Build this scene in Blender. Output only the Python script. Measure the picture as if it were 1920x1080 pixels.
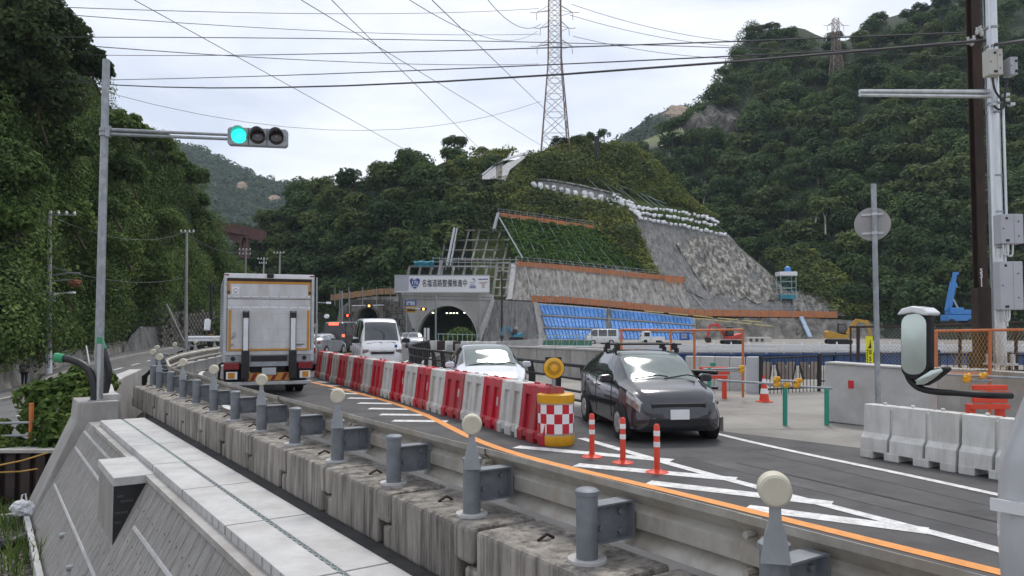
import bpy, bmesh, math, random
import numpy as np
from mathutils import Vector, Matrix
R = math.radians
rnd = random.Random(7)
rs = np.random.RandomState(11)
for o in list(bpy.data.objects):
    bpy.data.objects.remove(o)
sc = bpy.context.scene
col = sc.collection

# ------------------------------------------------------------------ camera, sky, sun, exposure
F, CX, CY, H = 1440.0, 960.0, 540.0, 2.05
PITCH = math.atan(65 / F)
cd = bpy.data.cameras.new('camera')
cam = bpy.data.objects.new('camera', cd)
col.objects.link(cam)
cam.location = (0, 0, H)
cam.rotation_euler = (math.pi / 2 + PITCH, 0, 0)
cd.sensor_width = 36
cd.lens = 27
cd.clip_start = 0.05
cd.clip_end = 6000
sc.camera = cam

SUN_EL, SUN_AZ = 58, 12
w = bpy.data.worlds.new("World")
sc.world = w
w.use_nodes = True
nt_ = w.node_tree
nt_.nodes.clear()
def wn(t, **k):
    n = nt_.nodes.new(t)
    for a, b in k.items():
        setattr(n, a, b)
    return n
sky = wn('ShaderNodeTexSky', sky_type='NISHITA', sun_disc=False)
sky.sun_elevation = R(SUN_EL)
sky.sun_rotation = R(SUN_AZ)
bg1 = wn('ShaderNodeBackground')
bg1.inputs['Strength'].default_value = 0.10
bg2 = wn('ShaderNodeBackground')
bg2.inputs['Strength'].default_value = 0.92
mx = wn('ShaderNodeMixShader')
mx.inputs[0].default_value = 0.88
wo = wn('ShaderNodeOutputWorld')
tc = wn('ShaderNodeTexCoord')
mp = wn('ShaderNodeMapping')
mp.inputs['Scale'].default_value = (1.2, 1.2, 4.5)
ns = wn('ShaderNodeTexNoise')
ns.inputs['Scale'].default_value = 1.7
ns.inputs['Detail'].default_value = 5
ns.inputs['Roughness'].default_value = 0.55
ns.inputs['Distortion'].default_value = 0.3
rp = wn('ShaderNodeValToRGB')
rp.color_ramp.elements[0].position = 0.38
rp.color_ramp.elements[0].color = (0.56, 0.60, 0.70, 1)
rp.color_ramp.elements[1].position = 0.62
rp.color_ramp.elements[1].color = (0.86, 0.865, 0.90, 1)
L_ = nt_.links.new
L_(tc.outputs['Generated'], mp.inputs[0])
L_(mp.outputs[0], ns.inputs['Vector'])
L_(ns.outputs[0], rp.inputs[0])
L_(rp.outputs[0], bg2.inputs[0])
L_(sky.outputs[0], bg1.inputs[0])
L_(bg1.outputs[0], mx.inputs[1])
L_(bg2.outputs[0], mx.inputs[2])
L_(mx.outputs[0], wo.inputs['Surface'])

sl = bpy.data.lights.new('sun', 'SUN')
sl.energy = 1.5
sl.angle = R(14)
sl.color = (1.0, 0.96, 0.90)
so = bpy.data.objects.new('sun', sl)
col.objects.link(so)
# the bright part of the cloud lies ahead and a little to the right
sd = Vector((math.sin(R(SUN_AZ)) * math.cos(R(SUN_EL)), math.cos(R(SUN_AZ)) * math.cos(R(SUN_EL)), math.sin(R(SUN_EL))))
so.rotation_euler = sd.to_track_quat('Z', 'Y').to_euler()
sc.view_settings.view_transform = 'Standard'
sc.view_settings.look = 'None'
sc.view_settings.exposure = 0.56
sc.view_settings.gamma = 1
sc.view_settings.use_curve_mapping = False
sc.cycles.max_bounces = 6
sc.cycles.transparent_max_bounces = 8
sc.cycles.volume_bounces = 1
sc.cycles.use_denoising = True

# ------------------------------------------------------------------ geometry helpers
cP, sP = math.cos(PITCH), math.sin(PITCH)
def ray(px, py):
    a, b = (px - CX) / F, (CY - py) / F
    return Vector((a, cP - b * sP, sP + b * cP))
def at(px, py, Y):
    d = ray(px, py)
    return Vector((0, 0, H)) + d * (Y / d.y)
def gz(px, py, z):
    d = ray(px, py)
    return Vector((0, 0, H)) + d * ((z - H) / d.z)
NV, TV = Vector((.824, .566, 0)), Vector((-.566, .824, 0))   # across / along the near road
NANG = math.atan2(NV.y, NV.x)
TANG = math.atan2(TV.y, TV.x)
def nt(n, t, z=0):
    v = NV * n + TV * t
    return Vector((v.x, v.y, z))

class MB:
    def __init__(s):
        s.v, s.f, s.m = [], [], []
    def add(s, vs, fs, mi=0):
        b = len(s.v)
        s.v += [tuple(v) for v in vs]
        s.f += [tuple(b + i for i in f) for f in fs]
        s.m += [mi] * len(fs)
        return s
    def box(s, c, d, mi=0, rz=0, M=None):
        hx, hy, hz = d[0] / 2, d[1] / 2, d[2] / 2
        vs = [Vector((x, y, z)) for x in (-hx, hx) for y in (-hy, hy) for z in (-hz, hz)]
        if M is None:
            M = Matrix.Translation(c) @ Matrix.Rotation(rz, 4, 'Z')
        else:
            M = Matrix.Translation(c) @ M
        return s.add([M @ v for v in vs], [(0, 1, 3, 2), (4, 6, 7, 5), (0, 4, 5, 1), (2, 3, 7, 6), (0, 2, 6, 4), (1, 5, 7, 3)], mi)
    def bb(s, a, b, mi=0):
        return s.box([(a[i] + b[i]) / 2 for i in range(3)], [abs(b[i] - a[i]) for i in range(3)], mi)
    def beam(s, a, b, wd, ht, mi=0):
        a, b = Vector(a), Vector(b)
        d = b - a
        q = d.to_track_quat('X', 'Z').to_matrix().to_4x4()
        return s.box((a + b) / 2, (d.length, wd, ht), mi, M=q)
    def tube(s, pts, r, n=8, mi=0, cap=True):
        pts = [Vector(p) for p in pts]
        vs, fs = [], []
        up = None
        for i, p in enumerate(pts):
            d = (pts[min(i + 1, len(pts) - 1)] - pts[max(i - 1, 0)]).normalized()
            if up is None:
                up = Vector((0, 0, 1)) if abs(d.z) < .9 else Vector((1, 0, 0))
            x = d.cross(up).normalized()
            up = x.cross(d).normalized()
            rr = r[i] if isinstance(r, (list, tuple)) else r
            for k in range(n):
                a = 2 * math.pi * k / n
                vs.append(p + x * (rr * math.cos(a)) + up * (rr * math.sin(a)))
        for i in range(len(pts) - 1):
            for k in range(n):
                k2 = (k + 1) % n
                fs.append((i * n + k, i * n + k2, (i + 1) * n + k2, (i + 1) * n + k))
        if cap:
            fs.append(tuple(range(n - 1, -1, -1)))
            fs.append(tuple((len(pts) - 1) * n + k for k in range(n)))
        return s.add(vs, fs, mi)
    def lathe(s, prof, c=(0, 0, 0), n=16, M=None, mi=0):
        M = Matrix.Translation(c) @ (M or Matrix.Identity(4))
        vs, fs = [], []
        for (r, z) in prof:
            for k in range(n):
                a = 2 * math.pi * k / n
                vs.append(M @ Vector((r * math.cos(a), r * math.sin(a), z)))
        for i in range(len(prof) - 1):
            for k in range(n):
                k2 = (k + 1) % n
                fs.append((i * n + k, i * n + k2, (i + 1) * n + k2, (i + 1) * n + k))
        fs.append(tuple(range(n - 1, -1, -1)))
        fs.append(tuple((len(prof) - 1) * n + k for k in range(n)))
        return s.add(vs, fs, mi)
    def prism(s, poly, f, w0, w1, mi=0):
        n = len(poly)
        vs = [f(u, v, w0) for u, v in poly] + [f(u, v, w1) for u, v in poly]
        fs = [tuple(range(n - 1, -1, -1)), tuple(range(n, 2 * n))] + [(i, (i + 1) % n, n + (i + 1) % n, n + i) for i in range(n)]
        return s.add(vs, fs, mi)
    def sheet(s, rows, mi=0):
        n = len(rows[0])
        vs = [p for r in rows for p in r]
        fs = [(i * n + j, i * n + j + 1, (i + 1) * n + j + 1, (i + 1) * n + j) for i in range(len(rows) - 1) for j in range(n - 1)]
        return s.add(vs, fs, mi)
    def build(s, name, mats, parent=None, smooth=None, world=False, bevel=0):
        me = bpy.data.meshes.new(name)
        vs = s.v
        if world and parent is not None:
            o_ = wloc(parent)
            vs = [(v[0] - o_.x, v[1] - o_.y, v[2] - o_.z) for v in vs]
        me.from_pydata(vs, [], s.f)
        if not isinstance(mats, (list, tuple)):
            mats = [mats]
        for m in mats:
            me.materials.append(m)
        if len(mats) > 1:
            me.polygons.foreach_set('material_index', s.m)
        bm = bmesh.new()
        bm.from_mesh(me)
        bmesh.ops.recalc_face_normals(bm, faces=bm.faces)
        bm.to_mesh(me)
        bm.free()
        if smooth:
            me.polygons.foreach_set('use_smooth', [True] * len(me.polygons))
            me.set_sharp_from_angle(angle=R(smooth))
        me.update()
        o = bpy.data.objects.new(name, me)
        col.objects.link(o)
        if parent is not None:
            o.parent = parent
        if bevel:
            b = o.modifiers.new('bevel', 'BEVEL')
            b.width = bevel
            b.segments = 2
            b.limit_method = 'ANGLE'
            b.angle_limit = R(40)
        return o

def wloc(o):
    v = Vector((0, 0, 0))
    while o is not None:
        v = v + o.location
        o = o.parent
    return v
def tag(o, label=None, cat=None, group=None, kind=None):
    if label: o['label'] = label
    if cat: o['category'] = cat
    if group: o['group'] = group
    if kind: o['kind'] = kind
    return o
def thing(name, label, cat, loc=(0, 0, 0), rz=0, group=None):
    o = bpy.data.objects.new(name, None)
    col.objects.link(o)
    o.empty_display_size = .2
    o.location = loc
    o.rotation_euler = (0, 0, rz)
    return tag(o, label, cat, group)
def struct(mb, name, m, label=None, smooth=None):
    o = mb.build(name, m, smooth=smooth)
    o['kind'] = 'structure'
    if label: o['label'] = label
    return o
def dup(root, loc, rz=None, label=None, group=None, scale=None):
    def cp(o, p):
        c = o.copy()
        col.objects.link(c)
        c.parent = p
        for ch in kids.get(o.name, []):
            cp(ch, c)
        return c
    kids = {}
    stack = [root]
    while stack:
        o = stack.pop()
        kids[o.name] = list(o.children)
        stack += kids[o.name]
    r = cp(root, None)
    r.location = loc
    if rz is not None: r.rotation_euler = (0, 0, rz)
    if scale is not None: r.scale = scale
    if label: r['label'] = label
    if group: r['group'] = group
    return r
ORD = ['nearest', 'second', 'third', 'fourth', 'fifth', 'sixth', 'seventh', 'eighth', 'ninth', 'tenth', 'eleventh', 'twelfth', 'thirteenth', 'fourteenth', 'fifteenth',
       'sixteenth', 'seventeenth', 'eighteenth', 'nineteenth', 'twentieth', 'twenty-first', 'twenty-second', 'twenty-third', 'twenty-fourth']
def quads(name, P4, m, parent=None, kind=None, label=None):
    """a mesh of free quads from an N x 4 x 3 array"""
    n = len(P4)
    me = bpy.data.meshes.new(name)
    me.vertices.add(4 * n)
    me.vertices.foreach_set('co', np.asarray(P4, dtype=np.float32).ravel())
    me.loops.add(4 * n)
    me.loops.foreach_set('vertex_index', np.arange(4 * n, dtype=np.int32))
    me.polygons.add(n)
    me.polygons.foreach_set('loop_start', np.arange(0, 4 * n, 4, dtype=np.int32))
    me.update(calc_edges=True)
    me.materials.append(m)
    o = bpy.data.objects.new(name, me)
    col.objects.link(o)
    if parent is not None: o.parent = parent
    if kind: o['kind'] = kind
    if label: o['label'] = label
    return o
def leaf_quads(C, N, S, asp=.62, rng=rs):
    """rhombic leaves: centres C, facing N, length S"""
    n = len(C)
    N = N / (np.linalg.norm(N, axis=1, keepdims=True) + 1e-9)
    T = rng.normal(size=(n, 3))
    T -= (T * N).sum(1, keepdims=True) * N
    T /= np.linalg.norm(T, axis=1, keepdims=True) + 1e-9
    B = np.cross(N, T)
    S = np.asarray(S).reshape(-1, 1)
    P = np.empty((n, 4, 3))
    P[:, 0] = C - T * S * .5
    P[:, 1] = C + B * S * asp * .5 - T * S * .08 + N * S * .08
    P[:, 2] = C + T * S * .5
    P[:, 3] = C - B * S * asp * .5 - T * S * .08 + N * S * .08
    return P
def dome_leaves(centres, radii, count, size, up=.35, rng=rs, squash=.8, jit=.5):
    """leaves on the outer shells of many round clumps"""
    k = len(centres)
    idx = rng.choice(k, count, p=(radii ** 2) / (radii ** 2).sum())
    D = rng.normal(size=(count, 3))
    D[:, 2] += up
    D /= np.linalg.norm(D, axis=1, keepdims=True)
    rr = radii[idx][:, None] * (0.72 + .36 * rng.rand(count, 1))
    C = centres[idx] + D * rr * np.array([1, 1, squash])
    N = D + rng.normal(size=(count, 3)) * jit + np.array([0, 0, .35])
    return leaf_quads(C, N, size * (.6 + .8 * rng.rand(count)), rng=rng)

# ------------------------------------------------------------------ materials
def mat(name, c, rough=.7, metal=0, var=.25, scale=3., c2=None, bump=0., bscale=30., stretch=(1, 1, 1), emit=None, spec=.5, coat=0, rand=0., detail=6, dirt=None, dirts=1.0, dstr=(1, 1, .15)):
    m = bpy.data.materials.new(name)
    m.use_nodes = True
    T = m.node_tree
    b = T.nodes['Principled BSDF']
    lk = T.links.new
    b.inputs['Roughness'].default_value = rough
    b.inputs['Metallic'].default_value = metal
    b.inputs['Specular IOR Level'].default_value = spec
    if coat:
        b.inputs['Coat Weight'].default_value = coat
        b.inputs['Coat Roughness'].default_value = .05
    if emit:
        b.inputs['Emission Color'].default_value = (*emit[0], 1)
        b.inputs['Emission Strength'].default_value = emit[1]
    tcn = T.nodes.new('ShaderNodeTexCoord')
    oi = T.nodes.new('ShaderNodeObjectInfo')
    ad = T.nodes.new('ShaderNodeVectorMath')
    ad.operation = 'MULTIPLY_ADD'
    cb = T.nodes.new('ShaderNodeCombineXYZ')
    for i in range(3):
        lk(oi.outputs['Random'], cb.inputs[i])
    ad.inputs[1].default_value = (37, 53, 71)
    lk(cb.outputs[0], ad.inputs[0])
    lk(tcn.outputs['Object'], ad.inputs[2])
    mpn = T.nodes.new('ShaderNodeMapping')
    mpn.inputs['Scale'].default_value = stretch
    lk(ad.outputs[0], mpn.inputs[0])
    nz = T.nodes.new('ShaderNodeTexNoise')
    nz.inputs['Scale'].default_value = scale
    nz.inputs['Detail'].default_value = detail
    nz.inputs['Roughness'].default_value = .62
    lk(mpn.outputs[0], nz.inputs['Vector'])
    r = T.nodes.new('ShaderNodeValToRGB')
    r.color_ramp.elements[0].position = .33
    r.color_ramp.elements[1].position = .68
    lo = c2 if c2 else tuple(x * (1 - var) for x in c)
    hi = c if c2 else tuple(min(1, x * (1 + var * .6)) for x in c)
    r.color_ramp.elements[0].color = (*lo, 1)
    r.color_ramp.elements[1].color = (*hi, 1)
    lk(nz.outputs[0], r.inputs[0])
    out = r.outputs[0]
    if dirt:
        m2 = T.nodes.new('ShaderNodeMapping')
        m2.inputs['Scale'].default_value = dstr
        lk(ad.outputs[0], m2.inputs[0])
        n2 = T.nodes.new('ShaderNodeTexNoise')
        n2.inputs['Scale'].default_value = dirts
        n2.inputs['Detail'].default_value = 7
        n2.inputs['Roughness'].default_value = .7
        lk(m2.outputs[0], n2.inputs['Vector'])
        r2 = T.nodes.new('ShaderNodeValToRGB')
        r2.color_ramp.elements[0].position = .45
        r2.color_ramp.elements[1].position = .62
        r2.color_ramp.elements[0].color = (0, 0, 0, 1)
        r2.color_ramp.elements[1].color = (.85, .85, .85, 1)
        lk(n2.outputs[0], r2.inputs[0])
        mm = T.nodes.new('ShaderNodeMix')
        mm.data_type = 'RGBA'
        lk(r2.outputs[0], mm.inputs['Factor'])
        lk(out, mm.inputs['A'])
        mm.inputs['B'].default_value = (*dirt, 1)
        out = mm.outputs['Result']
    if rand:
        hs = T.nodes.new('ShaderNodeHueSaturation')
        mr = T.nodes.new('ShaderNodeMapRange')
        mr.inputs['To Min'].default_value = 1 - rand
        mr.inputs['To Max'].default_value = 1 + rand
        lk(oi.outputs['Random'], mr.inputs['Value'])
        lk(mr.outputs[0], hs.inputs['Value'])
        lk(out, hs.inputs['Color'])
        out = hs.outputs[0]
    lk(out, b.inputs['Base Color'])
    if bump:
        nb = T.nodes.new('ShaderNodeTexNoise')
        nb.inputs['Scale'].default_value = bscale
        nb.inputs['Detail'].default_value = 5
        lk(mpn.outputs[0], nb.inputs['Vector'])
        bp = T.nodes.new('ShaderNodeBump')
        bp.inputs['Strength'].default_value = bump
        bp.inputs['Distance'].default_value = 1.2 / bscale
        lk(nb.outputs[0], bp.inputs['Height'])
        lk(bp.outputs[0], b.inputs['Normal'])
    return m
def leafmat(name, a, bcol, rand=.3, trans=.3, wscale=.12):
    m = bpy.data.materials.new(name)
    m.use_nodes = True
    T = m.node_tree
    lk = T.links.new
    b = T.nodes['Principled BSDF']
    b.inputs['Roughness'].default_value = .75
    b.inputs['Specular IOR Level'].default_value = .12
    ge = T.nodes.new('ShaderNodeNewGeometry')
    oi = T.nodes.new('ShaderNodeObjectInfo')
    nz = T.nodes.new('ShaderNodeTexNoise')
    nz.inputs['Scale'].default_value = wscale
    nz.inputs['Detail'].default_value = 4
    lk(ge.outputs['Position'], nz.inputs['Vector'])
    m1 = T.nodes.new('ShaderNodeMath'); m1.operation = 'MULTIPLY_ADD'
    m1.inputs[1].default_value = .55; m1.inputs[2].default_value = -.28
    lk(oi.outputs['Random'], m1.inputs[0])
    m2 = T.nodes.new('ShaderNodeMath'); m2.operation = 'MULTIPLY_ADD'
    m2.inputs[1].default_value = 1.9; m2.inputs[2].default_value = -.45
    lk(nz.outputs[0], m2.inputs[0])
    m3 = T.nodes.new('ShaderNodeMath'); m3.operation = 'ADD'; m3.use_clamp = True
    lk(m1.outputs[0], m3.inputs[0]); lk(m2.outputs[0], m3.inputs[1])
    mm = T.nodes.new('ShaderNodeMix'); mm.data_type = 'RGBA'
    mm.inputs['A'].default_value = (*a, 1); mm.inputs['B'].default_value = (*bcol, 1)
    lk(m3.outputs[0], mm.inputs['Factor'])
    hs = T.nodes.new('ShaderNodeHueSaturation')
    mr = T.nodes.new('ShaderNodeMapRange')
    mr.inputs['To Min'].default_value = 1 - rand; mr.inputs['To Max'].default_value = 1 + rand * 1.2
    lk(ge.outputs['Random Per Island'], mr.inputs['Value'])
    lk(mr.outputs[0], hs.inputs['Value'])
    lk(mm.outputs['Result'], hs.inputs['Color'])
    lk(hs.outputs[0], b.inputs['Base Color'])
    tr = T.nodes.new('ShaderNodeBsdfTranslucent')
    lk(hs.outputs[0], tr.inputs['Color'])
    ms = T.nodes.new('ShaderNodeMixShader')
    ms.inputs[0].default_value = trans
    lk(b.outputs[0], ms.inputs[1]); lk(tr.outputs[0], ms.inputs[2])
    lk(ms.outputs[0], T.nodes['Material Output'].inputs['Surface'])
    return m
def glassmat(name, tint=(.05, .06, .06), rough=.03, spec=.8):
    return mat(name, tint, rough, 0, var=.1, spec=spec, coat=.6)

M = {}
M['asphalt'] = mat('asphalt', (.072, .071, .073), .88, var=.35, scale=1.3, bump=.4, bscale=90, dirt=(.092, .088, .085), dirts=.7, dstr=(1, 1, 1))
M['asphalt_old'] = mat('asphalt_old', (.13, .128, .125), .9, var=.25, scale=.8, bump=.25, bscale=60)
M['asphalt_worn'] = mat('asphalt_worn', (.083, .082, .083), .8, var=.35, scale=1.6, bump=.3, bscale=90, dirt=(.060, .059, .062), dirts=1.2, dstr=(1, 1, 1))
M['asphalt_dark'] = mat('asphalt_dark', (.05, .048, .047), .92, var=.35, scale=3, bump=.5, bscale=60)
M['white_line'] = mat('white_line', (.70, .70, .69), .7, var=.12, scale=7, dirt=(.42, .41, .40), dirts=9, dstr=(1, 1, 1))
M['orange_line'] = mat('orange_line', (.72, .29, .07), .7, var=.15, scale=7)
M['concrete_new'] = mat('concrete_new', (.50, .495, .485), .85, var=.14, scale=2, bump=.15, bscale=60, dirt=(.40, .39, .375), dirts=1.5, dstr=(1, 1, 1))
M['concrete'] = mat('concrete', (.39, .38, .36), .88, var=.18, scale=2, bump=.2, bscale=50, dirt=(.27, .25, .23), dirts=1.2)
M['concrete_wall'] = mat('concrete_wall', (.30, .29, .275), .88, var=.16, scale=3, bump=.2, bscale=40, dirt=(.225, .205, .18), dirts=2.2, dstr=(2.2, 2.2, .35), stretch=(2, 2, .5))
M['concrete_stained'] = mat('concrete_stained', (.32, .292, .255), .92, var=.35, scale=4, bump=.45, bscale=35, dirt=(.062, .055, .050), dirts=4.0, dstr=(2.2, 2.2, .16), stretch=(1.6, 1.6, .3), rand=.12)
M['concrete_rough'] = mat('concrete_rough', (.28, .262, .232), .92, var=.5, scale=.5, bump=.5, bscale=2, dirt=(.13, .122, .107), dirts=.45, dstr=(1, 1, .5))
M['shotcrete'] = mat('shotcrete', (.15, .138, .115), .95, var=.5, scale=.45, bump=.7, bscale=1.6, dirt=(.52, .50, .46), dirts=1.0, dstr=(1.6, 1, .11), stretch=(2, 1, .4))
M['shotcrete_dark'] = mat('shotcrete_dark', (.175, .172, .165), .95, var=.4, scale=.6, bump=.6, bscale=1.2, dirt=(.27, .265, .25), dirts=.7, dstr=(2.4, 1, .08), stretch=(2, 1, .2))
M['shotcrete_brown'] = mat('shotcrete_brown', (.26, .242, .21), .95, var=.55, scale=.8, bump=.35, bscale=2.5, dirt=(.44, .42, .385), dirts=.6, dstr=(2.6, 1, .07), stretch=(2.2, 1, .16))
M['galv'] = mat('galv', (.36, .38, .40), .5, .55, var=.22, scale=6, bump=.06, bscale=50, dirt=(.26, .275, .29), dirts=10, dstr=(1, 1, .5))
M['galv_bright'] = mat('galv_bright', (.58, .60, .61), .33, .8, var=.18, scale=5, stretch=(1, 1, .2))
M['rail'] = mat('rail', (.44, .42, .38), .55, .35, var=.2, scale=4, dirt=(.33, .285, .23), dirts=2.5, dstr=(1, 1, .6))
M['bracket'] = mat('bracket', (.20, .215, .235), .6, .35, var=.2, scale=8)
M['steel_grey'] = mat('steel_grey', (.33, .35, .37), .55, .3, var=.15, scale=5)
M['cream'] = mat('cream', (.56, .52, .41), .6, var=.1, scale=9)
M['black_metal'] = mat('black_metal', (.022, .021, .022), .5, .2, var=.3, scale=6)
M['brown_steel'] = mat('brown_steel', (.042, .027, .022), .7, .2, var=.35, scale=3, dirt=(.065, .04, .03), dirts=3)
M['rust_bridge'] = mat('rust_bridge', (.10, .052, .045), .8, var=.3, scale=1)
M['black'] = mat('black', (.012, .012, .013), .6, var=.2)
M['rubber'] = mat('rubber', (.022, .022, .022), .9, var=.25, scale=9)
M['hose'] = mat('hose', (.02, .02, .022), .45, var=.2)
M['white_paint'] = mat('white_paint', (.74, .745, .75), .28, var=.05, scale=2, coat=.6)
M['pearl_paint'] = mat('pearl_paint', (.70, .715, .76), .22, .1, var=.05, scale=2, coat=.8)
M['black_paint'] = mat('black_paint', (.035, .034, .042), .2, .35, var=.1, coat=1.0)
M['silver_paint'] = mat('silver_paint', (.42, .44, .47), .3, .6, var=.05, coat=.6)
M['dark_paint'] = mat('dark_paint', (.025, .025, .03), .3, .2, var=.1, coat=.6)
M['truck_white'] = mat('truck_white', (.60, .60, .615), .5, .05, var=.10, scale=2, dirt=(.47, .46, .44), dirts=2.2, dstr=(1, 1, .3))
M['alu'] = mat('alu', (.50, .505, .515), .4, .6, var=.15, scale=5)
M['alu_white'] = mat('alu_white', (.74, .75, .77), .45, .05, var=.08, scale=5)
M['orange_tape'] = mat('orange_tape', (.52, .25, .035), .6, var=.15, scale=8)
M['red_lens'] = mat('red_lens', (.22, .012, .018), .2, var=.2, coat=.8)
M['amber_lens'] = mat('amber_lens', (.62, .25, .02), .25, var=.2, coat=.6)
M['glass'] = glassmat('glass', (.03, .035, .037))
M['glass_light'] = mat('glass_light', (.20, .235, .225), .08, 0, var=.25, scale=1.2, spec=.45)
M['lamp_glass'] = mat('lamp_glass', (.36, .35, .34), .1, .5, var=.4, scale=9, coat=1)
M['chrome'] = mat('chrome', (.62, .63, .64), .12, 1., var=.08)
M['mirror_glass'] = mat('mirror_glass', (.60, .68, .64), .15, .6, var=.1)
M['red_plastic'] = mat('red_plastic', (.50, .012, .035), .42, var=.16, scale=4, rand=.12, dirt=(.36, .10, .09), dirts=3)
M['white_plastic'] = mat('white_plastic', (.60, .60, .575), .45, var=.12, scale=4, rand=.06, dirt=(.44, .42, .38), dirts=3)
M['yellow_plastic'] = mat('yellow_plastic', (.72, .36, .015), .45, var=.12, scale=5)
M['yellow_lens'] = mat('yellow_lens', (.80, .42, .015), .3, var=.06, scale=4, coat=.5)
M['yellow_lens_dark'] = mat('yellow_lens_dark', (.50, .25, .012), .35, var=.4, scale=60)
M['sign_red'] = mat('sign_red', (.55, .015, .03), .4, var=.08)
M['sign_white'] = mat('sign_white', (.82, .82, .83), .45, var=.05)
M['sign_grey'] = mat('sign_grey', (.45, .47, .50), .45, var=.08)
M['sign_blue'] = mat('sign_blue', (.03, .085, .30), .45, var=.08)
M['sign_green'] = mat('sign_green', (.03, .28, .20), .45, var=.08)
M['sign_back'] = mat('sign_back', (.34, .33, .32), .5, .4, var=.12)
M['sign_yellow'] = mat('sign_yellow', (.78, .74, .01), .5, var=.05)
M['ink'] = mat('ink', (.02, .022, .035), .6, var=.1)
M['pink'] = mat('pink', (.58, .46, .45), .6, var=.1)
M['orange_pipe'] = mat('orange_pipe', (.58, .16, .045), .55, var=.2, scale=3, dirt=(.40, .15, .07), dirts=3)
M['orange_net'] = mat('orange_net', (.55, .20, .075), .8, var=.25, scale=1.2, dirt=(.40, .19, .10), dirts=.6, dstr=(1, 1, 1))
M['tan_board'] = mat('tan_board', (.42, .25, .13), .8, var=.25, scale=1.5)
M['pole_orange'] = mat('pole_orange', (.70, .06, .025), .45, var=.1)
M['blue_sheet'] = mat('blue_sheet', (.11, .32, .74), .55, var=.35, scale=1.1, rand=.14, bump=.6, bscale=3)
M['blue_girder'] = mat('blue_girder', (.028, .075, .20), .5, var=.2, scale=.5)
M['blue_machine'] = mat('blue_machine', (.05, .22, .55), .45, var=.12)
M['teal'] = mat('teal', (.03, .23, .33), .6, var=.3, scale=2)
M['green_net'] = mat('green_net', (.10, .24, .17), .8, var=.25, scale=1)
M['mint'] = mat('mint', (.38, .50, .46), .7, var=.2)
M['green_cap'] = mat('green_cap', (.035, .30, .14), .5, var=.15, scale=8)
M['machine_yellow'] = mat('machine_yellow', (.50, .27, .03), .55, var=.2)
M['machine_red'] = mat('machine_red', (.55, .06, .05), .5, var=.2)
M['sandbag'] = mat('sandbag', (.80, .81, .83), .8, var=.18, scale=1.5, rand=.1, bump=.5, bscale=4)
M['bag_white'] = mat('bag_white', (.66, .67, .69), .5, var=.15, scale=12, bump=.6, bscale=25)
M['gravel'] = mat('gravel', (.25, .225, .19), .95, var=.6, scale=14, bump=1., bscale=30)
M['soil'] = mat('soil', (.075, .062, .042), .95, var=.4, scale=.6, bump=.6, bscale=3)
M['yard'] = mat('yard', (.28, .265, .24), .95, var=.3, scale=.4, bump=.3, bscale=5)
M['undergrowth'] = mat('undergrowth', (.028, .046, .020), .95, var=.5, scale=.4, bump=.6, bscale=2)
M['grass_ground'] = mat('grass_ground', (.085, .115, .032), .95, var=.4, scale=.5, bump=.6, bscale=3)
M['terrace'] = mat('terrace', (.15, .17, .075), .95, var=.25, scale=.06, stretch=(1, 1, 6), bump=.4, bscale=.6)
M['rock'] = mat('rock', (.125, .116, .104), .95, var=.8, scale=.35, bump=1., bscale=.6, stretch=(1.6, 1, .35), dirt=(.03, .036, .022), dirts=.22, dstr=(1, 1, .6))
M['rock_tan'] = mat('rock_tan', (.30, .22, .15), .95, var=.4, scale=.1, bump=1., bscale=.2)
M['stone_wall'] = mat('stone_wall', (.155, .145, .125), .95, var=.45, scale=1.2, rand=.25, bump=.6, bscale=4)
M['bark'] = mat('bark', (.11, .085, .06), .95, var=.4, scale=4, stretch=(1, 1, .3), bump=.6, bscale=9)
M['pale_bark'] = mat('pale_bark', (.22, .20, .17), .9, var=.3, scale=2)
M['pylon'] = mat('pylon', (.27, .19, .165), .6, .2, var=.25, scale=.3)
M['pylon_grey'] = mat('pylon_grey', (.26, .24, .25), .6, .2, var=.25, scale=.3)
M['cable'] = mat('cable', (.05, .05, .055), .6, var=.1)
M['cable_grey'] = mat('cable_grey', (.20, .20, .22), .6, var=.1)
M['box_grey'] = mat('box_grey', (.42, .43, .46), .5, .1, var=.06, scale=2)
M['box_cream'] = mat('box_cream', (.52, .51, .46), .55, .1, var=.06, scale=2)
M['insulator'] = mat('insulator', (.68, .68, .66), .25, var=.08)
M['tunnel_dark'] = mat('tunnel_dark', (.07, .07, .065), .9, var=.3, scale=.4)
M['skin'] = mat('skin', (.36, .20, .13), .6, var=.1)
M['navy_cloth'] = mat('navy_cloth', (.018, .022, .045), .9, var=.25, scale=9)
M['grey_cloth'] = mat('grey_cloth', (.08, .082, .095), .9, var=.2, scale=9)
M['hair'] = mat('hair', (.012, .010, .009), .7, var=.2)
M['pale_yellow'] = mat('pale_yellow', (.62, .52, .22), .7, var=.15)
M['rope'] = mat('rope', (.45, .26, .06), .8, var=.2)
M['sheet_pile'] = mat('sheet_pile', (.045, .03, .026), .85, var=.3, scale=2)
M['zigzag'] = mat('zigzag', (.23, .30, .27), .6, .2, var=.2, scale=6)
M['formwork'] = mat('formwork', (.016, .016, .018), .5, var=.3, scale=4)
M['leaf_forest'] = leafmat('leaf_forest', (.024, .052, .021), (.100, .158, .050), .35)
M['leaf_forest_olive'] = leafmat('leaf_forest_olive', (.038, .062, .022), (.125, .165, .050), .35)
M['leaf_vine'] = leafmat('leaf_vine', (.036, .074, .021), (.150, .215, .060), .45, wscale=.2)
M['leaf_bush'] = leafmat('leaf_bush', (.058, .105, .022), (.15, .205, .05), .4, wscale=.8)
M['leaf_dark'] = leafmat('leaf_dark', (.024, .044, .017), (.075, .105, .036), .35)
M['leaf_slope'] = leafmat('leaf_slope', (.095, .130, .028), (.265, .285, .072), .35, wscale=.1)
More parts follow.
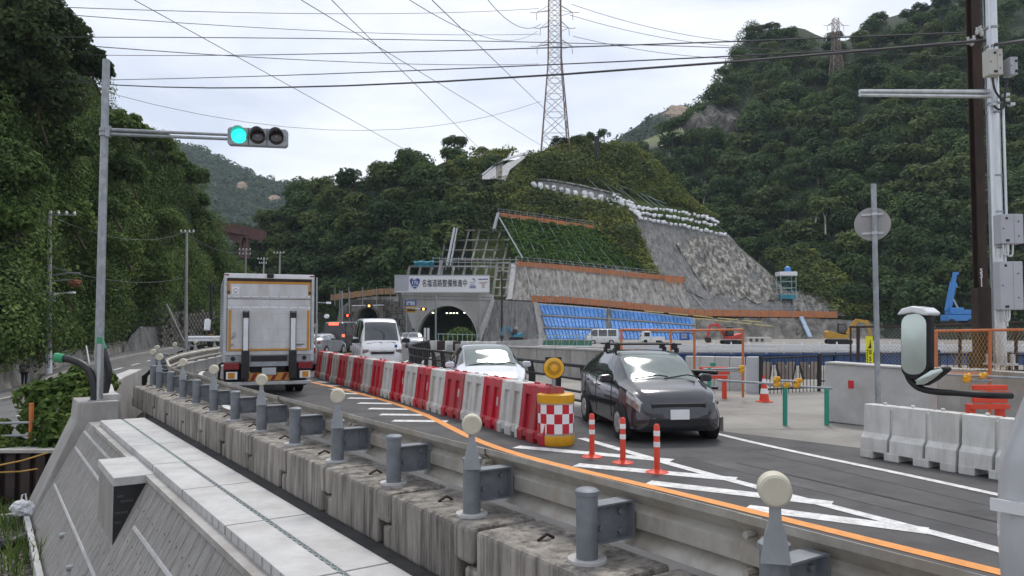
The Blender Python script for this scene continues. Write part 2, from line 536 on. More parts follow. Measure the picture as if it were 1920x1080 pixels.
M['leaf_grass'] = leafmat('leaf_grass', (.055, .125, .025), (.11, .19, .038), .3, wscale=.15)
M['leaf_far'] = leafmat('leaf_far', (.035, .064, .032), (.080, .120, .055), .3, wscale=.02)
M['lamp_green'] = mat('lamp_green', (.02, .5, .4), .3, emit=((.02, .95, .72), 1.25))
M['lamp_dark'] = mat('lamp_dark', (.03, .02, .02), .25, coat=.7)
M['lamp_amber'] = mat('lamp_amber', (.9, .5, .2), .3, emit=((1., .42, .10), 2.5))
M['lamp_red'] = mat('lamp_red', (.8, .05, .03), .3, emit=((1., .10, .05), 2.2))
M['lamp_tunnel'] = mat('lamp_tunnel', (.8, .9, .5), .3, emit=((.86, 1., .62), 3.0))
# ------------------------------------------------------------------ hills
def depth_on(px, py, Y0, z0, k):
    d = ray(px, py)
    s = d.z / d.y
    return (Y0 + k * (H - z0)) / max(.12, 1 - k * s)
def interp(tab, x):
    return float(np.interp(x, [t[0] for t in tab], [t[1] for t in tab]))
def nz3(x, y, z=0, s=1.):
    from mathutils import noise
    return noise.noise(Vector((x * s, y * s, z * s)))

class Slope:
    """a hillside: base depth table, base height, run per rise"""
    def __init__(s, ytab, z0, k):
        s.ytab, s.z0, s.k = ytab, z0, k
    def Y(s, px, py):
        return depth_on(px, py, interp(s.ytab, px), s.z0, s.k)
    def p(s, px, py, off=0):
        return at(px, py, s.Y(px, py) - off)
def hill(name, S, x0, x1, nx, base, top, ny, m, amp=1.5, off=0, lab=None, back=1.0):
    rows = []
    for j in range(ny + 1):
        v = j / ny
        row = []
        for i in range(nx + 1):
            px = x0 + (x1 - x0) * i / nx
            py = interp(base, px) * (1 - v) + interp(top, px) * v
            P = S.p(px, py, off)
            a = amp * math.sin(math.pi * min(1, v * 1.15)) if v < 1 else 0
            P.y += a * nz3(P.x, P.z, 3.1, .12)
            P.z += .4 * a * nz3(P.x, P.z, 9.1, .2)
            row.append(P)
        rows.append(row)
    t = rows[-1]
    b = interp(base, x0)
    zb = min(p.z for p in rows[0]) - 2
    for g, dn in ((.25, .9), (.8, .5), (1.6, 0)):
        rows.append([Vector((p.x * (1 + .04 * g), p.y + back * g * max(20, p.z), zb + (p.z - zb) * dn)) for p in t])
    rows.insert(0, [Vector((p.x, p.y - .5, zb)) for p in rows[0]])
    mb = MB()
    mb.sheet(rows)
    return struct(mb, name, m, lab, smooth=60)

S_left = Slope([(-200, 38), (0, 46), (90, 57), (190, 70), (300, 85), (400, 112), (460, 125)], -1.2, .36)
L_top = [(-200, 20), (0, 40), (90, 60), (150, 110), (200, 190), (250, 250), (290, 268), (330, 312), (370, 345), (385, 380), (400, 440), (425, 480), (450, 530), (470, 560)]
L_base = [(-200, 800), (0, 737), (90, 697), (190, 669), (300, 651), (345, 646), (470, 636)]
hill('left_hill', S_left, -200, 470, 44, L_base, L_top, 22, M['undergrowth'], 1.6, -1.2, 'steep overgrown hillside beside the side road')

S_mid = Slope([(400, 165), (560, 160), (700, 142), (800, 135), (960, 133)], -1, 1.05)
M_top = [(420, 470), (470, 432), (500, 405), (540, 380), (600, 352), (650, 345), (700, 335), (760, 315), (800, 320), (840, 300), (900, 300), (960, 300)]
M_base = [(420, 640), (960, 640)]
hill('wooded_hill', S_mid, 420, 965, 40, M_base, M_top, 20, M['undergrowth'], 2.5, -2.0, 'wooded hillside behind the truck')

S_cut = Slope([(700, 133), (1000, 134), (1300, 140), (1600, 150), (1800, 152)], -1, 1.0)
C_top = [(880, 300), (905, 320), (930, 312), (985, 295), (1010, 284), (1060, 278), (1090, 268), (1120, 268), (1150, 270), (1185, 277), (1215, 290), (1250, 332), (1300, 395), (1360, 440), (1430, 500), (1500, 555), (1560, 586), (1700, 596)]
C_base = [(880, 640), (1700, 640)]
hill('cut_hill', S_cut, 885, 1640, 60, C_base, C_top, 26, M['grass_ground'], .6, -.9, 'construction hill with terraced cut faces')

S_right = Slope([(1050, 190), (1200, 185), (1400, 170), (1600, 150), (1920, 128), (2200, 118)], -1, 1.15)
R_top = [(1080, 285), (1200, 283), (1240, 275), (1290, 255), (1310, 225), (1345, 175), (1370, 120), (1385, 85), (1420, 58), (1500, 50), (1540, 70), (1580, 78), (1620, 62), (1660, 34), (1720, 18), (1800, -10), (1920, -40), (2200, -90)]
R_base = [(1080, 625), (2200, 625)]
hill('right_hill', S_right, 1080, 2200, 60, R_base, R_top, 30, M['undergrowth'], 3.5, -3, 'high forested hillside')

S_f1 = Slope([(150, 620), (900, 700)], -2, 1.7)
F1_top = [(150, 270), (300, 264), (340, 268), (380, 279), (430, 305), (480, 328), (530, 343), (562, 338), (590, 348), (640, 366), (760, 400)]
hill('distant_mountain', S_f1, 160, 760, 60, [(0, 560), (2000, 560)], F1_top, 26, M['undergrowth'], 18, 0, 'distant mountain fading to blue in the gap')
S_f3 = Slope([(1000, 430), (1400, 430)], -2, 1.5)
F3_top = [(1080, 300), (1140, 272), (1180, 246), (1215, 222), (1250, 206), (1265, 199), (1290, 200), (1330, 215), (1420, 240)]
hill('crag_hill', S_f3, 1085, 1420, 40, [(0, 420), (2000, 420)], F3_top, 18, M['undergrowth'], 8, 0, 'far hill with a bare crag on its summit')
S_f4 = Slope([(1000, 270), (1400, 270)], -2, 1.4)
F4_top = [(1130, 292), (1180, 276), (1220, 258), (1260, 242), (1300, 232), (1400, 215)]
hill('terraced_hill', S_f4, 1135, 1400, 30, [(0, 420), (2000, 420)], F4_top, 14, M['terrace'], 2, 0, 'pale grass terraced hill below the crag')

def surf_patch(S, cx, cy, rx, ry, name, m, lab, amp=2., off=1.5, nx=26, ny=20, smooth=35):
    rows = []
    for j in range(ny + 1):
        row = []
        for i in range(nx + 1):
            u, v = i / nx * 2 - 1, j / ny * 2 - 1
            rr = 1 + .22 * nz3(u * 2, v * 2, cx * .1, 1.3)
            # square grid mapped to a disc so that the outline is round
            a = u * math.sqrt(max(0, 1 - v * v / 2)); b = v * math.sqrt(max(0, 1 - u * u / 2))
            P = S.p(cx + a * rx * rr, cy + b * ry * rr, 0)
            e = max(0, 1 - (a * a + b * b) ** 1.5)
            P.y -= -1.5 + e * off * 2 + amp * e * (.6 - 1.2 * abs(nz3(P.x, P.z * .25, 5, .16)) + .5 * nz3(P.x, P.z, 2, .1)) + amp * .3 * e * abs(nz3(P.x, P.z * .3, 1, .45))
            row.append(P)
        rows.append(row)
    mb = MB()
    mb.sheet(rows)
    return struct(mb, name, m, lab, smooth=smooth)
surf_patch(S_right, 1335, 232, 55, 42, 'cliff', M['rock'], 'dark bare rock face under the wooded crag', 10, 1.5, 36, 24, None)
surf_patch(S_f3, 1272, 214, 26, 18, 'bare_crag', M['rock_tan'], 'tan bare rock on the far hilltop', 6, 5)
surf_patch(S_f4, 1228, 282, 16, 10, 'rock_outcrop', M['rock'], 'small grey outcrop on the terraced hill', 3, 3, 14, 10)
surf_patch(S_f1, 455, 350, 11, 10, 'bare_scar', M['rock_tan'], 'orange bare scar on the distant mountain', 2, 6, 14, 12, None)
surf_patch(S_f1, 515, 374, 14, 9, 'bare_scar', M['rock_tan'], 'lower orange bare scar on the distant mountain', 2, 6, 14, 12, None)

# ---- tree prototypes (unit crowns, scaled where they stand)
def crown_points(rng, lobes, spread=1., flat=.85):
    C, r = [], []
    for _ in range(lobes):
        d = rng.normal(size=3)
        d[2] = abs(d[2]) * .9 - .25
        d /= np.linalg.norm(d)
        q = rng.uniform(.45, .82) * spread
        C.append(d * q * np.array([1, 1, flat]))
        r.append(rng.uniform(.24, .42))
    return np.array(C), np.array(r)
def tree_proto(seed, lobes, nleaf, size, m, trunk_m, tall=1.0, gap=0, trunk_h=1.3):
    rng = np.random.RandomState(seed)
    C, r = crown_points(rng, lobes)
    C[:, 2] = C[:, 2] * tall
    root = thing('forest_tree', 'broadleaf tree', 'tree')
    Q = dome_leaves(C, r, nleaf, size, .5, rng, .8, .32)
    cr = quads('crown', Q, m, root)
    mb = MB()
    mb.tube([(0, 0, -trunk_h), (.02, .01, -.6), (-.03, .02, -.1), (.03, 0, .35)], [.075, .06, .045, .02], 6)
    for i in range(min(7, lobes)):
        c = C[rng.randint(lobes)]
        mb.tube([(0, 0, -.5 + .08 * i), (c[0] * .5, c[1] * .5, c[2] * .5 - .08), tuple(c)], [.035, .024, .008], 5)
    mb.build('trunk', trunk_m, root, smooth=50)
    root.hide_render = False
    return root
PROTO = [tree_proto(100 + i, 15 + 2 * i, 1700, .155, M['leaf_forest'] if i % 3 else M['leaf_forest_olive'], M['bark'], .85 + .08 * (i % 3)) for i in range(6)]
used_proto = [False] * 6
def put_tree(P, rad, label, group, i=None, sz=1.):
    i = rnd.randrange(6) if i is None else i
    s = (rad * rnd.uniform(.85, 1.2), rad * rnd.uniform(.85, 1.2), rad * rnd.uniform(.85, 1.2) * sz)
    if used_proto[i]:
        o = dup(PROTO[i], P, rnd.uniform(0, 6.28), label, group, s)
    else:
        o = PROTO[i]
        o.location, o.scale, o.rotation_euler = P, s, (0, 0, rnd.uniform(0, 6.28))
        o['label'], o['group'] = label, group
        used_proto[i] = True
    return o
def scatter_px(x0, x1, S, top, base, spacing, reject, maxn):
    """dart throwing over the slope with a minimum spacing in metres"""
    pts = []
    tries = 0
    while tries < 9000 and len(pts) < maxn:
        tries += 1
        px = rnd.uniform(x0, x1)
        lo, hi = interp(base, px), interp(top, px)
        py = rnd.uniform(hi, lo)
        if reject(px, py):
            continue
        P = S.p(px, py)
        if all((P - q).length > spacing for q, _, _ in pts):
            pts.append((P, px, py))
    return pts
def right_reject(px, py):
    cut = interp([(1080, 262), (1185, 272), (1250, 322), (1300, 385), (1360, 430), (1430, 490), (1500, 545), (1560, 590)], px)
    if px < 1560 and py > cut + 12: return True
    if 1290 < px < 1385 and 205 < py < 262: return True
    return False
n_ = 0
for P, px, py in scatter_px(1150, 2000, S_right, R_top, [(1080, 560), (1600, 585), (2200, 600)], 6.0, right_reject, 232):
    P.z += 1.2
    i_ = rnd.randrange(6)
    lab = '%s tree %s on the right hillside, %s' % ('dark green' if i_ % 3 else 'olive green', 'near the ridge' if py < 170 else 'high up' if py < 290 else 'half way down' if py < 420 else 'near the foot',
          'beside the cut slope' if px < 1400 else 'left of the round sign pole' if px < 1560 else 'behind the round sign' if px < 1690 else 'left of the brown pole' if px < 1835 else 'behind the steel pole')
    put_tree(P, rnd.uniform(3.9, 6.3) * (.82 if py < 150 else 1), lab, 'trees on the high right hillside', i_)
for P, px, py in scatter_px(455, 930, S_mid, [(a, b + 6) for a, b in M_top], [(420, 600), (600, 585), (740, 540), (830, 470), (880, 400), (930, 330)], 6.2, lambda x, y: False, 62):
    P.z += 1.2
    i_ = rnd.randrange(6)
    lab = '%s tree %s on the middle wooded hill, %s' % ('dark green' if i_ % 3 else 'olive green', 'on the skyline' if py < 370 else 'half way down' if py < 460 else 'near the foot',
          'above the truck' if px < 585 else 'above the white van' if px < 720 else 'above the tunnel portal')
    put_tree(P, rnd.uniform(3.8, 5.6), lab, 'trees on the hill behind the truck', i_)
for px, py, rad, lab in ((853, 268, 3.0, 'open-crowned tree standing above the ridge left of the pylon'), (770, 300, 4.4, 'tall tree on the ridge above the tunnel portal'),
                         (870, 395, 5.6, 'large round dark tree above the concrete lattice'), (905, 285, 1.5, 'small conifer on the skyline left of the pylon'),
                         (1085, 268, 3.6, 'dark tree beside the pylon base'), (1050, 272, 2.6, 'low dark tree inside the pylon legs'),
                         (1107, 262, 2.0, 'small bushy tree behind the black post on the hilltop')):
    P = (S_mid if px < 960 else S_cut).p(px, py)
    put_tree(P, rad, lab, 'single trees along the ridge')
put_tree(at(1133, 252, 178), 1.5, 'sparse thin tree on the hilltop right of the pylon', 'single trees along the ridge', sz=1.7)

# far forest masses
def mass(name, S, x0, x1, top, base, n, rad, leaves_each, size, m, lab, reject=None):
    C = []
    while len(C) < n:
        px = rnd.uniform(x0, x1)
        hi, lo = interp(top, px), interp(base, px)
        py = hi + (lo - hi) * rnd.random()
        if reject and reject(px, py): continue
        P = S.p(px, py)
        C.append((P.x, P.y, P.z))
    C = np.array(C)
    r = rs.uniform(.65, 1.25, n) * rad
    Q = dome_leaves(C, r, n * leaves_each, size, .7, rs, .8, .45)
    return quads(name, Q, m, kind='stuff', label=lab)
mass('forest', S_f1, 270, 700, F1_top, [(0, 470), (2000, 470)], 2200, 6.5, 26, 3.6, M['leaf_far'], 'far forest covering the distant mountain',
     lambda x, y: ((x - 455) / 9) ** 2 + ((y - 350) / 9) ** 2 < 1 or ((x - 515) / 12) ** 2 + ((y - 374) / 7) ** 2 < 1)
mass('forest', S_f3, 1100, 1320, [(a, b + 1) for a, b in F3_top], [(0, 330), (2000, 330)], 420, 5, 26, 2.6, M['leaf_far'], 'far woods on the hill with the crag',
     lambda x, y: ((x - 1272) / 22) ** 2 + ((y - 216) / 15) ** 2 < 1)
mass('understory', S_right, 1150, 2050, [(a, b + 14) for a, b in R_top], [(1080, 575), (1600, 600), (2200, 605)], 1000, 2.2, 42, .7, M['leaf_forest'], 'understory between the trees of the right hillside', right_reject)
mass('understory', S_mid, 440, 940, [(a, b + 10) for a, b in M_top], [(420, 625), (640, 600), (740, 545), (830, 480), (880, 410), (940, 340)], 700, 2.4, 42, .75, M['leaf_forest'], 'understory between the trees behind the truck')
mass('ridge_scrub', S_right, 1240, 1420, [(1240, 238), (1290, 228), (1310, 195), (1345, 150), (1370, 98), (1385, 62), (1420, 42)], [(1240, 250), (1300, 215), (1345, 196), (1420, 150)], 150, 2.6, 60, .8, M['leaf_forest'], 'scrub clinging to the crag above the cliff')

# left hillside vines: draped mounds with real leaves
def vines(name, x0, x1, n, leaves_n, size, m, lab, top, base, rlo=.6, rhi=2.9, S=S_left, off=.0):
    C = []
    while len(C) < n:
        px = rnd.uniform(x0, x1)
        hi, lo = interp(top, px), interp(base, px)
        py = rnd.uniform(hi, lo)
        P = S.p(px, py, off)
        P.y += 1.6 * nz3(P.x, P.z, 3.1, .16)
        C.append((P.x, P.y, P.z))
    C = np.array(C)
    r = rs.uniform(rlo, rhi, n)
    Q = dome_leaves(C, r, leaves_n, size, .25, rs, .95, .34)
    # hanging drapes: stretch part of them downwards
    return quads(name, Q, m, kind='stuff', label=lab)
L_veg = [(-200, 0), (0, 45), (90, 70), (150, 120), (200, 200), (250, 248), (290, 264), (330, 305), (370, 338), (388, 370), (400, 430), (425, 475), (450, 520), (470, 550)]
L_low = [(-200, 690), (0, 640), (60, 630), (90, 640), (150, 640), (230, 600), (300, 585), (345, 600), (470, 610)]
vines('hillside_vines', -60, 455, 520, 250000, .28, M['leaf_vine'], 'kudzu vines draped over the left hillside', L_veg, L_low)
vines('hillside_bamboo', 60, 190, 70, 9000, .32, M['leaf_bush'], 'lighter green bamboo and saplings on the left hillside', [(60, 330), (190, 300)], [(60, 430), (190, 440)], .7, 1.7, off=2.6)
vines('hillside_bamboo', 225, 300, 40, 5000, .34, M['leaf_bush'], 'yellowish saplings on the left hillside right of the signal pole', [(225, 370), (300, 380)], [(225, 520), (300, 520)], .6, 1.5, off=2.8)
vines('hillside_vines', -20, 75, 60, 12000, .26, M['leaf_bush'], 'bright green vines above the walking person', [(-20, 560), (75, 590)], [(-20, 640), (75, 645)], .6, 1.1, off=.6)

def big_tree(P, rad, hgt, seed, lab, m, nleaf=9000, leaf=.34, grp='tall trees at the top left'):
    rng = np.random.RandomState(seed)
    C, r = crown_points(rng, 46)
    C = C * rad * np.array([1, 1, hgt]); r = r * rad * .8
    root = thing('tall_tree', lab, 'tree', P, 0, grp)
    quads('crown', dome_leaves(C, r, nleaf, leaf, .3, rng, .8, .5), m, root)
    mb = MB()
    mb.tube([(0, 2.0, -rad * .9), (.1, .6, -rad * .4), (0, .1, rad * .4)], [.11, .09, .05], 7)
    for i in range(9):
        c = C[rng.randint(46)]
        mb.tube([(0, .8, -rad * .3 + .15 * i), (c[0] * .5, c[1] * .5, c[2] * .45), tuple(c)], [.07, .05, .02], 5)
    mb.build('trunk', M['bark'], root, smooth=50)
    return root
big_tree(at(20, 70, 52), 3.6, 1.2, 1, 'tall dark tree at the left frame edge on the hilltop', M['leaf_dark'], 15000)
big_tree(at(95, 60, 55), 2.9, 1.15, 2, 'tall dark tree next to the leftmost one on the hilltop', M['leaf_dark'], 12000)
big_tree(at(60, 180, 54), 3.4, 1.1, 3, 'dark tree below the two tallest at top left', M['leaf_dark'], 12000)
big_tree(at(165, 125, 60), 1.9, 1.1, 4, 'slender tree above the signal arm on the left hilltop', M['leaf_dark'], 5000)
big_tree(at(-70, 100, 50), 3.6, 1.2, 5, 'dark tree cut by the left edge of the view', M['leaf_dark'], 9000)
big_tree(at(20, 330, 49), 2.4, 1.1, 7, 'bushy tree at the left edge half way up the slope', M['leaf_vine'], 7000, .3)
big_tree(at(352, 330, 100), 2.6, 1.0, 8, 'leafy tree on the shoulder of the left hill by the mountain gap', M['leaf_vine'], 6000, .42)
big_tree(at(120, 275, 62), 2.5, 1.0, 6, 'round leafy tree left of the signal pole', M['leaf_vine'], 7000, .3)

for k_, (px, py, Y, r) in enumerate(((235, 238, 72, 1.9), (270, 258, 80, 1.6), (300, 272, 88, 1.8), (322, 296, 92, 1.7), (372, 378, 108, 1.6), (378, 415, 110, 1.7), (388, 452, 112, 1.6), (404, 492, 116, 1.6), (420, 522, 120, 1.6))):
    big_tree(at(px, py, Y), r, 1.0, 40 + k_, 'vine-covered tree on the right edge of the left hill, %s from the top' % ['first', 'second', 'third', 'fourth', 'fifth', 'sixth', 'seventh', 'eighth', 'ninth'][k_], M['leaf_vine'], 2600, .4, 'trees along the edge of the left hill')
for k_, (px, py, Y, r) in enumerate(((250, 330, 74, 2.2), (150, 420, 60, 2.1), (320, 420, 88, 2.3), (240, 470, 70, 2.0), (40, 420, 49, 1.9), (130, 540, 58, 1.7), (300, 520, 82, 1.9), (220, 400, 68, 1.6))):
    big_tree(at(px, py, Y) - Vector((0, 1.2, 0)), r, 1.05, 60 + k_, ['bushy tree high on the left hill right of the signal pole', 'bushy tree between the signal pole and the utility pole top', 'rounded bushy tree in the middle of the left hill', 'bushy tree right of the signal pole half way down', 'bushy tree at the left edge above the utility wires', 'low bushy tree left of the signal pole above the street lamp', 'bushy tree above the utility pole by the curve', 'small bushy tree hugging the signal pole on its right'][k_], M['leaf_bush' if k_ in (1, 4) else 'leaf_vine'], 3600, .3, 'bushy trees on the left hillside')

for k_, (x0, y0, x1, y1) in enumerate(((1248, 326, 1256, 286), (1316, 396, 1322, 338), (1529, 418, 1531, 366), (1548, 440, 1541, 388))):
    a_, b_ = S_right.p(x0, y0, 6), S_right.p(x1, y1, 6.5)
    m_ = a_.lerp(b_, .55) + Vector((.4, 0, 0))
    t_ = thing('bare_tree', ['pale bare trunk among the trees above the white sandbags', 'pale thin trunk beside the lower end of the sandbag rows', 'left pale bare trunk in the forest left of the round sign', 'right pale bare trunk in the forest left of the round sign'][k_], 'tree', a_, 0, 'pale bare trunks in the forest')
    mb = MB(); mb.tube([a_, m_, b_], [.2, .15, .06], 6); mb.build('trunk', M['pale_bark'], t_, world=True)
    mb = MB(); mb.tube([m_, b_ + Vector((1.6, 0, -.5))], [.1, .03], 5); mb.tube([m_.lerp(b_, .4), b_ + Vector((-1.2, 0, .4))], [.07, .03], 5); mb.build('branch', M['pale_bark'], t_, world=True)
# ------------------------------------------------------------------ ground, side road, main road
def zroad(y):
    t = min(1, max(0, (y - 40) / 90))
    return -1.15 * t * t * (3 - 2 * t)
def zground(y):
    return float(np.interp(y, [-60, 29, 35, 72, 84, 3000], [-.08, -.08, -4.2, -4.2, -1.0, -2.0]))
ys = [-60, -20, 0, 10, 20, 29, 32, 35, 50, 72, 78, 84, 120, 200]
mb = MB()
def xroad(y): return float(np.interp(y, [-60, -3, 7, 13.3, 17.5, 21, 27, 33, 50, 140], [60, 17, 10.2, 5, 1.7, 0, -3.2, -4.5, -4.4, -3])) - .15
mb.sheet([[Vector((xroad(y) + q, y, zground(y))) for q in (0, 3, 9, 20, 45, 110, 260)] for y in ys])
struct(mb, 'ground', M['yard'], 'bare yard ground right of the road')
mb = MB()
mb.sheet([[Vector((x, y, -6)) for x in (-1500, -400, 0, 400, 1500)] for y in (-300, 0, 300, 900, 1800)])
struct(mb, 'terrain', M['soil'], 'valley floor under everything')

Lr = [nt(3.15, -12), nt(3.15, 0), nt(3.2, 8), nt(3.3, 15), Vector((-8.6, 18.2, 0)), Vector((-10.4, 22.5, 0)), Vector((-12.6, 27.8, 0)), Vector((-13.6, 34, 0)), Vector((-17, 50, 0)), Vector((-20, 70, 0)), Vector((-27, 100, 0)), Vector((-36, 136, 0))]
Rr = [nt(12.5, -12), nt(12.5, 0), nt(11.8, 8), nt(11.2, 12), Vector((1.6, 17.5, 0)), Vector((-.2, 21, 0)), Vector((-3.4, 27, 0)), Vector((-4.6, 33, 0)), Vector((-4.6, 50, 0)), Vector((-3.5, 70, 0)), Vector((-2.5, 100, 0)), Vector((-3, 136, 0))]
def dens(pl, k=5):
    out = []
    for a, b in zip(pl[:-1], pl[1:]):
        out += [a.lerp(b, i / k) for i in range(k)]
    return out + [pl[-1]]
def cr_spline(pl, k=6):
    out = []
    n = len(pl)
    for i in range(n - 1):
        p0, p1, p2, p3 = pl[max(0, i - 1)], pl[i], pl[i + 1], pl[min(n - 1, i + 2)]
        for j in range(k):
            t = j / k
            out.append(.5 * ((2 * p1) + (p2 - p0) * t + (2 * p0 - 5 * p1 + 4 * p2 - p3) * t * t + (3 * p1 - p0 - 3 * p2 + p3) * t ** 3))
    return out + [pl[-1]]
A_, B_ = cr_spline(Lr), cr_spline(Rr)
rows = []
for a, b in zip(A_, B_):
    row = [a.lerp(b, i / 12) for i in range(13)]
    row = [Vector((p.x, p.y, zroad(p.y))) for p in row]
    row = [Vector((row[0].x, row[0].y, -5))] + row + [Vector((row[-1].x, row[-1].y, -5))]
    rows.append(row)
struct(MB().sheet(rows), 'road', M['asphalt'], 'dark asphalt main road curving to the tunnel')
struct(MB().sheet([[nt(2.84, t, .004), nt(3.2, t, .004)] for t in range(-12, 19)]), 'drain_strip', M['asphalt_dark'], 'dark asphalt strip between slabs and guardrail blocks')

def stripe(name, pl, wd, m, lab, z=.006):
    P = [Vector((p.x, p.y, 0)) for p in pl]
    rows = []
    for i, p in enumerate(P):
        d = (P[min(i + 1, len(P) - 1)] - P[max(0, i - 1)]).normalized()
        s = Vector((d.y, -d.x, 0)) * (wd / 2)
        rows.append([Vector((q.x, q.y, zroad(q.y) + z)) for q in (p - s, p, p + s)])
    return struct(MB().sheet(rows), name, m, lab)
# orange centre line from the lower right to the truck and beyond
oc = cr_spline([nt(6.9, -4), nt(6.93, 0), nt(6.93, 6), nt(6.97, 10.5), gz(790, 775, 0), gz(700, 745, 0), gz(590, 718, 0), Vector((-9.6, 31, 0)), Vector((-11, 40, 0)), Vector((-11.5, 60, 0)), Vector((-11.5, 100, 0))])
stripe('road_marking', oc, .17, M['orange_line'], 'orange line along the inner edge of the lane')
wl = cr_spline([gz(1960, 1060, 0), gz(1877, 1033, 0), gz(1500, 935, 0), gz(1293, 880, 0), gz(1176, 847, 0), gz(1090, 822, 0)])
stripe('road_marking', wl, .17, M['white_line'], 'white border line of the hatched island')
rl = cr_spline([gz(2000, 955, 0), gz(1880, 930, 0), gz(1700, 891, 0), gz(1480, 845, 0), gz(1350, 815, 0), gz(1180, 772, 0), Vector((.2, 19.2, 0)), Vector((-3.6, 26.5, 0)), Vector((-5.3, 33, 0)), Vector((-5.6, 50, 0)), Vector((-5, 80, 0))])
stripe('road_marking', rl, .14, M['white_line'], 'white edge line of the oncoming lane')
ll = cr_spline([nt(4.1, -4), nt(4.1, 4), nt(4.15, 12), nt(4.4, 16), gz(376, 706, 0), gz(392, 693, 0), gz(412, 687, 0), Vector((-13.1, 33, 0)), Vector((-15.8, 48, 0)), Vector((-18, 66, 0)), Vector((-24, 95, 0))])
stripe('road_marking', ll, .16, M['white_line'], 'white edge line along the guardrail')
# zebra bars of the island, between the orange line and the barrier line
def bar(p0, p1, wd, lab):
    p0, p1 = Vector((p0.x, p0.y, 0)), Vector((p1.x, p1.y, 0))
    d = (p1 - p0).normalized()
    s = Vector((-d.y, d.x, 0)) * wd / 2
    rows = [[Vector((q.x, q.y, zroad(q.y) + .005)) for q in (p - s, p + s)] for p in (p0, p0.lerp(p1, .5), p1)]
    return struct(MB().sheet(rows), 'road_marking', M['white_line'], lab)
for a, b, c, d in ((968, 838, 1260, 864), (1080, 872, 1380, 899), (1215, 905, 1560, 945), (1400, 952, 1740, 996)):
    bar(gz(a, b, 0), gz(c, d, 0), .27, 'white hatch bar of the island in front of the drum')
for i in range(9):
    y = 716 + i * 6.1 + i * i * .38
    x0 = 588 + (y - 716) * 1.95
    x1 = 596 + (y - 712) * 3.05
    if x1 > x0 + 8:
        bar(gz(x0 + 6, y, 0), gz(x1 + 8, y + 1.2, 0), .30, 'white hatch bar beside the line of water barriers')

for lab, pl_, wd in (('dark sealed seam along the near lane', [nt(5.4, -2), nt(5.45, 4), nt(5.5, 9), nt(5.7, 13)], .05), ('dark sealed seam along the oncoming lane', [gz(1920, 990, 0), gz(1600, 918, 0), gz(1380, 868, 0)], .05)):
    stripe('road_seam', cr_spline(pl_), wd, M['asphalt_dark'], lab, .004)
for lab, pl_ in (('worn wheel track in the near lane', [nt(4.8, -3), nt(4.85, 5), nt(4.95, 12)]), ('second worn wheel track in the near lane', [nt(6.25, -3), nt(6.25, 5), nt(6.35, 12)]), ('worn wheel track in the oncoming lane', [gz(1900, 1000, 0), gz(1500, 905, 0), gz(1330, 862, 0)]), ('second worn wheel track in the oncoming lane', [gz(1920, 955, 0), gz(1600, 882, 0), gz(1440, 846, 0)])):
    stripe('wheel_track', cr_spline(pl_), .42, M['asphalt_worn'], lab, .003)
# side road on the left, lower than the main road, rising to it
sideA = [Vector((-42, 36, -2.45)), at(0, 737, 46), at(90, 698, 57), at(190, 670, 70), at(300, 652, 85), at(345, 647, 100), at(410, 640, 122)]
sideB = [at(-160, 905, 17.5), at(0, 862, 20.5), at(105, 802, 25), at(205, 738, 33), at(272, 700, 45), at(312, 668, 65), at(370, 648, 110)]
A2, B2 = cr_spline(sideA), cr_spline(sideB)
def sideband(f0, f1, dz=0, n=4):
    rows = []
    for a, b in zip(A2, B2):
        rows.append([a.lerp(b, f0 + (f1 - f0) * i / n) + Vector((0, 0, dz)) for i in range(n + 1)])
    return MB().sheet(rows)
struct(sideband(-.12, .24, .12), 'pavement', M['asphalt_old'], 'grey pavement at the foot of the left hillside')
struct(sideband(.24, 1.02), 'side_road', M['asphalt_old'], 'worn grey side road below the main road')
rows = []
for a, b in zip(A2, B2):
    p, q = a.lerp(b, .235), a.lerp(b, .262)
    rows.append([p + Vector((0, 0, .02)), p + Vector((0, 0, .15)), q + Vector((0, 0, .15)), q + Vector((0, 0, -.05))])
struct(MB().sheet(rows), 'kerb', M['concrete'], 'pale kerb of the side road pavement')
for i in range(5, len(A2) - 10, 2):
    a, b = A2[i].lerp(B2[i], .62), A2[i + 1].lerp(B2[i + 1], .62)
    d = (b - a).normalized(); s = Vector((-d.y, d.x, 0)) * .09
    struct(MB().sheet([[a - s + Vector((0, 0, .02)), a + s + Vector((0, 0, .02))], [b - s + Vector((0, 0, .02)), b + s + Vector((0, 0, .02))]]), 'road_marking', M['white_line'], 'white dash on the side road')
# gravel bed at the foot of the retaining wall
mb = MB()
rows = []
for j in range(25):
    y = 4 + j * .62
    rows.append([Vector((x, y, -2.28 + .05 * nz3(x, y, 0, 1.1))) for x in np.linspace(-26, 3, 40)])
struct(mb.sheet(rows), 'gravel_bed', M['gravel'], 'gravelly ground at the foot of the concrete wall')

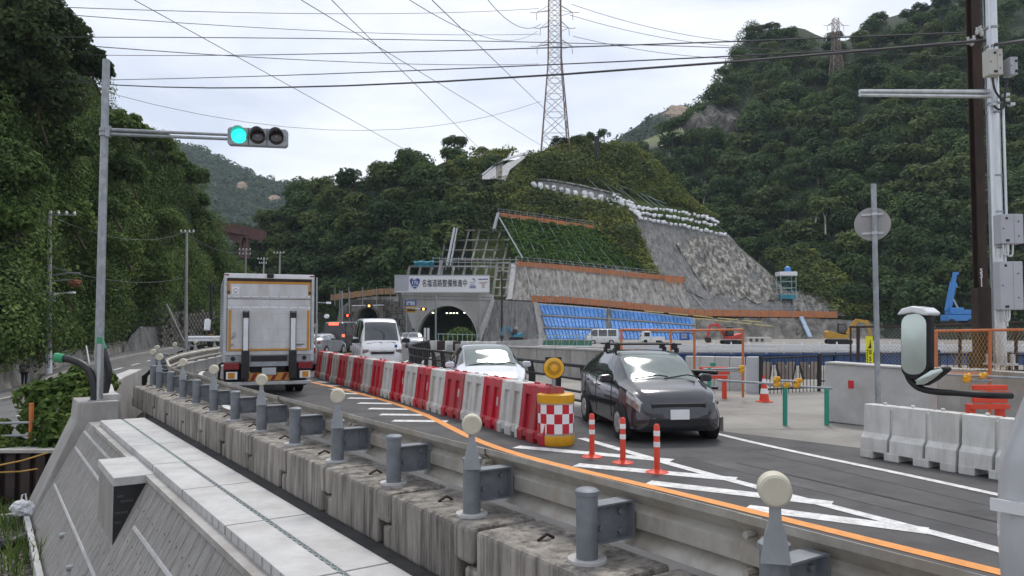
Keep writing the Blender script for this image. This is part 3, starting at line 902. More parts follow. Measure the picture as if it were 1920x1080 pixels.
# ------------------------------------------------------------------ central hill faces
def along(pl, u):
    t = u * (len(pl) - 1)
    i = min(int(t), len(pl) - 2)
    f = t - i
    return (pl[i][0] * (1 - f) + pl[i + 1][0] * f, pl[i][1] * (1 - f) + pl[i + 1][1] * f)
def face(name, top, bot, nu, nv, off, m, lab, amp=0., nsc=.3, S=S_cut, thick=1.2, rib=0.):
    rows = []
    for j in range(nv + 1):
        v = j / nv
        row = []
        for i in range(nu + 1):
            a, b = along(top, i / nu), along(bot, i / nu)
            P = S.p(a[0] * (1 - v) + b[0] * v, a[1] * (1 - v) + b[1] * v, off)
            if amp:
                P.y -= amp * nz3(P.x, P.z, 2.2, nsc) + amp * .5 * nz3(P.x, P.z, 7.7, nsc * 3)
            if rib:
                P.y -= rib * (abs(nz3(P.x + 1.2 * nz3(P.x, P.z, 4, .25), P.z * .13, 1.7, .9)) * 2 - .4)
            row.append(P)
        rows.append(row)
    # returns round the rim so that the face is a solid bench
    back = Vector((0, thick, 0))
    rows = [[p + back for p in rows[0]]] + rows + [[p + back for p in rows[-1]]]
    rows = [[r[0] + back] + r + [r[-1] + back] for r in rows]
    return struct(MB().sheet(rows), name, m, lab, smooth=50)
def tufts(name, top, bot, n, size, m, lab, off, hgt=.5, S=S_cut, rad=.5, per=14):
    C = []
    for _ in range(n):
        u, v = rnd.random(), rnd.random()
        a, b = along(top, u), along(bot, u)
        P = S.p(a[0] * (1 - v) + b[0] * v, a[1] * (1 - v) + b[1] * v, off)
        C.append((P.x, P.y, P.z + hgt * .3))
    C = np.array(C)
    Q = dome_leaves(C, (.4 + 1.5 * rs.rand(n) ** 2) * rad, n * per, size, .6, rs, hgt + .15, .4)
    return quads(name, Q, m, kind='stuff', label=lab)
face('sprayed_slope', [(962, 492), (1060, 497), (1170, 507), (1284, 522)], [(950, 562), (1060, 566), (1180, 578), (1304, 588)], 90, 12, .5, M['shotcrete_brown'], 'streaked grey brown sprayed concrete face between the orange nets', .25, .3, rib=.12)
face('sprayed_slope', [(1186, 398), (1250, 415), (1310, 428), (1366, 440)], [(1232, 520), (1320, 560), (1420, 582), (1500, 588)], 56, 26, .45, M['shotcrete_dark'], 'dark grey sprayed concrete slope below the sandbags', .4, .3, rib=.25)
face('sprayed_slope', [(1268, 458), (1284, 446), (1300, 448), (1318, 438), (1340, 446), (1362, 446), (1390, 470), (1430, 502)], [(1322, 540), (1338, 556), (1352, 548), (1376, 566), (1398, 556), (1420, 570), (1446, 562), (1492, 560)], 90, 36, .8, M['shotcrete'], 'wrinkled pale rock face under netting', .6, .4, rib=.65)
face('sprayed_slope', [(1280, 524), (1320, 545), (1400, 565), (1480, 548)], [(1300, 590), (1380, 590), (1470, 592), (1560, 592)], 30, 10, .6, M['shotcrete_dark'], 'grey sprayed concrete above the lower right bench', .5, .35)
face('sprayed_slope', [(1480, 545), (1510, 545), (1550, 548)], [(1490, 592), (1540, 592), (1590, 592)], 14, 10, .9, M['shotcrete'], 'rough pale sprayed patch below the scaffold platform', .6, .4)
face('rock_face', [(1300, 597), (1400, 596), (1500, 596), (1590, 600), (1680, 605)], [(1300, 642), (1400, 642), (1500, 642), (1600, 642), (1700, 642)], 90, 16, .6, M['concrete_rough'], 'rough grey excavated rock face at the yard level', .8, .35, rib=.6)
face('grass_slope', [(940, 402), (1000, 410), (1060, 420), (1112, 430)], [(968, 488), (1050, 494), (1130, 502), (1214, 512)], 30, 14, .3, M['grass_ground'], 'dense green sown face between the orange nets', .3, .5)
tufts('slope_grass', [(940, 404), (1060, 420), (1112, 430)], [(968, 488), (1080, 496), (1216, 512)], 1500, .55, M['leaf_grass'], 'dense green grass on the sown face', .5, .6, rad=.55, per=12)
tufts('slope_grass', [(1112, 432), (1150, 415), (1184, 402)], [(1214, 512), (1222, 514), (1234, 522)], 420, .5, M['leaf_slope'], 'olive grass between the sown face and the dark slope', .45, .7, rad=.65, per=13)
# shrubs on the upper hill
tufts('slope_shrubs', [(935, 335), (1000, 366), (1070, 376), (1130, 388), (1178, 404)], [(925, 396), (1000, 404), (1070, 415), (1150, 440), (1190, 500)], 1100, .6, M['leaf_slope'], 'olive shrubs on the upper cut face', .4, .9, rad=.85, per=16)
tufts('slope_shrubs', [(985, 300), (1060, 275), (1130, 268), (1190, 280)], [(1005, 326), (1080, 338), (1170, 358), (1265, 384)], 1300, .6, M['leaf_slope'], 'olive shrubs on the hilltop behind the sandbags', .4, .9, rad=.9, per=16)
tufts('slope_shrubs', [(1185, 278), (1220, 295), (1270, 350), (1310, 400)], [(1186, 364), (1232, 376), (1290, 388), (1345, 412)], 900, .5, M['leaf_slope'], 'yellow green grass on the upper right face', .4, .7, rad=.7, per=14)
tufts('slope_shrubs', [(1180, 384), (1260, 400), (1340, 425)], [(1185, 400), (1270, 424), (1366, 440)], 120, .35, M['leaf_grass'], 'grass strips between the sandbag rows', .4, .5, rad=.5, per=12)
tufts('slope_shrubs', [(830, 300), (880, 290), (935, 288), (975, 284)], [(850, 330), (875, 340), (898, 322), (925, 300)], 330, .6, M['leaf_slope'], 'shrubs on the ridge left of the white wall', .4, .9, rad=.9, per=16)
tufts('slope_shrubs', [(860, 350), (900, 340), (935, 345)], [(830, 430), (890, 430), (945, 480)], 330, .6, M['leaf_forest_olive'], 'shrubs left of the sown face above the lattice', .4, .9, rad=1., per=18)
tufts('slope_shrubs', [(1500, 470), (1540, 490), (1600, 545), (1650, 585)], [(1560, 586), (1590, 592), (1620, 594), (1660, 597)], 620, .6, M['leaf_slope'], 'shrubs on the rounded spur at the right', .2, .8, rad=.95, per=16)
face('grass_spur', [(1436, 478), (1500, 462), (1560, 510), (1650, 590)], [(1500, 590), (1560, 594), (1610, 596), (1690, 600)], 20, 12, .2, M['undergrowth'], 'low grassy spur at the foot of the forest', .4, .3, thick=5)
tufts('slope_shrubs', [(1440, 482), (1500, 466), (1545, 500)], [(1500, 545), (1530, 560), (1590, 592)], 520, .6, M['leaf_forest_olive'], 'shrubs on the spur under the forest edge', .6, .8, rad=1., per=18)

tufts('slope_shrubs', [(950, 338), (975, 326), (1004, 312)], [(935, 345), (975, 352), (1004, 346)], 260, .5, M['leaf_slope'], 'shrubs between the white hilltop wall and the sandbags', .5, .8, rad=.8, per=15)
def rag(name, c, rad, m, lab, cat, seed, sub=4):
    rng = np.random.RandomState(seed)
    bm = bmesh.new()
    bmesh.ops.create_icosphere(bm, subdivisions=sub, radius=1)
    for v in bm.verts:
        n_ = nz3(v.co.x, v.co.y, v.co.z + seed, 1.7) * .35 + nz3(v.co.x, v.co.y, v.co.z + seed, 5) * .18
        v.co = v.co * (1 + n_)
        v.co = Vector((v.co.x * rad[0], v.co.y * rad[1], v.co.z * rad[2]))
    me = bpy.data.meshes.new(name); bm.to_mesh(me); bm.free()
    me.materials.append(m)
    o = bpy.data.objects.new(name, me); col.objects.link(o); o.location = c
    return tag(o, lab, cat)
for tp, bt, n in (([(1000, 302), (1070, 284), (1140, 280), (1190, 292)], [(1010, 326), (1080, 338), (1170, 356), (1262, 382)], 95), ([(935, 338), (1000, 368), (1075, 378), (1176, 406)], [(928, 394), (1000, 402), (1075, 414), (1190, 490)], 60)):
    tufts('slope_shrubs', tp, bt, n, .62, M['leaf_forest_olive'], 'larger dark shrubs dotted over the upper cut hill', .6, .9, rad=1.7, per=90)
# white sandbags in rows on the hill
bagm = MB()
bagm.lathe([(.12, -.26), (.36, -.2), (.46, 0), (.34, .22), (.08, .3)], n=8)
bag0 = None
def bagrow(pts, n, lab, sc=1., tall=1.):
    global bag0
    for i in range(n):
        x, y = along(pts, i / (n - 1))
        P = S_cut.p(x + rnd.uniform(-2, 2), y + rnd.uniform(-1.2, 1.2), 1.5)
        if bag0 is None:
            bag0 = rag('sandbag', (0, 0, 0), (.40, .36, .34), M['sandbag'], lab, 'sandbag', 5, sub=2)
            tag(bag0, lab, 'sandbag', 'white sandbags on the cut slope')
            o = bag0
        else:
            o = bag0.copy(); col.objects.link(o); o['label'] = lab
        o.location = P
        s = sc * rnd.uniform(.95, 1.55)
        o.scale = (s * rnd.uniform(.8, 1.2), s, s * tall * rnd.uniform(.85, 1.15))
        o.rotation_euler = (rnd.uniform(-.3, .3), -.35 * (tall > 1) + rnd.uniform(-.4, .4), rnd.uniform(-.5, .5))
up, lo_ = [(1000, 343), (1040, 350), (1080, 358), (1125, 368), (1165, 378)], [(1022, 358), (1072, 366), (1120, 376), (1160, 390)]
bagrow([(x, y + 3) for x, y in up], 13, 'white sandbag in the upper left row spaced along the dark ledge', 1.0, 1.9)
bagrow(lo_, 9, 'white sandbag in the lower left row half hidden by shrubs', .9)
for k, (p, n) in enumerate((([(1206, 391), (1262, 395), (1326, 408), (1345, 416)], 27), ([(1178, 383), (1200, 400), (1270, 408), (1342, 423)], 29), ([(1184, 393), (1204, 411), (1280, 423), (1358, 440)], 29))):
    bagrow(p, n, 'white sandbag packed in the %s row at the right end of the slope' % ['top', 'middle', 'bottom'][k], .8)
bagrow([(1150, 366), (1176, 377), (1204, 392)], 9, 'white sandbag where the left rows join the packed right rows', .85)

# orange net fences on the benches
def net_fence(pts, hpx, npost, lab, m='orange_net', S=S_cut, off=1.3):
    root = thing('net_fence', lab, 'fence', S.p(*along(pts, .5), off), 0, 'net fences on the benches')
    rows = [[], []]
    for i in range(41):
        x, y = along(pts, i / 40)
        P = S.p(x, y, off)
        hh = hpx * P.y / F
        rows[0].append(P); rows[1].append(P + Vector((0, 0, hh * (1 + .06 * math.sin(i * 2.2)))))
    mb = MB()
    back = Vector((0, .08, 0))
    mb.sheet([rows[0], rows[1], [p + back for p in rows[1]], [p + back for p in rows[0]], rows[0]])
    mb.build('net', M[m], root, world=True)
    for i in range(npost):
        x, y = along(pts, (i + .02) / (npost - .96))
        P = S.p(x, y, off + .05)
        hh = hpx * P.y / F
        MB().tube([P - Vector((0, .05, .1)), P + Vector((0, -.05, hh * 1.9))], .05, 5).build('post', M['steel_grey'], root, world=True)
    mb = MB()
    a = [S.p(*along(pts, i / 12), off + .06) for i in range(13)]
    for q in (1.3, 1.85):
        mb.tube([p + Vector((0, 0, hpx * p.y / F * q)) for p in a], .035, 5)
    mb.build('handrail', M['steel_grey'], root, world=True)
    return root
net_fence([(996, 566), (1060, 568), (1150, 576), (1230, 584), (1300, 592), (1420, 594), (1570, 596)], 12, 44, 'long orange net fence along the bench above the blue sheets')
net_fence([(966, 498), (1040, 504), (1120, 512), (1190, 520), (1286, 528)], 9, 26, 'orange net fence along the top of the brown sprayed face')
net_fence([(934, 406), (980, 412), (1040, 420), (1114, 431)], 8, 14, 'tan orange net fence above the green sown face')
net_fence([(1247, 529), (1283, 531)], 10, 3, 'short orange net box on the bench by the dark slope', off=1.9)
# ropes / pipes running down the slopes
def line_on(x0, y0, x1, y1, r, m, off=1.2, S=S_cut, n=6):
    pts = [S.p(x0 + (x1 - x0) * i / n, y0 + (y1 - y0) * i / n, off) for i in range(n + 1)]
    return pts, r, m
def ropes(lab, cat, name, segs, r, m, off=1.2, S=S_cut, grp=None):
    root = thing(name, lab, cat, S.p(segs[0][0], segs[0][1], off), 0, grp)
    for s in segs:
        MB().tube(line_on(*s, r, m, off, S)[0], r, 5).build('line', M[m], root, world=True)
    return root
ropes('pale safety ropes hanging down the green sown face', 'rope', 'safety_ropes', [(955 + 17 * i, 402 + i * 2.6, 992 + 21 * i, 492 + i * 2.0) for i in range(10)], .04, 'mint', 1.4)
ropes('pale ropes over the grassy right shoulder', 'rope', 'safety_ropes', [(1070 + 30 * i, 302 + 11 * i, 1130 + 32 * i, 362 + 9 * i) for i in range(5)] + [(1062, 308, 1250, 382), (1090, 318, 1170, 362), (1180, 346, 1235, 388)], .04, 'mint', 1.6)
ropes('long ropes along the right edge of the cut slope', 'rope', 'safety_ropes', [(1262, 350, 1345, 425), (1270, 352, 1372, 448), (1366, 446, 1436, 506), (1436, 506, 1500, 580)], .05, 'cable_grey', 1.6)
ropes('white streaks of pipe down the brown sprayed face', 'pipe', 'drain_pipe', [(984, 500, 1000, 560), (1072, 508, 1096, 564), (1258, 530, 1284, 580), (1298, 552, 1330, 588)], .09, 'concrete_new', 1.0)
for k, (a, b, lab) in enumerate((((1208, 583), (1556, 610), 'upper'), ((1250, 592), (1470, 617), 'lower'))):
    pass
yp = thing('barrier_pole', 'upper line of pale yellow poles fixed across the rock face', 'pole', S_cut.p(1380, 597, 1.4))
for i in range(5):
    x = 1208 + i * 46
    MB().tube(line_on(x, 583 + i * 4.4 - 0, x + 36, 586.5 + i * 4.4, .1, '', 1.9)[0], .1, 6).build('pole', M['pale_yellow'], yp, world=True)
yp = thing('barrier_pole', 'lower line of pale yellow poles fixed across the rock face', 'pole', S_cut.p(1380, 602, 1.4))
for i in range(4):
    x = 1300 + i * 38
    MB().tube(line_on(x, 596.5 + i * 3.9, x + 33, 599.5 + i * 3.9, .1, '', 2.2)[0], .1, 6).build('pole', M['pale_yellow'], yp, world=True)
ch = thing('drain_chute', 'pale blue corrugated chute lying down the rock face', 'chute', S_cut.p(1510, 615, 1.6))
a, b = S_cut.p(1502, 594, 1.8), S_cut.p(1519, 632, 1.8)
MB().beam(a, b, .8, .25).build('trough', mat('chute_blue', (.42, .52, .68), .5), ch, world=True)

# ------------------------------------------------------------------ blue sheeted wall
bw = thing('slope_wall', 'grey slope wall with rows of blue sheets tied over its panels', 'wall', S_cut.p(1150, 632, .6))
rows = []
Wt, Wb = [(1006, 568), (1100, 575), (1200, 584), (1304, 596)], [(1022, 640), (1100, 640), (1200, 640), (1304, 640)]
for j in range(9):
    row = []
    for i in range(31):
        a, b = along(Wt, i / 30), along(Wb, i / 30)
        row.append(S_cut.p(a[0] + (b[0] - a[0]) * j / 8, a[1] + (b[1] - a[1]) * j / 8, .8))
    rows.append(row)
MB().sheet(rows).build('wall_face', M['concrete'], bw, world=True)
sheet_me = None
NS = 22
for half, (u0, u1) in enumerate(((.02, .455), (.485, .985))):
    for r in range(3):
        v0, v1 = (.025 + r * .325), (.025 + r * .325 + .275)
        n = 17 if half == 0 else 21
        for i in range(n):
            u = u0 + (u1 - u0) * (i + .5) / n
            wd = (u1 - u0) / n * .93
            P = []
            for (uu, vv) in ((u - wd / 2 - .006, v0), (u + wd / 2 - .006, v0), (u + wd / 2 + .006, v1), (u - wd / 2 + .006, v1)):
                a, b = along(Wt, max(0, min(1, uu))), along(Wb, max(0, min(1, uu)))
                P.append(S_cut.p(a[0] + (b[0] - a[0]) * vv, a[1] + (b[1] - a[1]) * vv, .95))
            mb = MB()
            o3 = Vector((0, -.10, .04))
            mid = [(P[0] + P[3]) / 2 * .5 + (P[1] + P[2]) / 2 * .5 + Vector((0, -.15, .04))]
            vs = P + [p.lerp(mid[0], .22) + o3 for p in P]
            mb.add(vs, [(0, 1, 5, 4), (1, 2, 6, 5), (2, 3, 7, 6), (3, 0, 4, 7), (4, 5, 6, 7)])
            mb.build('blue_sheet', M['blue_sheet'], bw, world=True)
for vv in (.315, .64, .965):
    pts = []
    for i in range(13):
        a, b = along(Wt, i / 12), along(Wb, i / 12)
        pts.append(S_cut.p(a[0] + (b[0] - a[0]) * vv, a[1] + (b[1] - a[1]) * vv, 1.1))
    MB().tube(pts, .16, 6).build('waling', M['concrete'], bw, world=True)
a, b = along(Wt, .47), along(Wb, .475)
MB().tube([S_cut.p(*a, 1.15), S_cut.p(*b, 1.15)], .28, 6).build('joint_strip', M['shotcrete_dark'], bw, world=True)

# dark flank wall between portal and sheets
fw = thing('flank_wall', 'dark grey sprayed flank wall right of the tunnel portal', 'wall', at(965, 640, 131))
mb = MB()
y0 = 129.5
pl = [(903, 645), (922, 575), (928, 562), (1000, 566), (1014, 645)]
mb.prism(pl, lambda u, v, w_: at(u, v, y0 + (645 - v) * .05) + Vector((0, w_, 0)), 0, 4)
mb.build('wall_face', M['shotcrete_dark'], fw, world=True)
mb = MB()
mb.prism([(1000, 566), (1008, 567), (1024, 645), (1013, 645)], lambda u, v, w_: at(u, v, y0 + (645 - v) * .05 - .3) + Vector((0, w_, 0)), 0, 3)
mb.build('edge_strip', M['concrete'], fw, world=True)
mb = MB()
mb.prism([(958, 494), (968, 496), (960, 560), (948, 562)], lambda u, v, w_: S_cut.p(u, v, 1.4) + Vector((0, w_, 0)), 0, 2)
o = mb.build('drain_channel', M['concrete_new']); tag(o, 'pale concrete drain channel up the edge of the brown face', 'channel')

# concrete lattice frames
def lattice(lab, x0, x1, y0, y1, nx, ny, shear, S, off, m='concrete', r=.28):
    root = thing('concrete_lattice', lab, 'slope frame', S.p((x0 + x1) / 2, y1, off), 0, 'concrete slope frames')
    m = 'concrete_rough' if m == 'concrete' else m
    def q(i, j):
        v = j / ny
        return S.p(x0 + (x1 - x0) * i / nx + shear * (1 - v), y0 + (y1 - y0) * v, off)
    for i in range(nx + 1):
        MB().tube([q(i, j) for j in range(ny + 1)], r, 4).build('upright_beam', M[m], root, world=True)
    for j in range(ny + 1):
        MB().tube([q(i, j) + Vector((0, -.03, 0)) for i in range(nx + 1)], r * .9, 4).build('cross_beam', M[m], root, world=True)
    return root
lattice('mossy concrete slope lattice above the tunnel sign', 826, 944, 432, 488, 6, 3, 14, S_cut, .6, 'concrete_rough', .2)
lattice('low concrete slope frame directly above the tunnel sign', 764, 930, 500, 520, 8, 1, 4, S_cut, 1.5, 'concrete', .24)
lattice('pale concrete slope frame right of the tunnel sign', 924, 948, 494, 556, 2, 4, 8, S_cut, 1.8, 'concrete', .26)
# scaffold walkway above the sign
scf = thing('scaffold', 'steel pipe scaffold walkway above the tunnel sign', 'scaffold', at(860, 500, 133))
for i in range(14):
    x = 812 + i * 12
    MB().tube([at(x, 506, 132.5), at(x, 482, 132.5)], .06, 5).build('upright', M['steel_grey'], scf, world=True)
for y in (484, 491, 499):
    MB().tube([at(810, y, 132.4), at(972, y + 3, 132.4)], .06, 5).build('ledger', M['steel_grey'], scf, world=True)
MB().tube([at(838, 498, 132), at(852, 428, 141)], .22, 5).build('ladder_pipe', M['steel_grey'], scf, world=True)
MB().tube([at(844, 498, 132), at(857, 428, 141)], .14, 5).build('ladder_pipe', M['steel_grey'], scf, world=True)
MB().tube([at(822, 518, 132), at(828, 488, 132)], .3, 5).build('ladder_pipe', M['steel_grey'], scf, world=True)
MB().tube([at(926, 430, 143), at(934, 400, 146)], .3, 5).build('ladder_pipe', M['steel_grey'], scf, world=True)
MB().tube([at(936, 408, 145), at(980, 484, 136)], .14, 5).build('brace', M['steel_grey'], scf, world=True)
mb = MB()
rows = []
for j in range(5):
    rows.append([at(776 + i * 4.2, 489 + j * 2.6 + 1.2 * math.sin(i * 1.3 + j), 131.8 - .25 * math.sin(j * 1.4) + .12 * math.sin(i * 2.1)) for i in range(10)])
rows.append([p + Vector((0, .5, 0)) for p in rows[-1]])
o = mb.sheet(rows).build('tarpaulin', M['teal']); tag(o, 'crumpled blue tarpaulin on the scaffold above the tunnel sign', 'tarpaulin')

# retaining wall and steps on the hilltop
ww = thing('hilltop_wall', 'white concrete wall with a dark gap curving over the hilltop', 'wall', S_cut.p(940, 332, 1))
def strip(root, name, top, bot, m, off, S=S_cut, n=12, th=.6):
    r0 = [S.p(*along(top, i / n), off) for i in range(n + 1)]
    r1 = [S.p(*along(bot, i / n), off) for i in range(n + 1)]
    b = Vector((0, th, 0))
    return MB().sheet([[p + b for p in r0], r0, r1, [p + b for p in r1]]).build(name, M[m], root, world=True)
strip(ww, 'left_panel', [(904, 331), (918, 319), (930, 311)], [(904, 336), (918, 336), (930, 334)], 'concrete_new', 3.2)
strip(ww, 'right_panel', [(942, 312), (950, 306), (966, 300), (984, 292)], [(942, 338), (948, 338), (956, 318), (984, 296)], 'concrete_new', 3.2)
strip(ww, 'gap_panel', [(929, 310), (944, 304)], [(929, 336), (944, 337)], 'black_metal', 3.15)
strip(ww, 'coping', [(904, 326), (930, 305), (960, 292), (990, 284)], [(904, 329), (930, 308), (960, 296), (990, 288)], 'steel_grey', 3.4)
o = MB(); a = S_cut.p(1119, 308, 1.0)
o.beam(a - Vector((0, 0, 1)), at(1119, 256, a.y), 1.1, 1.1)
o = o.build('dark_post', M['black_metal']); tag(o, 'thick black post standing on the hilltop', 'post')
ld = thing('ledge', 'thin dark ledge above the left sandbag rows', 'ledge', S_cut.p(1080, 350, 1))
strip(ld, 'top_rail', [(995, 333), (1040, 337), (1090, 346), (1165, 364)], [(995, 335.5), (1040, 339.5), (1090, 348.5), (1165, 366.5)], 'shotcrete', 1.2)
strip(ld, 'backing', [(996, 336), (1040, 340), (1090, 349), (1165, 367)], [(1008, 352), (1050, 360), (1095, 370), (1175, 382)], 'shotcrete_dark', .55)

# ------------------------------------------------------------------ tunnel portal
YP = 131.0
def pp(u, v, w_=0):
    p = at(u, v, YP)
    return Vector((p.x, YP + w_, p.z))
por = thing('tunnel_portal', 'large concrete tunnel portal with an arched opening', 'tunnel portal', pp(838, 645))
acx, acy, arx, ary = 838.0, 640.0, 57.0, 67.0
arch = [(acx + arx * math.cos(a), acy - ary * math.sin(a)) for a in np.linspace(0, math.pi, 25)]
arch = [(895, 648)] + arch + [(781, 648)]
outer_r = [(905, 648), (928, 560), (922, 547), (744, 547), (722, 648)]
def outer_pt(a):
    # intersection of a ray from the arch centre with the outline
    c, s_ = math.cos(a), -math.sin(a)
    best = 1e9
    P = outer_r + [outer_r[0]]
    for (x1, y1), (x2, y2) in zip(P[:-1], P[1:]):
        dx, dy = x2 - x1, y2 - y1
        den = c * dy - s_ * dx
        if abs(den) < 1e-6: continue
        t = ((x1 - acx) * dy - (y1 - acy) * dx) / den
        q = ((x1 - acx) * s_ - (y1 - acy) * c) / den
        if t > 0 and -1e-6 <= q <= 1 + 1e-6: best = min(best, t)
    return (acx + c * best, acy + s_ * best)
outp = [(905, 648)] + [outer_pt(a) for a in np.linspace(0, math.pi, 25)] + [(722, 648)]
rows = [[pp(u, v) for u, v in outp], [pp(u + (x - u) * .5, v + (y - v) * .5) for (u, v), (x, y) in zip(outp, arch)], [pp(u, v) for u, v in arch], [pp(u, v, 4) for u, v in arch]]
rows.insert(0, [pp(u, v, 4) for u, v in outp])
MB().sheet(rows)  .build('facade', mat('concrete_portal', (.47, .46, .435), .88, var=.15, scale=.5, dirt=(.36, .345, .32), dirts=.5), por, world=True)
ring = [[pp(acx + (u - acx) * f, acy + (v - acy) * f, w_) for u, v in arch] for f, w_ in ((1.0, .1), (1.0, -.25), (1.035, -.25), (1.035, .1))]
MB().sheet(ring).build('arch_ring', M['concrete_new'], por, world=True)
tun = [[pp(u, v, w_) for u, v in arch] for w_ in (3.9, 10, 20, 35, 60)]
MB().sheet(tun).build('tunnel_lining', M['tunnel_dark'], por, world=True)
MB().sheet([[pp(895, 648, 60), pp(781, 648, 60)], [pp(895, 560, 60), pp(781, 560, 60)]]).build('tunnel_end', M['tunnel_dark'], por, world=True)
for i, x in enumerate((812, 838, 845, 851, 857, 871)):
    a = at(x, 586.5 + (0 if i in (0, 5) else .6), YP + 3.5)
    MB().box(a, (.3, .4, .16)).build('tunnel_lamp', M['lamp_tunnel'], por, world=True)
# stepped left wing of stone courses
for r in range(8):
    v0 = 556 + r * 11
    for k in range(3):
        u0 = 738 - r * 2.4 + k * 11 + (4 if r % 2 else 0)
        u1 = u0 + 10
        if u1 < 756 + r * 3.6:
            a, b = pp(u0, v0, -.9), pp(u1, v0 + 9.6, -.35)
            MB().bb((a.x, YP - .55 - .06 * ((r + k) % 3), a.z), (b.x, YP - .03, b.z)).build('stone', M['stone_wall' if (r * 3 + k) % 4 else 'concrete'], por, world=True)
mb = MB()
mb.prism([(746, 549), (752, 549), (783, 648), (775, 648)], lambda u, v, w_: pp(u, v, w_), -.5, -.02)
mb.build('joint', M['shotcrete_dark'], por, world=True)
mb = MB()
mb.prism([(921, 562), (928, 562), (900, 648), (888, 648)], lambda u, v, w_: pp(u, v, w_), -1.2, -.02)
mb.build('wing_edge', M['concrete_new'], por, world=True)
mb = MB()
for v in (554, 560):
    mb.tube([pp(746, v, -.15), pp(922, v + 3, -.15)], .05, 5)
mb.build('conduit', M['steel_grey'], por, world=True)
MB().bb(pp(771, 616, -.2), pp(777, 620, -.01)).build('plate', M['black_metal'], por, world=True)

# the long sign over the portal
def text_obj(body, size, m, parent, M4, name='lettering', ext=.004, sx=1., align='CENTER', bold=0.):
    cu = bpy.data.curves.new(name, 'FONT')
    cu.body = body
    cu.size = size
    cu.align_x = align
    cu.align_y = 'CENTER'
    cu.extrude = ext
    cu.offset = bold
    cu.resolution_u = 3
    tmp = bpy.data.objects.new(name + '_tmp', cu)
    col.objects.link(tmp)
    bpy.context.view_layer.update()
    me = bpy.data.meshes.new_from_object(tmp.evaluated_get(bpy.context.evaluated_depsgraph_get()))
    bpy.data.objects.remove(tmp)
    bpy.data.curves.remove(cu)
    me.transform(M4 @ Matrix.Diagonal((sx, 1, 1, 1)))
    me.materials.clear()
    me.materials.append(m)
    o = bpy.data.objects.new(name, me)
    col.objects.link(o)
    o.parent = parent
    return o
FACE = Matrix.Rotation(math.pi / 2, 4, 'X')       # text plane turned to face -y
sg = thing('portal_sign', 'long white banner sign reading 名塩道路整備推進中 over the tunnel', 'sign', pp(830, 548, -.8))
a, b = pp(743, 517.5, -1.1), pp(917.5, 548, -.7)
MB().bb(a, b).build('board', M['sign_white'], sg, world=True, bevel=.03)
mb = MB()
fr = .12
for q0, q1 in (((a.x - fr, a.z), (b.x + fr, a.z + fr)), ((a.x - fr, b.z - fr), (b.x + fr, b.z)), ((a.x - fr, b.z), (a.x, a.z)), ((b.x, b.z), (b.x + fr, a.z))):
    mb.bb((q0[0], YP - 1.16, q0[1]), (q1[0], YP - .72, q1[1]))
mb.build('frame', M['sign_grey'], sg, world=True)
c = pp(755.5, 533, -1.12)
MB().bb((a.x + .02, YP - 1.125, b.z + .15), (pp(768, 533).x, YP - 1.105, a.z - .02)).build('panel', M['sign_grey'], sg, world=True)
def loc_s(px, py, d=-1.14):
    p = pp(px, py, d)
    return Matrix.Translation(p - sg.location)
text_obj('名塩道路整備推進中', 1.34, M['ink'], sg, loc_s(835, 532.5) @ FACE, sx=.64, bold=.012)
sh = [(-1, .62), (-.75, .92), (-.3, 1.0), (0, .9), (.3, 1.0), (.75, .92), (1, .62), (.9, .1), (.6, -.55), (0, -1.05), (-.6, -.55), (-.9, .1)]
c = pp(779.5, 532, 0)
mb = MB(); mb.prism([(u * .96, v * .98) for u, v in sh], lambda u, v, w_: Vector((c.x + u, YP - 1.15 + w_, c.z + v)), 0, .03); mb.build('route_shield_rim', M['sign_white'], sg, world=True)
mb = MB(); mb.prism([(u * .88, v * .9) for u, v in sh], lambda u, v, w_: Vector((c.x + u, YP - 1.175 + w_, c.z + v)), 0, .03); mb.build('route_shield', M['sign_blue'], sg, world=True)
text_obj('176', .8, M['sign_white'], sg, loc_s(779.5, 531.3, -1.185) @ FACE, bold=.01)
text_obj('国道', .36, M['sign_white'], sg, loc_s(779.5, 524.7, -1.185) @ FACE, bold=.012)
text_obj('ROUTE', .22, M['sign_white'], sg, loc_s(779.5, 537.3, -1.185) @ FACE, bold=.01)
# swirl mark, caption lines and faint pink figure at the right end
c = pp(886.5, 527, 0)
mb = MB()
def arc(mb, c, r0, r1, a0, a1, d, n=14):
    A = [a0 + (a1 - a0) * i / n for i in range(n + 1)]
    mb.sheet([[Vector((c.x + r * math.cos(q), YP + d, c.z + r * math.sin(q))) for q in A] for r in (r0, r1)])
arc(mb, c, .42, .52, -2.8, .6, -1.13); arc(mb, c, .22, .30, -2.2, 1.4, -1.13)
mb.build('swirl_mark', mat('sign_swirl', (.35, .42, .52), .5), sg, world=True)
mb = MB(); arc(mb, c, .3, .42, .5, 1.6, -1.132); mb.build('swirl_tip', M['ink'], sg, world=True)
mb = MB()
for (x0, x1, y0, y1) in ((882, 892, 534.5, 535.6), (881, 893, 537, 538.2), (881, 893, 539.2, 540.8), (897.5, 915.5, 523.2, 525.2)):
    p, q = pp(x0, y0), pp(x1, y1)
    n = 7
    for i in range(n):
        xa = p.x + (q.x - p.x) * i / n; xb = xa + (q.x - p.x) / n * .8
        mb.bb((xa, YP - 1.14, q.z), (xb, YP - 1.105, p.z))
mb.build('small_print', M['sign_blue'], sg, world=True)
mb = MB()
mb.prism([(898, 529), (916, 528.5), (913, 532), (909, 533), (909.5, 541), (904, 541), (904, 533.5), (900, 532)], lambda u, v, w_: pp(u, v, -1.13 + w_), 0, .02)
mb.build('pink_mark', M['pink'], sg, world=True)

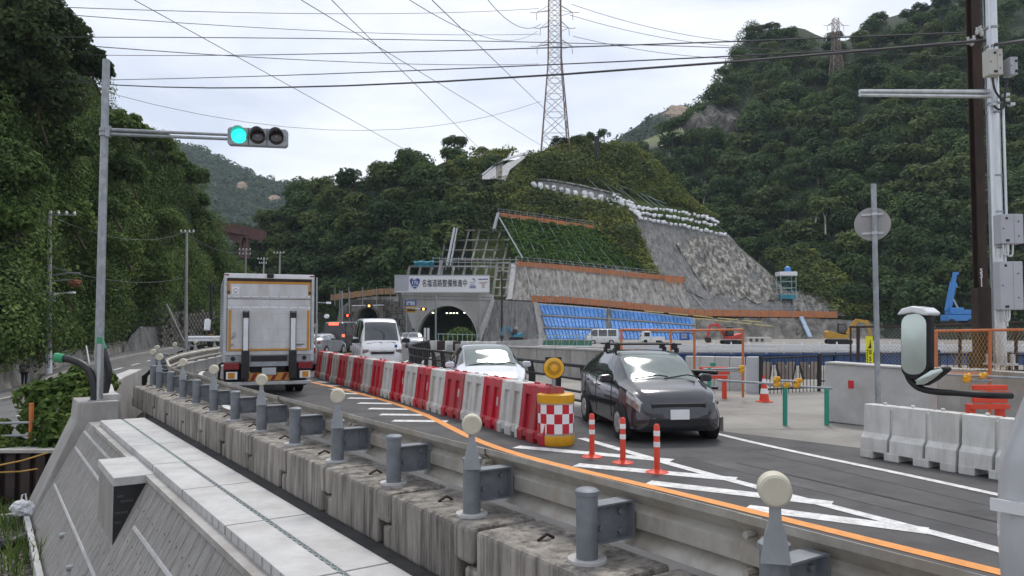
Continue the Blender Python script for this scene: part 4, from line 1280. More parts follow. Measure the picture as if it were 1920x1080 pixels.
# left of the portal: old tunnel in a stone wall
owl = thing('old_tunnel_wall', 'mossy old stone wall with a small tunnel mouth', 'wall', at(690, 640, 140))
YO = 139.0
def po(u, v, w_=0):
    p = at(u, v, YO); return Vector((p.x, YO + w_, p.z))
ocx, ocy, orx, ory = 690.0, 640.0, 18.0, 58.0
oarch = [(ocx + orx * math.cos(a), 596 - 19 * math.sin(a)) for a in np.linspace(0, math.pi, 13)]
oarch = [(ocx + orx, 648)] + oarch + [(ocx - orx, 648)]
oout = [(752, 648)] + [(752, 600), (752, 560), (740, 556), (722, 556), (706, 556), (698, 556), (690, 557), (680, 558), (670, 560), (660, 563), (648, 570), (636, 580), (632, 600)] + [(630, 648)]
MB().sheet([[po(u, v, 3) for u, v in oout], [po(u, v) for u, v in oout], [po(u, v) for u, v in oarch], [po(u, v, 30) for u, v in oarch]]).build('wall_face', M['shotcrete_brown'], owl, world=True)
MB().sheet([[po(ocx + (u - ocx) * f, (v if v > 600 else 596 + (v - 596) * f), w_) for u, v in oarch] for f, w_ in ((1, .1), (1, -.3), (1.22, -.3), (1.22, .1))]).build('arch_ring', M['stone_wall'], owl, world=True)
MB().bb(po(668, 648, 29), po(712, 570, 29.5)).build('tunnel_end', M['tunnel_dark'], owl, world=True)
for r in range(7):
    for k in range(12):
        u0 = 636 + k * 9.6 + (4.5 if r % 2 else 0); v0 = 562 + r * 11
        if abs(u0 + 4 - ocx) < 27 and v0 > 566 or u0 < 640 + (2 - r) * 4: continue
        a, b = po(u0, v0), po(u0 + 8.8, v0 + 10)
        MB().bb((a.x, YO - .12 - .1 * rnd.random(), b.z), (b.x, YO - .01, a.z)).build('stone', M['stone_wall'], owl, world=True)
fb = thing('board_fence', 'tan wooden board fence on the slope left of the tunnel sign', 'fence', at(680, 556, 134))
for i in range(11):
    u0 = 620 + i * 11.2
    t = i / 10
    y0 = 552 - 11 * min(1, t * 1.3); 
    a, b = at(u0, y0, 133.5), at(u0 + 10.8, y0 + 11, 133.5)
    MB().bb((a.x, 133.4 - .04 * (i % 2), b.z), (b.x, 133.6, a.z)).build('board', M['tan_board'], fb, world=True)
for i in range(5):
    u = 628 + i * 26
    MB().tube([at(u, 574, 133.2), at(u, 538, 133.2)], .07, 5).build('post', M['steel_grey'], fb, world=True)

# ------------------------------------------------------------------ pylon
def pylon(lab, base, wb, wt, zt, m1, m2, arms, zsplit=10):
    root = thing('pylon', lab, 'pylon', base)
    def corner(z, k):
        hw = float(np.interp(z, [0, zsplit, zt], [wb, wt * 1.25, wt]))
        return Vector(((1 if k in (0, 3) else -1) * hw / 2, (1 if k < 2 else -1) * hw / 2, z))
    for k in range(4):
        mb = MB(); mb.tube([corner(0, k), corner(zsplit, k), corner(zt, k)], [.16, .13, .10], 4)
        mb.build('leg', m2, root)
    lv = [0]
    while lv[-1] < zt - 1:
        hw = float(np.interp(lv[-1], [0, zsplit, zt], [wb, wt * 1.25, wt]))
        lv.append(lv[-1] + max(1.9, hw * .85))
    lv[-1] = zt
    mb = MB()
    for z0, z1 in zip(lv[:-1], lv[1:]):
        for k in range(4):
            k2 = (k + 1) % 4
            mb.tube([corner(z0, k), corner(z1, k2)], .065, 4, cap=False)
            mb.tube([corner(z0, k2), corner(z1, k)], .065, 4, cap=False)
            mb.tube([corner(z1, k), corner(z1, k2)], .06, 4, cap=False)
    mb.build('bracing', m1, root)
    for z, ln in arms:
        for s_ in (-1, 1):
            mb = MB()
            hw = float(np.interp(z, [0, zsplit, zt], [wb, wt * 1.25, wt])) / 2
            tip = Vector((s_ * (hw + ln), 0, z + .3))
            for k in (0, 1, 2, 3):
                c = corner(z + (1.2 if k % 2 else 0), k)
                if c.x * s_ > 0:
                    mb.tube([c, tip], .07, 4)
                    mb.tube([corner(z + 1.4, k), tip], .06, 4)
            mb.build('cross_arm', m1, root)
            mb = MB()
            mb.tube([tip, tip + Vector((s_ * .1, 0, -1.9))], [.10, .10], 6)
            mb.tube([tip + Vector((0, 0, -.1)), tip + Vector((s_ * 1.6, -.6, -.25))], .09, 6)
            mb.build('insulator', M['insulator'], root)
    return root
pb = S_cut.p(1042, 288, 0) + Vector((0, 3, -1))
pylon('tall lattice power pylon on top of the construction hill', pb, 6.9, 2.5, 56, M['pylon_grey'], M['pylon'], ((27.2, 2.6), (31.6, 1.9), (35.4, 2.8), (45, 2.6)), 24)
pb2 = S_right.p(1554, 130, 0)
pylon('small reddish lattice pylon among the trees on the right hillside', pb2 + Vector((0, -6, -4)), 3.6, 1.6, 19, M['pylon'], M['pylon'], ((13, 2.2), (16.5, 1.8)))
# ------------------------------------------------------------------ retaining wall with slab top
MNT = Matrix(((NV.x, TV.x, 0, 0), (NV.y, TV.y, 0, 0), (0, 0, 1, 0), (0, 0, 0, 1)))
def N3(n, t, z): return NV * n + TV * t + Vector((0, 0, z))
rw = thing('retaining_wall', 'long leaning concrete retaining wall with white slab top in the foreground', 'wall', N3(2.0, 10, -2.2))
ZB = -2.2
def prism_nt(mb, prof, t0, t1, mi=0):
    return mb.prism(prof, lambda u, v, w_: N3(u, w_, v), t0, t1, mi)
def face_n(z): return .88 + (z - ZB) / (.0 - ZB) * 1.12     # battered left face
T0, T1 = -6.0, 19.3
mb = MB()
prof = [(face_n(ZB), ZB - .6), (face_n(ZB), ZB), (face_n(-.12), -.12), (2.55, -.12), (2.55, ZB - .6)]
rows = [[N3(u, T0 + (T1 - T0) * i / 60, v) for u, v in prof] for i in range(61)]
mb.sheet(rows)
mb.add(rows[0], [tuple(range(5))]); mb.add(rows[-1], [tuple(range(5))])
mb.build('wall_body', M['concrete_wall'], rw, world=True)
# concrete box standing out of the leaning face, its near side closed with a black form panel
BX0, BX1, BN = 11.75, 13.4, 1.51
mb = MB(); prism_nt(mb, [(BN, -.95), (BN, -.17), (1.98, -.17), (1.98, -.95)], BX0 + .02, BX1)
mb.build('box_body', M['concrete_wall'], rw, world=True)
mb = MB(); prism_nt(mb, [(BN, -.98), (BN, -.17), (1.98, -.17), (1.98, -.3)], BX0, BX0 + .018); mb.build('form_panel', M['formwork'], rw, world=True)
mb = MB(); prism_nt(mb, [(BN - .01, -.168), (BN - .01, -.05), (2.03, -.05), (2.03, -.168)], BX0 - .04, BX1 + .03); mb.build('box_lid', M['concrete_new'], rw, world=True, bevel=.01)
for (z, u0, u1) in ((-.33, 1.55, 1.63), (-.40, 1.6, 1.76), (-.55, 1.54, 1.7), (-.68, 1.53, 1.6)):
    mb = MB()
    for i in range(5):
        q = u0 + (u1 - u0) * i / 5
        mb.add([N3(q, BX0 - .002, z), N3(q + .022, BX0 - .002, z), N3(q + .022, BX0 - .002, z + .03), N3(q, BX0 - .002, z + .03)], [(0, 1, 2, 3)])
    mb.build('faint_print', M['grey_cloth'], rw, world=True)
# joints and tie-hole strips on the battered face
def facepoint(t, z, o=.0):
    return N3(face_n(z) - o, t, z)
for k, (z0, t0, z1, t1) in enumerate(((-.62, 19.0, -.62, 13.4), (-1.35, 19.0, -1.35, 11.4), (-.62, 11.2, -.62, -5), (-1.35, 11.2, -1.35, -5), (-.3, 19, -.3, 13.5))):
    mb = MB()
    n = 20
    rows = []
    for i in range(n + 1):
        t = t0 + (t1 - t0) * i / n; z = z0 + (z1 - z0) * i / n
        rows.append([facepoint(t, z - .022, .0), facepoint(t, z - .016, .012), facepoint(t, z + .016, .012), facepoint(t, z + .022, .0)])
    mb.sheet(rows).build('form_joint', M['concrete_new'], rw, world=True)
holes = MB(); grooves = MB()
for (a, b) in ((-4, 11.6), (11.8, 19.2)):
    t = a
    while t < b:
        ztop = -.14 if a < 0 or t > 13.4 else -1.0
        grooves.sheet([[facepoint(t, ztop, .003), facepoint(t + .012, ztop, .003)], [facepoint(t, ZB + .02, .003), facepoint(t + .012, ZB + .02, .003)]])
        for z in (-.42, -.78, -1.1, -1.5, -1.8):
            if a > 0 and t < 13.5 and z > -1.0: continue
            c = facepoint(t + .15 + rnd.uniform(-.02, .02), z + rnd.uniform(-.02, .02), .004)
            d1 = TV * .010; d2 = (facepoint(0, .02) - facepoint(0, 0)).normalized() * .013
            holes.add([c - d1 - d2, c + d1 - d2, c + d1 + d2, c - d1 + d2], [(0, 1, 2, 3)])
        t += .5 if a > 0 else .34
holes.build('tie_holes', M['soil'], rw, world=True)['kind'] = 'stuff'
grooves.build('board_marks', M['concrete_stained'], rw, world=True)['kind'] = 'stuff'
# slab units in two rows with the zigzag drain strip between
ledge = MB()
ledge.sheet([[N3(1.90, t, -.13), N3(1.90, t, -.06), N3(2.05, t, -.06)] for t in (-6, 0, 3, 6, 12, 18)])
ledge.build('ledge', M['concrete'], rw, world=True)
t = -6.0
k = 0
while t < 18:
    L_s = 1.98
    for (n0, n1) in ((2.03, 2.415), (2.465, 2.87)):
        mb = MB()
        e = .006
        q = [N3(n, tt, z) for n in (n0, n1) for tt in (t + e, t + L_s - e) for z in (-.14, .035)]
        mb.add(q, [(0, 1, 3, 2), (4, 6, 7, 5), (0, 4, 5, 1), (2, 3, 7, 6), (0, 2, 6, 4), (1, 5, 7, 3)])
        mb.build('slab', M['concrete_new'], rw, world=True, bevel=.008)
    t += 2.0
mb = MB()
mb.sheet([[N3(2.416, t, .016), N3(2.464, t, .016)] for t in np.linspace(-6, 18, 30)])
mb.build('drain_strip', M['zigzag'], rw, world=True)
mb = MB()
i = 0
t = -2.0
while t < 12:
    p, q = N3(2.42 if i % 2 else 2.46, t, .02), N3(2.46 if i % 2 else 2.42, t + .07, .02)
    mb.beam(p, q, .008, .012)
    t += .07; i += 1
mb.build('zigzag_bar', M['steel_grey'], rw, world=True)
mb = MB()
t = -5.
while t < 14:
    mb.add([N3(2.026, t, -.055), N3(2.026, t + .012, -.055), N3(2.026, t + .012, .03), N3(2.026, t, .03)], [(0, 1, 2, 3)])
    t += .25
mb.build('slab_joint', M['concrete_stained'], rw, world=True)
# far end: block that carries the signal pole, thick end strip, footing
mb = MB()
prism_nt(mb, [(.80, ZB - .3), (.86, ZB + .05), (1.72, -.12), (1.76, .30), (2.55, .30), (2.55, ZB - .3)], 19.3, 20.7)
mb.build('end_block', M['concrete'], rw, world=True, bevel=.02)
prism_nt(MB(), [(.80, ZB - .3), (.80, ZB + .18), (.90, ZB + .18), (.90, ZB - .3)], -3, 19.7).build('footing_kerb', M['concrete_new'], rw, world=True, bevel=.01)
prism_nt(MB(), [(.22, ZB - .35), (.22, ZB + .17), (.86, ZB + .17), (.86, ZB - .35)], 19.72, 19.86).build('footing_kerb', M['concrete'], rw, world=True)
prism_nt(MB(), [(.22, ZB - .35), (.22, ZB + .18), (.32, ZB + .18), (.32, ZB - .35)], 19.87, 22.5).build('footing_kerb', M['concrete'], rw, world=True)
# light parapet going on beyond the pole towards the curve
par = thing('parapet', 'smooth pale concrete parapet beyond the signal pole', 'parapet', N3(2.7, 21, 0))
P0 = [gz(246, 742, .42), gz(290, 700, .42), gz(308, 684, .42)]
P0 = [N3(2.42, 19.6, .42), N3(2.42, 20.6, .42), Vector((-10.9, 20.6, .42)), Vector((-12.0, 23.5, .42)), Vector((-13.2, 27, .42))]
rows = []
for i, p in enumerate(P0):
    d = (P0[min(i + 1, len(P0) - 1)] - P0[max(0, i - 1)]).normalized()
    s_ = Vector((d.y, -d.x, 0))
    rows.append([p + s_ * -.2 + Vector((0, 0, -1.5)), p - s_ * .2, p + s_ * .2, p + s_ * .26 + Vector((0, 0, -1.5))])
mb = MB().sheet(rows)
mb.add(rows[0], [(0, 1, 2, 3)]); mb.add(rows[-1], [(0, 1, 2, 3)])
mb.build('wall_body', M['concrete_new'], par, world=True, bevel=.03)
# pipes in the wall, plastic bag, hoses
for k, (z, t, ln, cap) in enumerate(((-1.98, 10.7, .42, 1), (-1.90, 11.25, .30, 1), (-1.86, 9.7, .14, 0), (-1.62, 13.4, .12, 0), (-1.55, 15.2, .12, 0))):
    root = thing('drain_pipe', ['grey pipe stub with green cap, the lower one on the leaning wall', 'grey pipe stub with green cap behind the lower one', 'short white pipe end right of the green capped pipes', 'small white pipe end half way along the leaning wall', 'small white pipe end nearest the plastic bag'][k], 'pipe', facepoint(t, z), 0, 'pipe stubs in the leaning wall')
    a = facepoint(t, z, -.05); d = Vector((-NV.x, -NV.y, -.05)).normalized()
    MB().tube([a, a + d * ln], .045, 12).build('pipe', M['steel_grey'], root, world=True, smooth=40)
    if cap:
        MB().tube([a + d * (ln - .12), a + d * (ln + .03)], .056, 12).build('end_cap', M['green_cap'], root, world=True, smooth=40)
bgc = N3(.78, 19.5, ZB + .32)
pb_ = rag('plastic_bag', bgc, (.26, .17, .17), M['bag_white'], 'crumpled white plastic bag lying on the wall footing', 'bag', 3)
h2 = MB(); h2.tube([bgc + Vector((-.04 , 0, .12)), bgc + Vector((-.02, 0, .27)), bgc + Vector((.05, 0, .30)), bgc + Vector((.08, 0, .14))], .016, 6)
h2.build('bag_handle', M['bag_white'], pb_, world=True)
def hose(lab, pts, r, m, capm=None, cat='hose', name='hose', n=8):
    root = thing(name, lab, cat, pts[0])
    P = cr_spline([Vector(p) for p in pts], 7)
    MB().tube(P, r, n).build('tube', M[m], root, world=True, smooth=60)
    if capm:
        d = (P[0] - P[1]).normalized()
        MB().tube([P[0] - d * r * 1.2, P[0] + d * r * 1.2], r * 1.22, n + 2).build('end_cap', M[capm], root, world=True, smooth=40)
    return root
yp_ = 17.3
hose('black conduit hose with green end curving left of the signal pole', [at(112, 671, yp_), at(135, 675, yp_), at(160, 688, yp_), at(174, 712, yp_), at(178, 752, yp_), at(178, 800, yp_)], .085, 'hose', 'green_cap')
hose('black conduit hose with green end rising right behind the signal pole', [at(189, 648, 17.9), at(196, 668, 17.9), at(203, 695, 17.9), at(200, 722, 17.9), at(194, 752, 17.9), at(194, 800, 17.9)], .085, 'hose', 'green_cap')
hose('thick black corrugated hose lying on the gravel', [gz(-60, 1035, -2.2), gz(0, 1022, -2.15), gz(20, 1018, -2.12), gz(45, 1008, -2.12), gz(72, 1000, -2.15)], .11, 'hose')
hose('black hose running over the gravel behind the bag', [gz(-40, 916, -2.0), gz(0, 906, -2.0), gz(30, 898, -1.95), gz(60, 888, -1.95)], .09, 'hose')
hose('green pipe lying over the gravel near the footing', [gz(-40, 918, -1.95), gz(0, 917, -1.95), gz(40, 914, -1.95)], .055, 'green_cap', cat='pipe', name='ground_pipe')
mb = MB(); mb.tube([at(-10, 874, 17), at(40, 864, 17.5), at(90, 849, 18)], .018, 6)
o = mb.build('yellow_rope', M['rope']); tag(o, 'upper yellow rope stretched over the brown sheet piles', 'rope')
mb = MB(); mb.tube([at(-10, 886, 17), at(40, 884, 17.5), at(70, 879, 18)], .018, 6)
o = mb.build('yellow_rope', M['rope']); tag(o, 'lower yellow rope stretched over the brown sheet piles', 'rope')
sp_ = thing('sheet_piling', 'dark brown steel sheet piling below the bush', 'sheet piling', at(40, 930, 18.3))
for i in range(16):
    x0 = -100 + i * 14
    y = 18.4 + (.14 if i % 2 else 0)
    a, b = at(x0, 846 - i * .6, y), at(x0 + 13.6, 960, y)
    MB().bb((a.x, y, -2.5), (b.x, y + .12, -1.02)).build('sheet_pile', M['sheet_pile'], sp_, world=True)
mb = MB(); a, b = at(-110, 840, 18.2), at(125, 840, 18.2)
mb.bb((a.x, 18.25, -1.02), (b.x, 18.8, -.95)); mb.build('cap_beam', M['concrete'], sp_, world=True)

# ------------------------------------------------------------------ interlocking blocks
blk0 = None
for i in range(13):
    t = 2.05 + i * 1.45
    lab = 'stain-streaked concrete block under the guardrail, %s from the camera' % ('nearest one' if i == 0 else ORD[i])
    if blk0 is None:
        blk0 = thing('concrete_block', lab, 'concrete block', N3(3.06, t, 0), TANG - math.pi / 2, 'interlocking blocks under the guardrail')
        # local x: across towards the road, local y: along
        MB().prism([(.05, .225), (.27, .225), (.27, 0), (1.60, 0), (1.60, .205), (1.435, .205), (1.435, .50), (.05, .50)], lambda u, v, w_: Vector((w_, u, v)), 0, .62).build('block_body', M['concrete_stained'], blk0, bevel=.03)
        o = MB(); o.tube([(.22, .95, .505), (.30, .95, .54), (.36, .95, .505)], .012, 6); o.build('lifting_loop', M['brown_steel'], blk0)
    else:
        dup(blk0, N3(3.06, t, 0), None, lab)

# ------------------------------------------------------------------ guardrail
gr = thing('guardrail', 'weathered steel guardrail with cream delineator discs on bracketed posts', 'guardrail', N3(3.65, 8, 0))
gpath = [nt(3.62, -3), nt(3.62, 0), nt(3.64, 4), nt(3.66, 8), nt(3.68, 12), nt(3.72, 15), nt(3.8, 17.6), Vector((-8.55, 19.3, 0)), Vector((-9.75, 21.8, 0)), Vector((-11.0, 24.6, 0)), Vector((-12.0, 27.8, 0)), Vector((-12.9, 31.5, 0)), Vector((-13.7, 36, 0)), Vector((-15.2, 44, 0)), Vector((-17, 54, 0))]
gp = cr_spline(gpath, 8)
def wprof():
    # height z, offset to the road side
    return [(.52, .0), (.545, .075), (.60, .085), (.635, .02), (.735, .02), (.77, .085), (.83, .075), (.855, .0), (.90, -.005), (.90, -.012), (.853, -.008), (.77, .075), (.735, .01), (.635, .01), (.60, .075), (.52, -.01)]
def sweep(mb, pts, prof, z0=0):
    rows = []
    for i, p in enumerate(pts):
        d = (pts[min(i + 1, len(pts) - 1)] - pts[max(0, i - 1)]).normalized()
        s_ = Vector((d.y, -d.x, 0))
        zz = zroad(p.y) + z0
        rows.append([p + s_ * o_ + Vector((0, 0, z_ + zz)) for z_, o_ in prof + prof[:1]])
    mb.sheet(rows)
# beam in lengths of about 3 m, lapped
acc = [0]
for a, b in zip(gp[:-1], gp[1:]): acc.append(acc[-1] + (b - a).length)
def gpt(s_):
    s_ = min(max(s_, 0), acc[-1] - 1e-4)
    i = int(np.searchsorted(acc, s_, side='right') - 1)
    f = (s_ - acc[i]) / max(1e-6, acc[i + 1] - acc[i])
    return gp[i].lerp(gp[i + 1], f), (gp[i + 1] - gp[i]).normalized()
s0 = 0
SCALE_Z = 1.06
k = 0
while s0 < acc[-1] - 1:
    s1 = min(acc[-1], s0 + 2.9 + .16)
    pts = [gpt(s0 + (s1 - s0) * j / 8)[0] for j in range(9)]
    d_ = .012 if k % 2 else 0
    mb = MB()
    sweep(mb, pts, [(z_ * SCALE_Z, o_ - d_) for z_, o_ in wprof()])
    for e in (s1 - .08, s1 - .2):
        P, d = gpt(e)
        s_ = Vector((d.y, -d.x, 0))
        for z_ in (.60, .80):
            q = P - s_ * .02 + Vector((0, 0, z_ * SCALE_Z + zroad(P.y)))
            mb.tube([q + s_ * .05, q - s_ * .035], .022, 6)
    mb.build('beam', M['rail'], gr, world=True, smooth=35)
    s0 += 2.9
    k += 1
def post(P, d, delin, blocktop):
    s_ = Vector((d.y, -d.x, 0))
    zr = zroad(P.y)
    c = P - s_ * .36
    mb = MB()
    mb.tube([c + Vector((0, 0, blocktop + zr)), c + Vector((0, 0, .93 + zr))], .072, 16)
    mb.tube([c + Vector((0, 0, .93 + zr)), c + Vector((0, 0, .955 + zr)), c + Vector((0, 0, .968 + zr))], [.082, .080, .06], 16)
    po_ = mb.build('post', M['bracket'], gr, world=True, smooth=40)
    mb = MB()
    mb.tube([c + Vector((0, 0, blocktop + zr - .01)), c + Vector((0, 0, blocktop + .02 + zr))], .13, 14)
    mb.build('mortar_collar', M['concrete_new'], po_, world=True, smooth=40)
    mb = MB()
    Q = Matrix(((s_.x, d.x, 0, 0), (s_.y, d.y, 0, 0), (0, 0, 1, 0), (0, 0, 0, 1)))
    for z_, w_, h_ in ((.615, .13, .012), (.855, .13, .012)):
        mb.box(c + s_ * .17 + Vector((0, 0, z_ + zr)), (.36, w_, h_), 0, M=Q)
    mb.box(c + s_ * .17 + Vector((0, 0, .735 + zr)), (.36, .012, .23), 0, M=Q)
    mb.box(c + s_ * .345 + Vector((0, 0, .735 + zr)), (.012, .15, .25), 0, M=Q)
    for u, z_ in ((.10, .70), (.27, .79), (.27, .66)):
        q = c + s_ * u + Vector((0, 0, z_ + zr))
        mb.tube([q - d * .03, q + d * .03], .02, 6)
    mb.build('bracket', M['bracket'], po_, world=True)
    if delin:
        de = MB()
        vd = (Vector((0, 0, 0)) - Vector((c.x, c.y, 0))).normalized()
        vd = (vd + s_ * -.2 - d * .3).normalized()
        side = Vector((vd.y, -vd.x, 0))
        def dp(u, z_, o_): return c + side * u + vd * o_ + Vector((0, 0, z_ + zr))
        de.prism([(-.07, .88), (.07, .88), (.05, 1.02), (.028, 1.09), (.026, 1.19), (-.026, 1.19), (-.028, 1.09), (-.05, 1.02)], lambda u, v, w_: dp(u, v, w_ + .085), -.02, .02)
        dm = de.build('delineator', M['bracket'] if False else M['steel_grey'], gr, world=True)
        mb = MB()
        cc = dp(0, 1.235, 0.05)
        mb.tube([cc - vd * .02, cc + vd * .075, cc + vd * .085], [.082, .078, .066], 24)
        mb.build('disc', M['cream'], dm, world=True, smooth=40)
s_ = acc[int(np.argmin([abs((p - nt(3.62, 2.4)).length) for p in gp]))]
k = 0
while s_ < acc[-1] - 1:
    P, d = gpt(s_)
    post(P, d, k % 2 == 0, .5 if s_ < 22 else 0)
    s_ += 1.45 if s_ < 24 else 2.0
    k += 1
# low concrete footing wall under the far part of the rail
fwp = [p for p in gp if 18 < p.y < 56]
lw = thing('kerb_wall', 'rust-stained low concrete wall under the curving guardrail', 'wall', fwp[0])
half = len(fwp) // 2
for seg, m_ in ((fwp[:half], 'concrete_stained'), (fwp[half - 1:], 'concrete')):
    mb = MB(); sweep(mb, seg, [(-.3, -.55), (.42, -.50), (.42, -.12), (-.3, -.05)]); mb.build('wall_body', M[m_], lw, world=True)
# second rail across the curve behind the truck
g2 = thing('guardrail', 'white guardrail across the curve far behind the truck', 'guardrail', at(612, 640, 60), group='guardrails')
pts = [Vector((-24, 57, 0)), Vector((-18, 60, 0)), Vector((-13.5, 61, 0))]
mb = MB(); sweep(mb, cr_spline(pts), [(z_ * 1.15 + .15, o_) for z_, o_ in wprof()]); mb.build('beam', M['alu_white'], g2, world=True)
for p in cr_spline(pts, 3)[::2]:
    MB().tube([p + Vector((0, .2, -.8)), p + Vector((0, .2, .7))], .06, 6).build('post', M['steel_grey'], g2, world=True)

# ------------------------------------------------------------------ traffic signal
ps = at(184, 746, 17.4)
sgp = thing('traffic_signal', 'grey steel signal pole with long arm and a lit green light', 'traffic signal', (ps.x, ps.y, .30))
hz = 6.9
top = at(188, 112, 17.4)
MB().tube([(0, 0, 0), (0, 0, 3), (.0, 0, top.z - .3)], [.098, .09, .078], 18).build('pole', M['galv'], sgp, smooth=40)
mb = MB(); mb.tube([(0, 0, 0), (0, 0, .02)], .2, 16)
for a in range(4): mb.tube([(.15 * math.cos(a * 1.571 + .7), .15 * math.sin(a * 1.571 + .7), 0), (.15 * math.cos(a * 1.571 + .7), .15 * math.sin(a * 1.571 + .7), .09)], .018, 6)
mb.build('base_plate', M['galv'], sgp)
za0, za1 = at(200, 244, 17.4).z - .3, at(200, 252, 17.4).z - .3
e0, e1 = at(432, 253, 17.3), at(432, 261, 17.3)
mb = MB()
for z0, e in ((za0, e0), (za1, e1)):
    mb.tube([(.05, -.05, z0), (e.x - ps.x, e.y - ps.y, e.z - .3)], [.042, .032], 10)
mb.build('arm', M['galv'], sgp, smooth=40)
mb = MB()
for z in (za0, za1): mb.tube([(0, 0, z - .04), (0, 0, z + .04)], .115, 14)
mb.box((.13, -.08, (za0 + za1) / 2), (.1, .08, .25))
mb.build('arm_clamp', M['galv'], sgp, smooth=40)
c = at(484, 258, 17.25)
sig = MB()
c = Vector((c.x - ps.x, c.y - ps.y, c.z - .3))
# signal face looks back along the line to the camera
va = math.atan2(-at(484, 258, 17.25).x, 17.25)
MS = Matrix.Translation(c) @ Matrix.Rotation(va * .6, 4, 'Z') @ Matrix.Rotation(R(-3), 4, 'X')
def ms(x, y, z): return MS @ Vector((x, y, z))
hw, hh = .655, .205
prf = [(-hw, -hh * .75), (-hw + .05, -hh), (hw - .05, -hh), (hw, -hh * .75), (hw, hh * .75), (hw - .05, hh), (-hw + .05, hh), (-hw, hh * .75)]
MB().prism(prf, lambda u, v, w_: ms(u, w_, v), -.06, .10).build('housing', M['steel_grey'], sgp, bevel=.015)
for i, (mm_, nm) in enumerate((('lamp_green', 'green_lens'), ('lamp_dark', 'dark_lens'), ('lamp_dark', 'dark_lens'))):
    u = -.405 + i * .405
    Mx = MS @ Matrix.Translation((u, -.065, 0)) @ Matrix.Rotation(math.pi / 2, 4, 'X')
    mb = MB(); mb.lathe([(.165, .0), (.155, .015), (.10, .03), (.0, .035)], n=28, M=Mx)
    L0 = mb.build('lens', M[mm_], sgp, smooth=60)
    mb = MB()
    vs = []
    for a in np.linspace(-.35, math.pi + .35, 22):
        for (r, dz) in ((.178, 0), (.176, .24 * (.35 + .65 * max(0, math.sin(a)))), (.168, .24 * (.35 + .65 * max(0, math.sin(a)))), (.168, 0)):
            vs.append(Mx @ Vector((r * math.cos(a), r * math.sin(a), dz)))
    fs = []
    for q in range(21):
        for j in range(4):
            fs.append((q * 4 + j, q * 4 + (j + 1) % 4, (q + 1) * 4 + (j + 1) % 4, (q + 1) * 4 + j))
    mb.add(vs, fs).build('visor', M['steel_grey'], L0, smooth=40)
    if i == 0:
        mb = MB()
        for ring, nn in ((.03, 6), (.06, 12), (.09, 18), (.12, 24), (.145, 30)):
            for j in range(nn):
                a = 6.283 * j / nn
                mb.lathe([(.007, .035 - ring * .1), (.004, .045 - ring * .1)], c=(0, 0, 0), n=5, M=Mx @ Matrix.Translation((ring * math.cos(a), ring * math.sin(a), 0)))
        mb.build('led_dots', M['lamp_green'], L0)['kind'] = 'stuff'
    else:
        mb = MB()
        for j in range(5):
            a = .5 + j * .53
            mb.beam(Mx @ Vector((0, 0, .034)), Mx @ Vector((.15 * math.cos(a), .15 * math.sin(a), .018)), .006, .006)
        mb.build('lens_rib', M['steel_grey'], L0)
mb = MB()
for u in (-.2, .2): mb.box(ms(u, -.066, 0), (.012, .012, .38), M=MS.to_3x3().to_4x4())
mb.build('seam', M['black_metal'], sgp)
MB().tube([(.06, -.11, 0), (.06, -.11, 1.35)], .045, 10).build('conduit', M['galv_bright'], sgp, smooth=40)
MB().tube([(.06, -.11, 1.28), (.06, -.11, 1.42)], .06, 10).build('green_tape', M['green_cap'], sgp, smooth=40)

# ------------------------------------------------------------------ bush and scrub by the wall
def bush(lab, spots, nleaf, size, m, seed, name='bush', cat='bush', stems=8, up=.4):
    rng = np.random.RandomState(seed)
    C = np.array([p[:3] for p in spots], dtype=float)
    r = np.array([p[3] for p in spots])
    base = Vector(C.mean(0)); base.z = C[:, 2].min() - r.max()
    root = thing(name, lab, cat, base)
    Q = dome_leaves(C - np.array(base), r, nleaf, size, up, rng, .85, .5)
    quads('foliage', Q, m, root)
    mb = MB()
    for i in range(stems):
        c = Vector(C[rng.randint(len(C))]) - base
        mb.tube([(c.x * .4, c.y * .4, 0), (c.x * .8, c.y * .8, c.z * .5), tuple(c)], [.025, .018, .008], 5)
    mb.build('stems', M['bark'], root)
    return root
S_ = []
for px, py, Y, r in ((50, 745, 19.6, .32), (75, 738, 19.8, .38), (100, 735, 20, .40), (125, 728, 20.2, .42), (150, 722, 20.4, .42), (170, 718, 20.6, .35), (192, 712, 20.8, .34), (205, 722, 20.8, .28),
                     (60, 775, 19.4, .3), (90, 772, 19.5, .42), (115, 770, 19.6, .46), (140, 765, 19.7, .5), (165, 760, 20, .5), (95, 800, 19.2, .42), (120, 805, 19.3, .5), (145, 800, 19.4, .5), (80, 822, 19, .32), (110, 832, 19, .42), (135, 828, 19.2, .42), (150, 700, 20.6, .28), (50, 800, 19.2, .2)):
    P = at(px, py, Y); S_.append((P.x, P.y, P.z, r))
bush('dense kudzu bush beside the signal pole and retaining wall', S_, 5200, .17, M['leaf_bush'], 5, up=.3)
S_ = []
for px, py, Y, r in ((0, 828, 19, .3), (15, 842, 18.8, .3), (35, 836, 19, .25), (-15, 815, 19, .4), (55, 842, 18.9, .2), (5, 800, 19.4, .22)):
    P = at(px, py, Y); S_.append((P.x, P.y, P.z, r))
bush('low weedy scrub above the sheet piling at the left edge', S_, 1500, .13, M['leaf_bush'], 6)
Gm = MB()
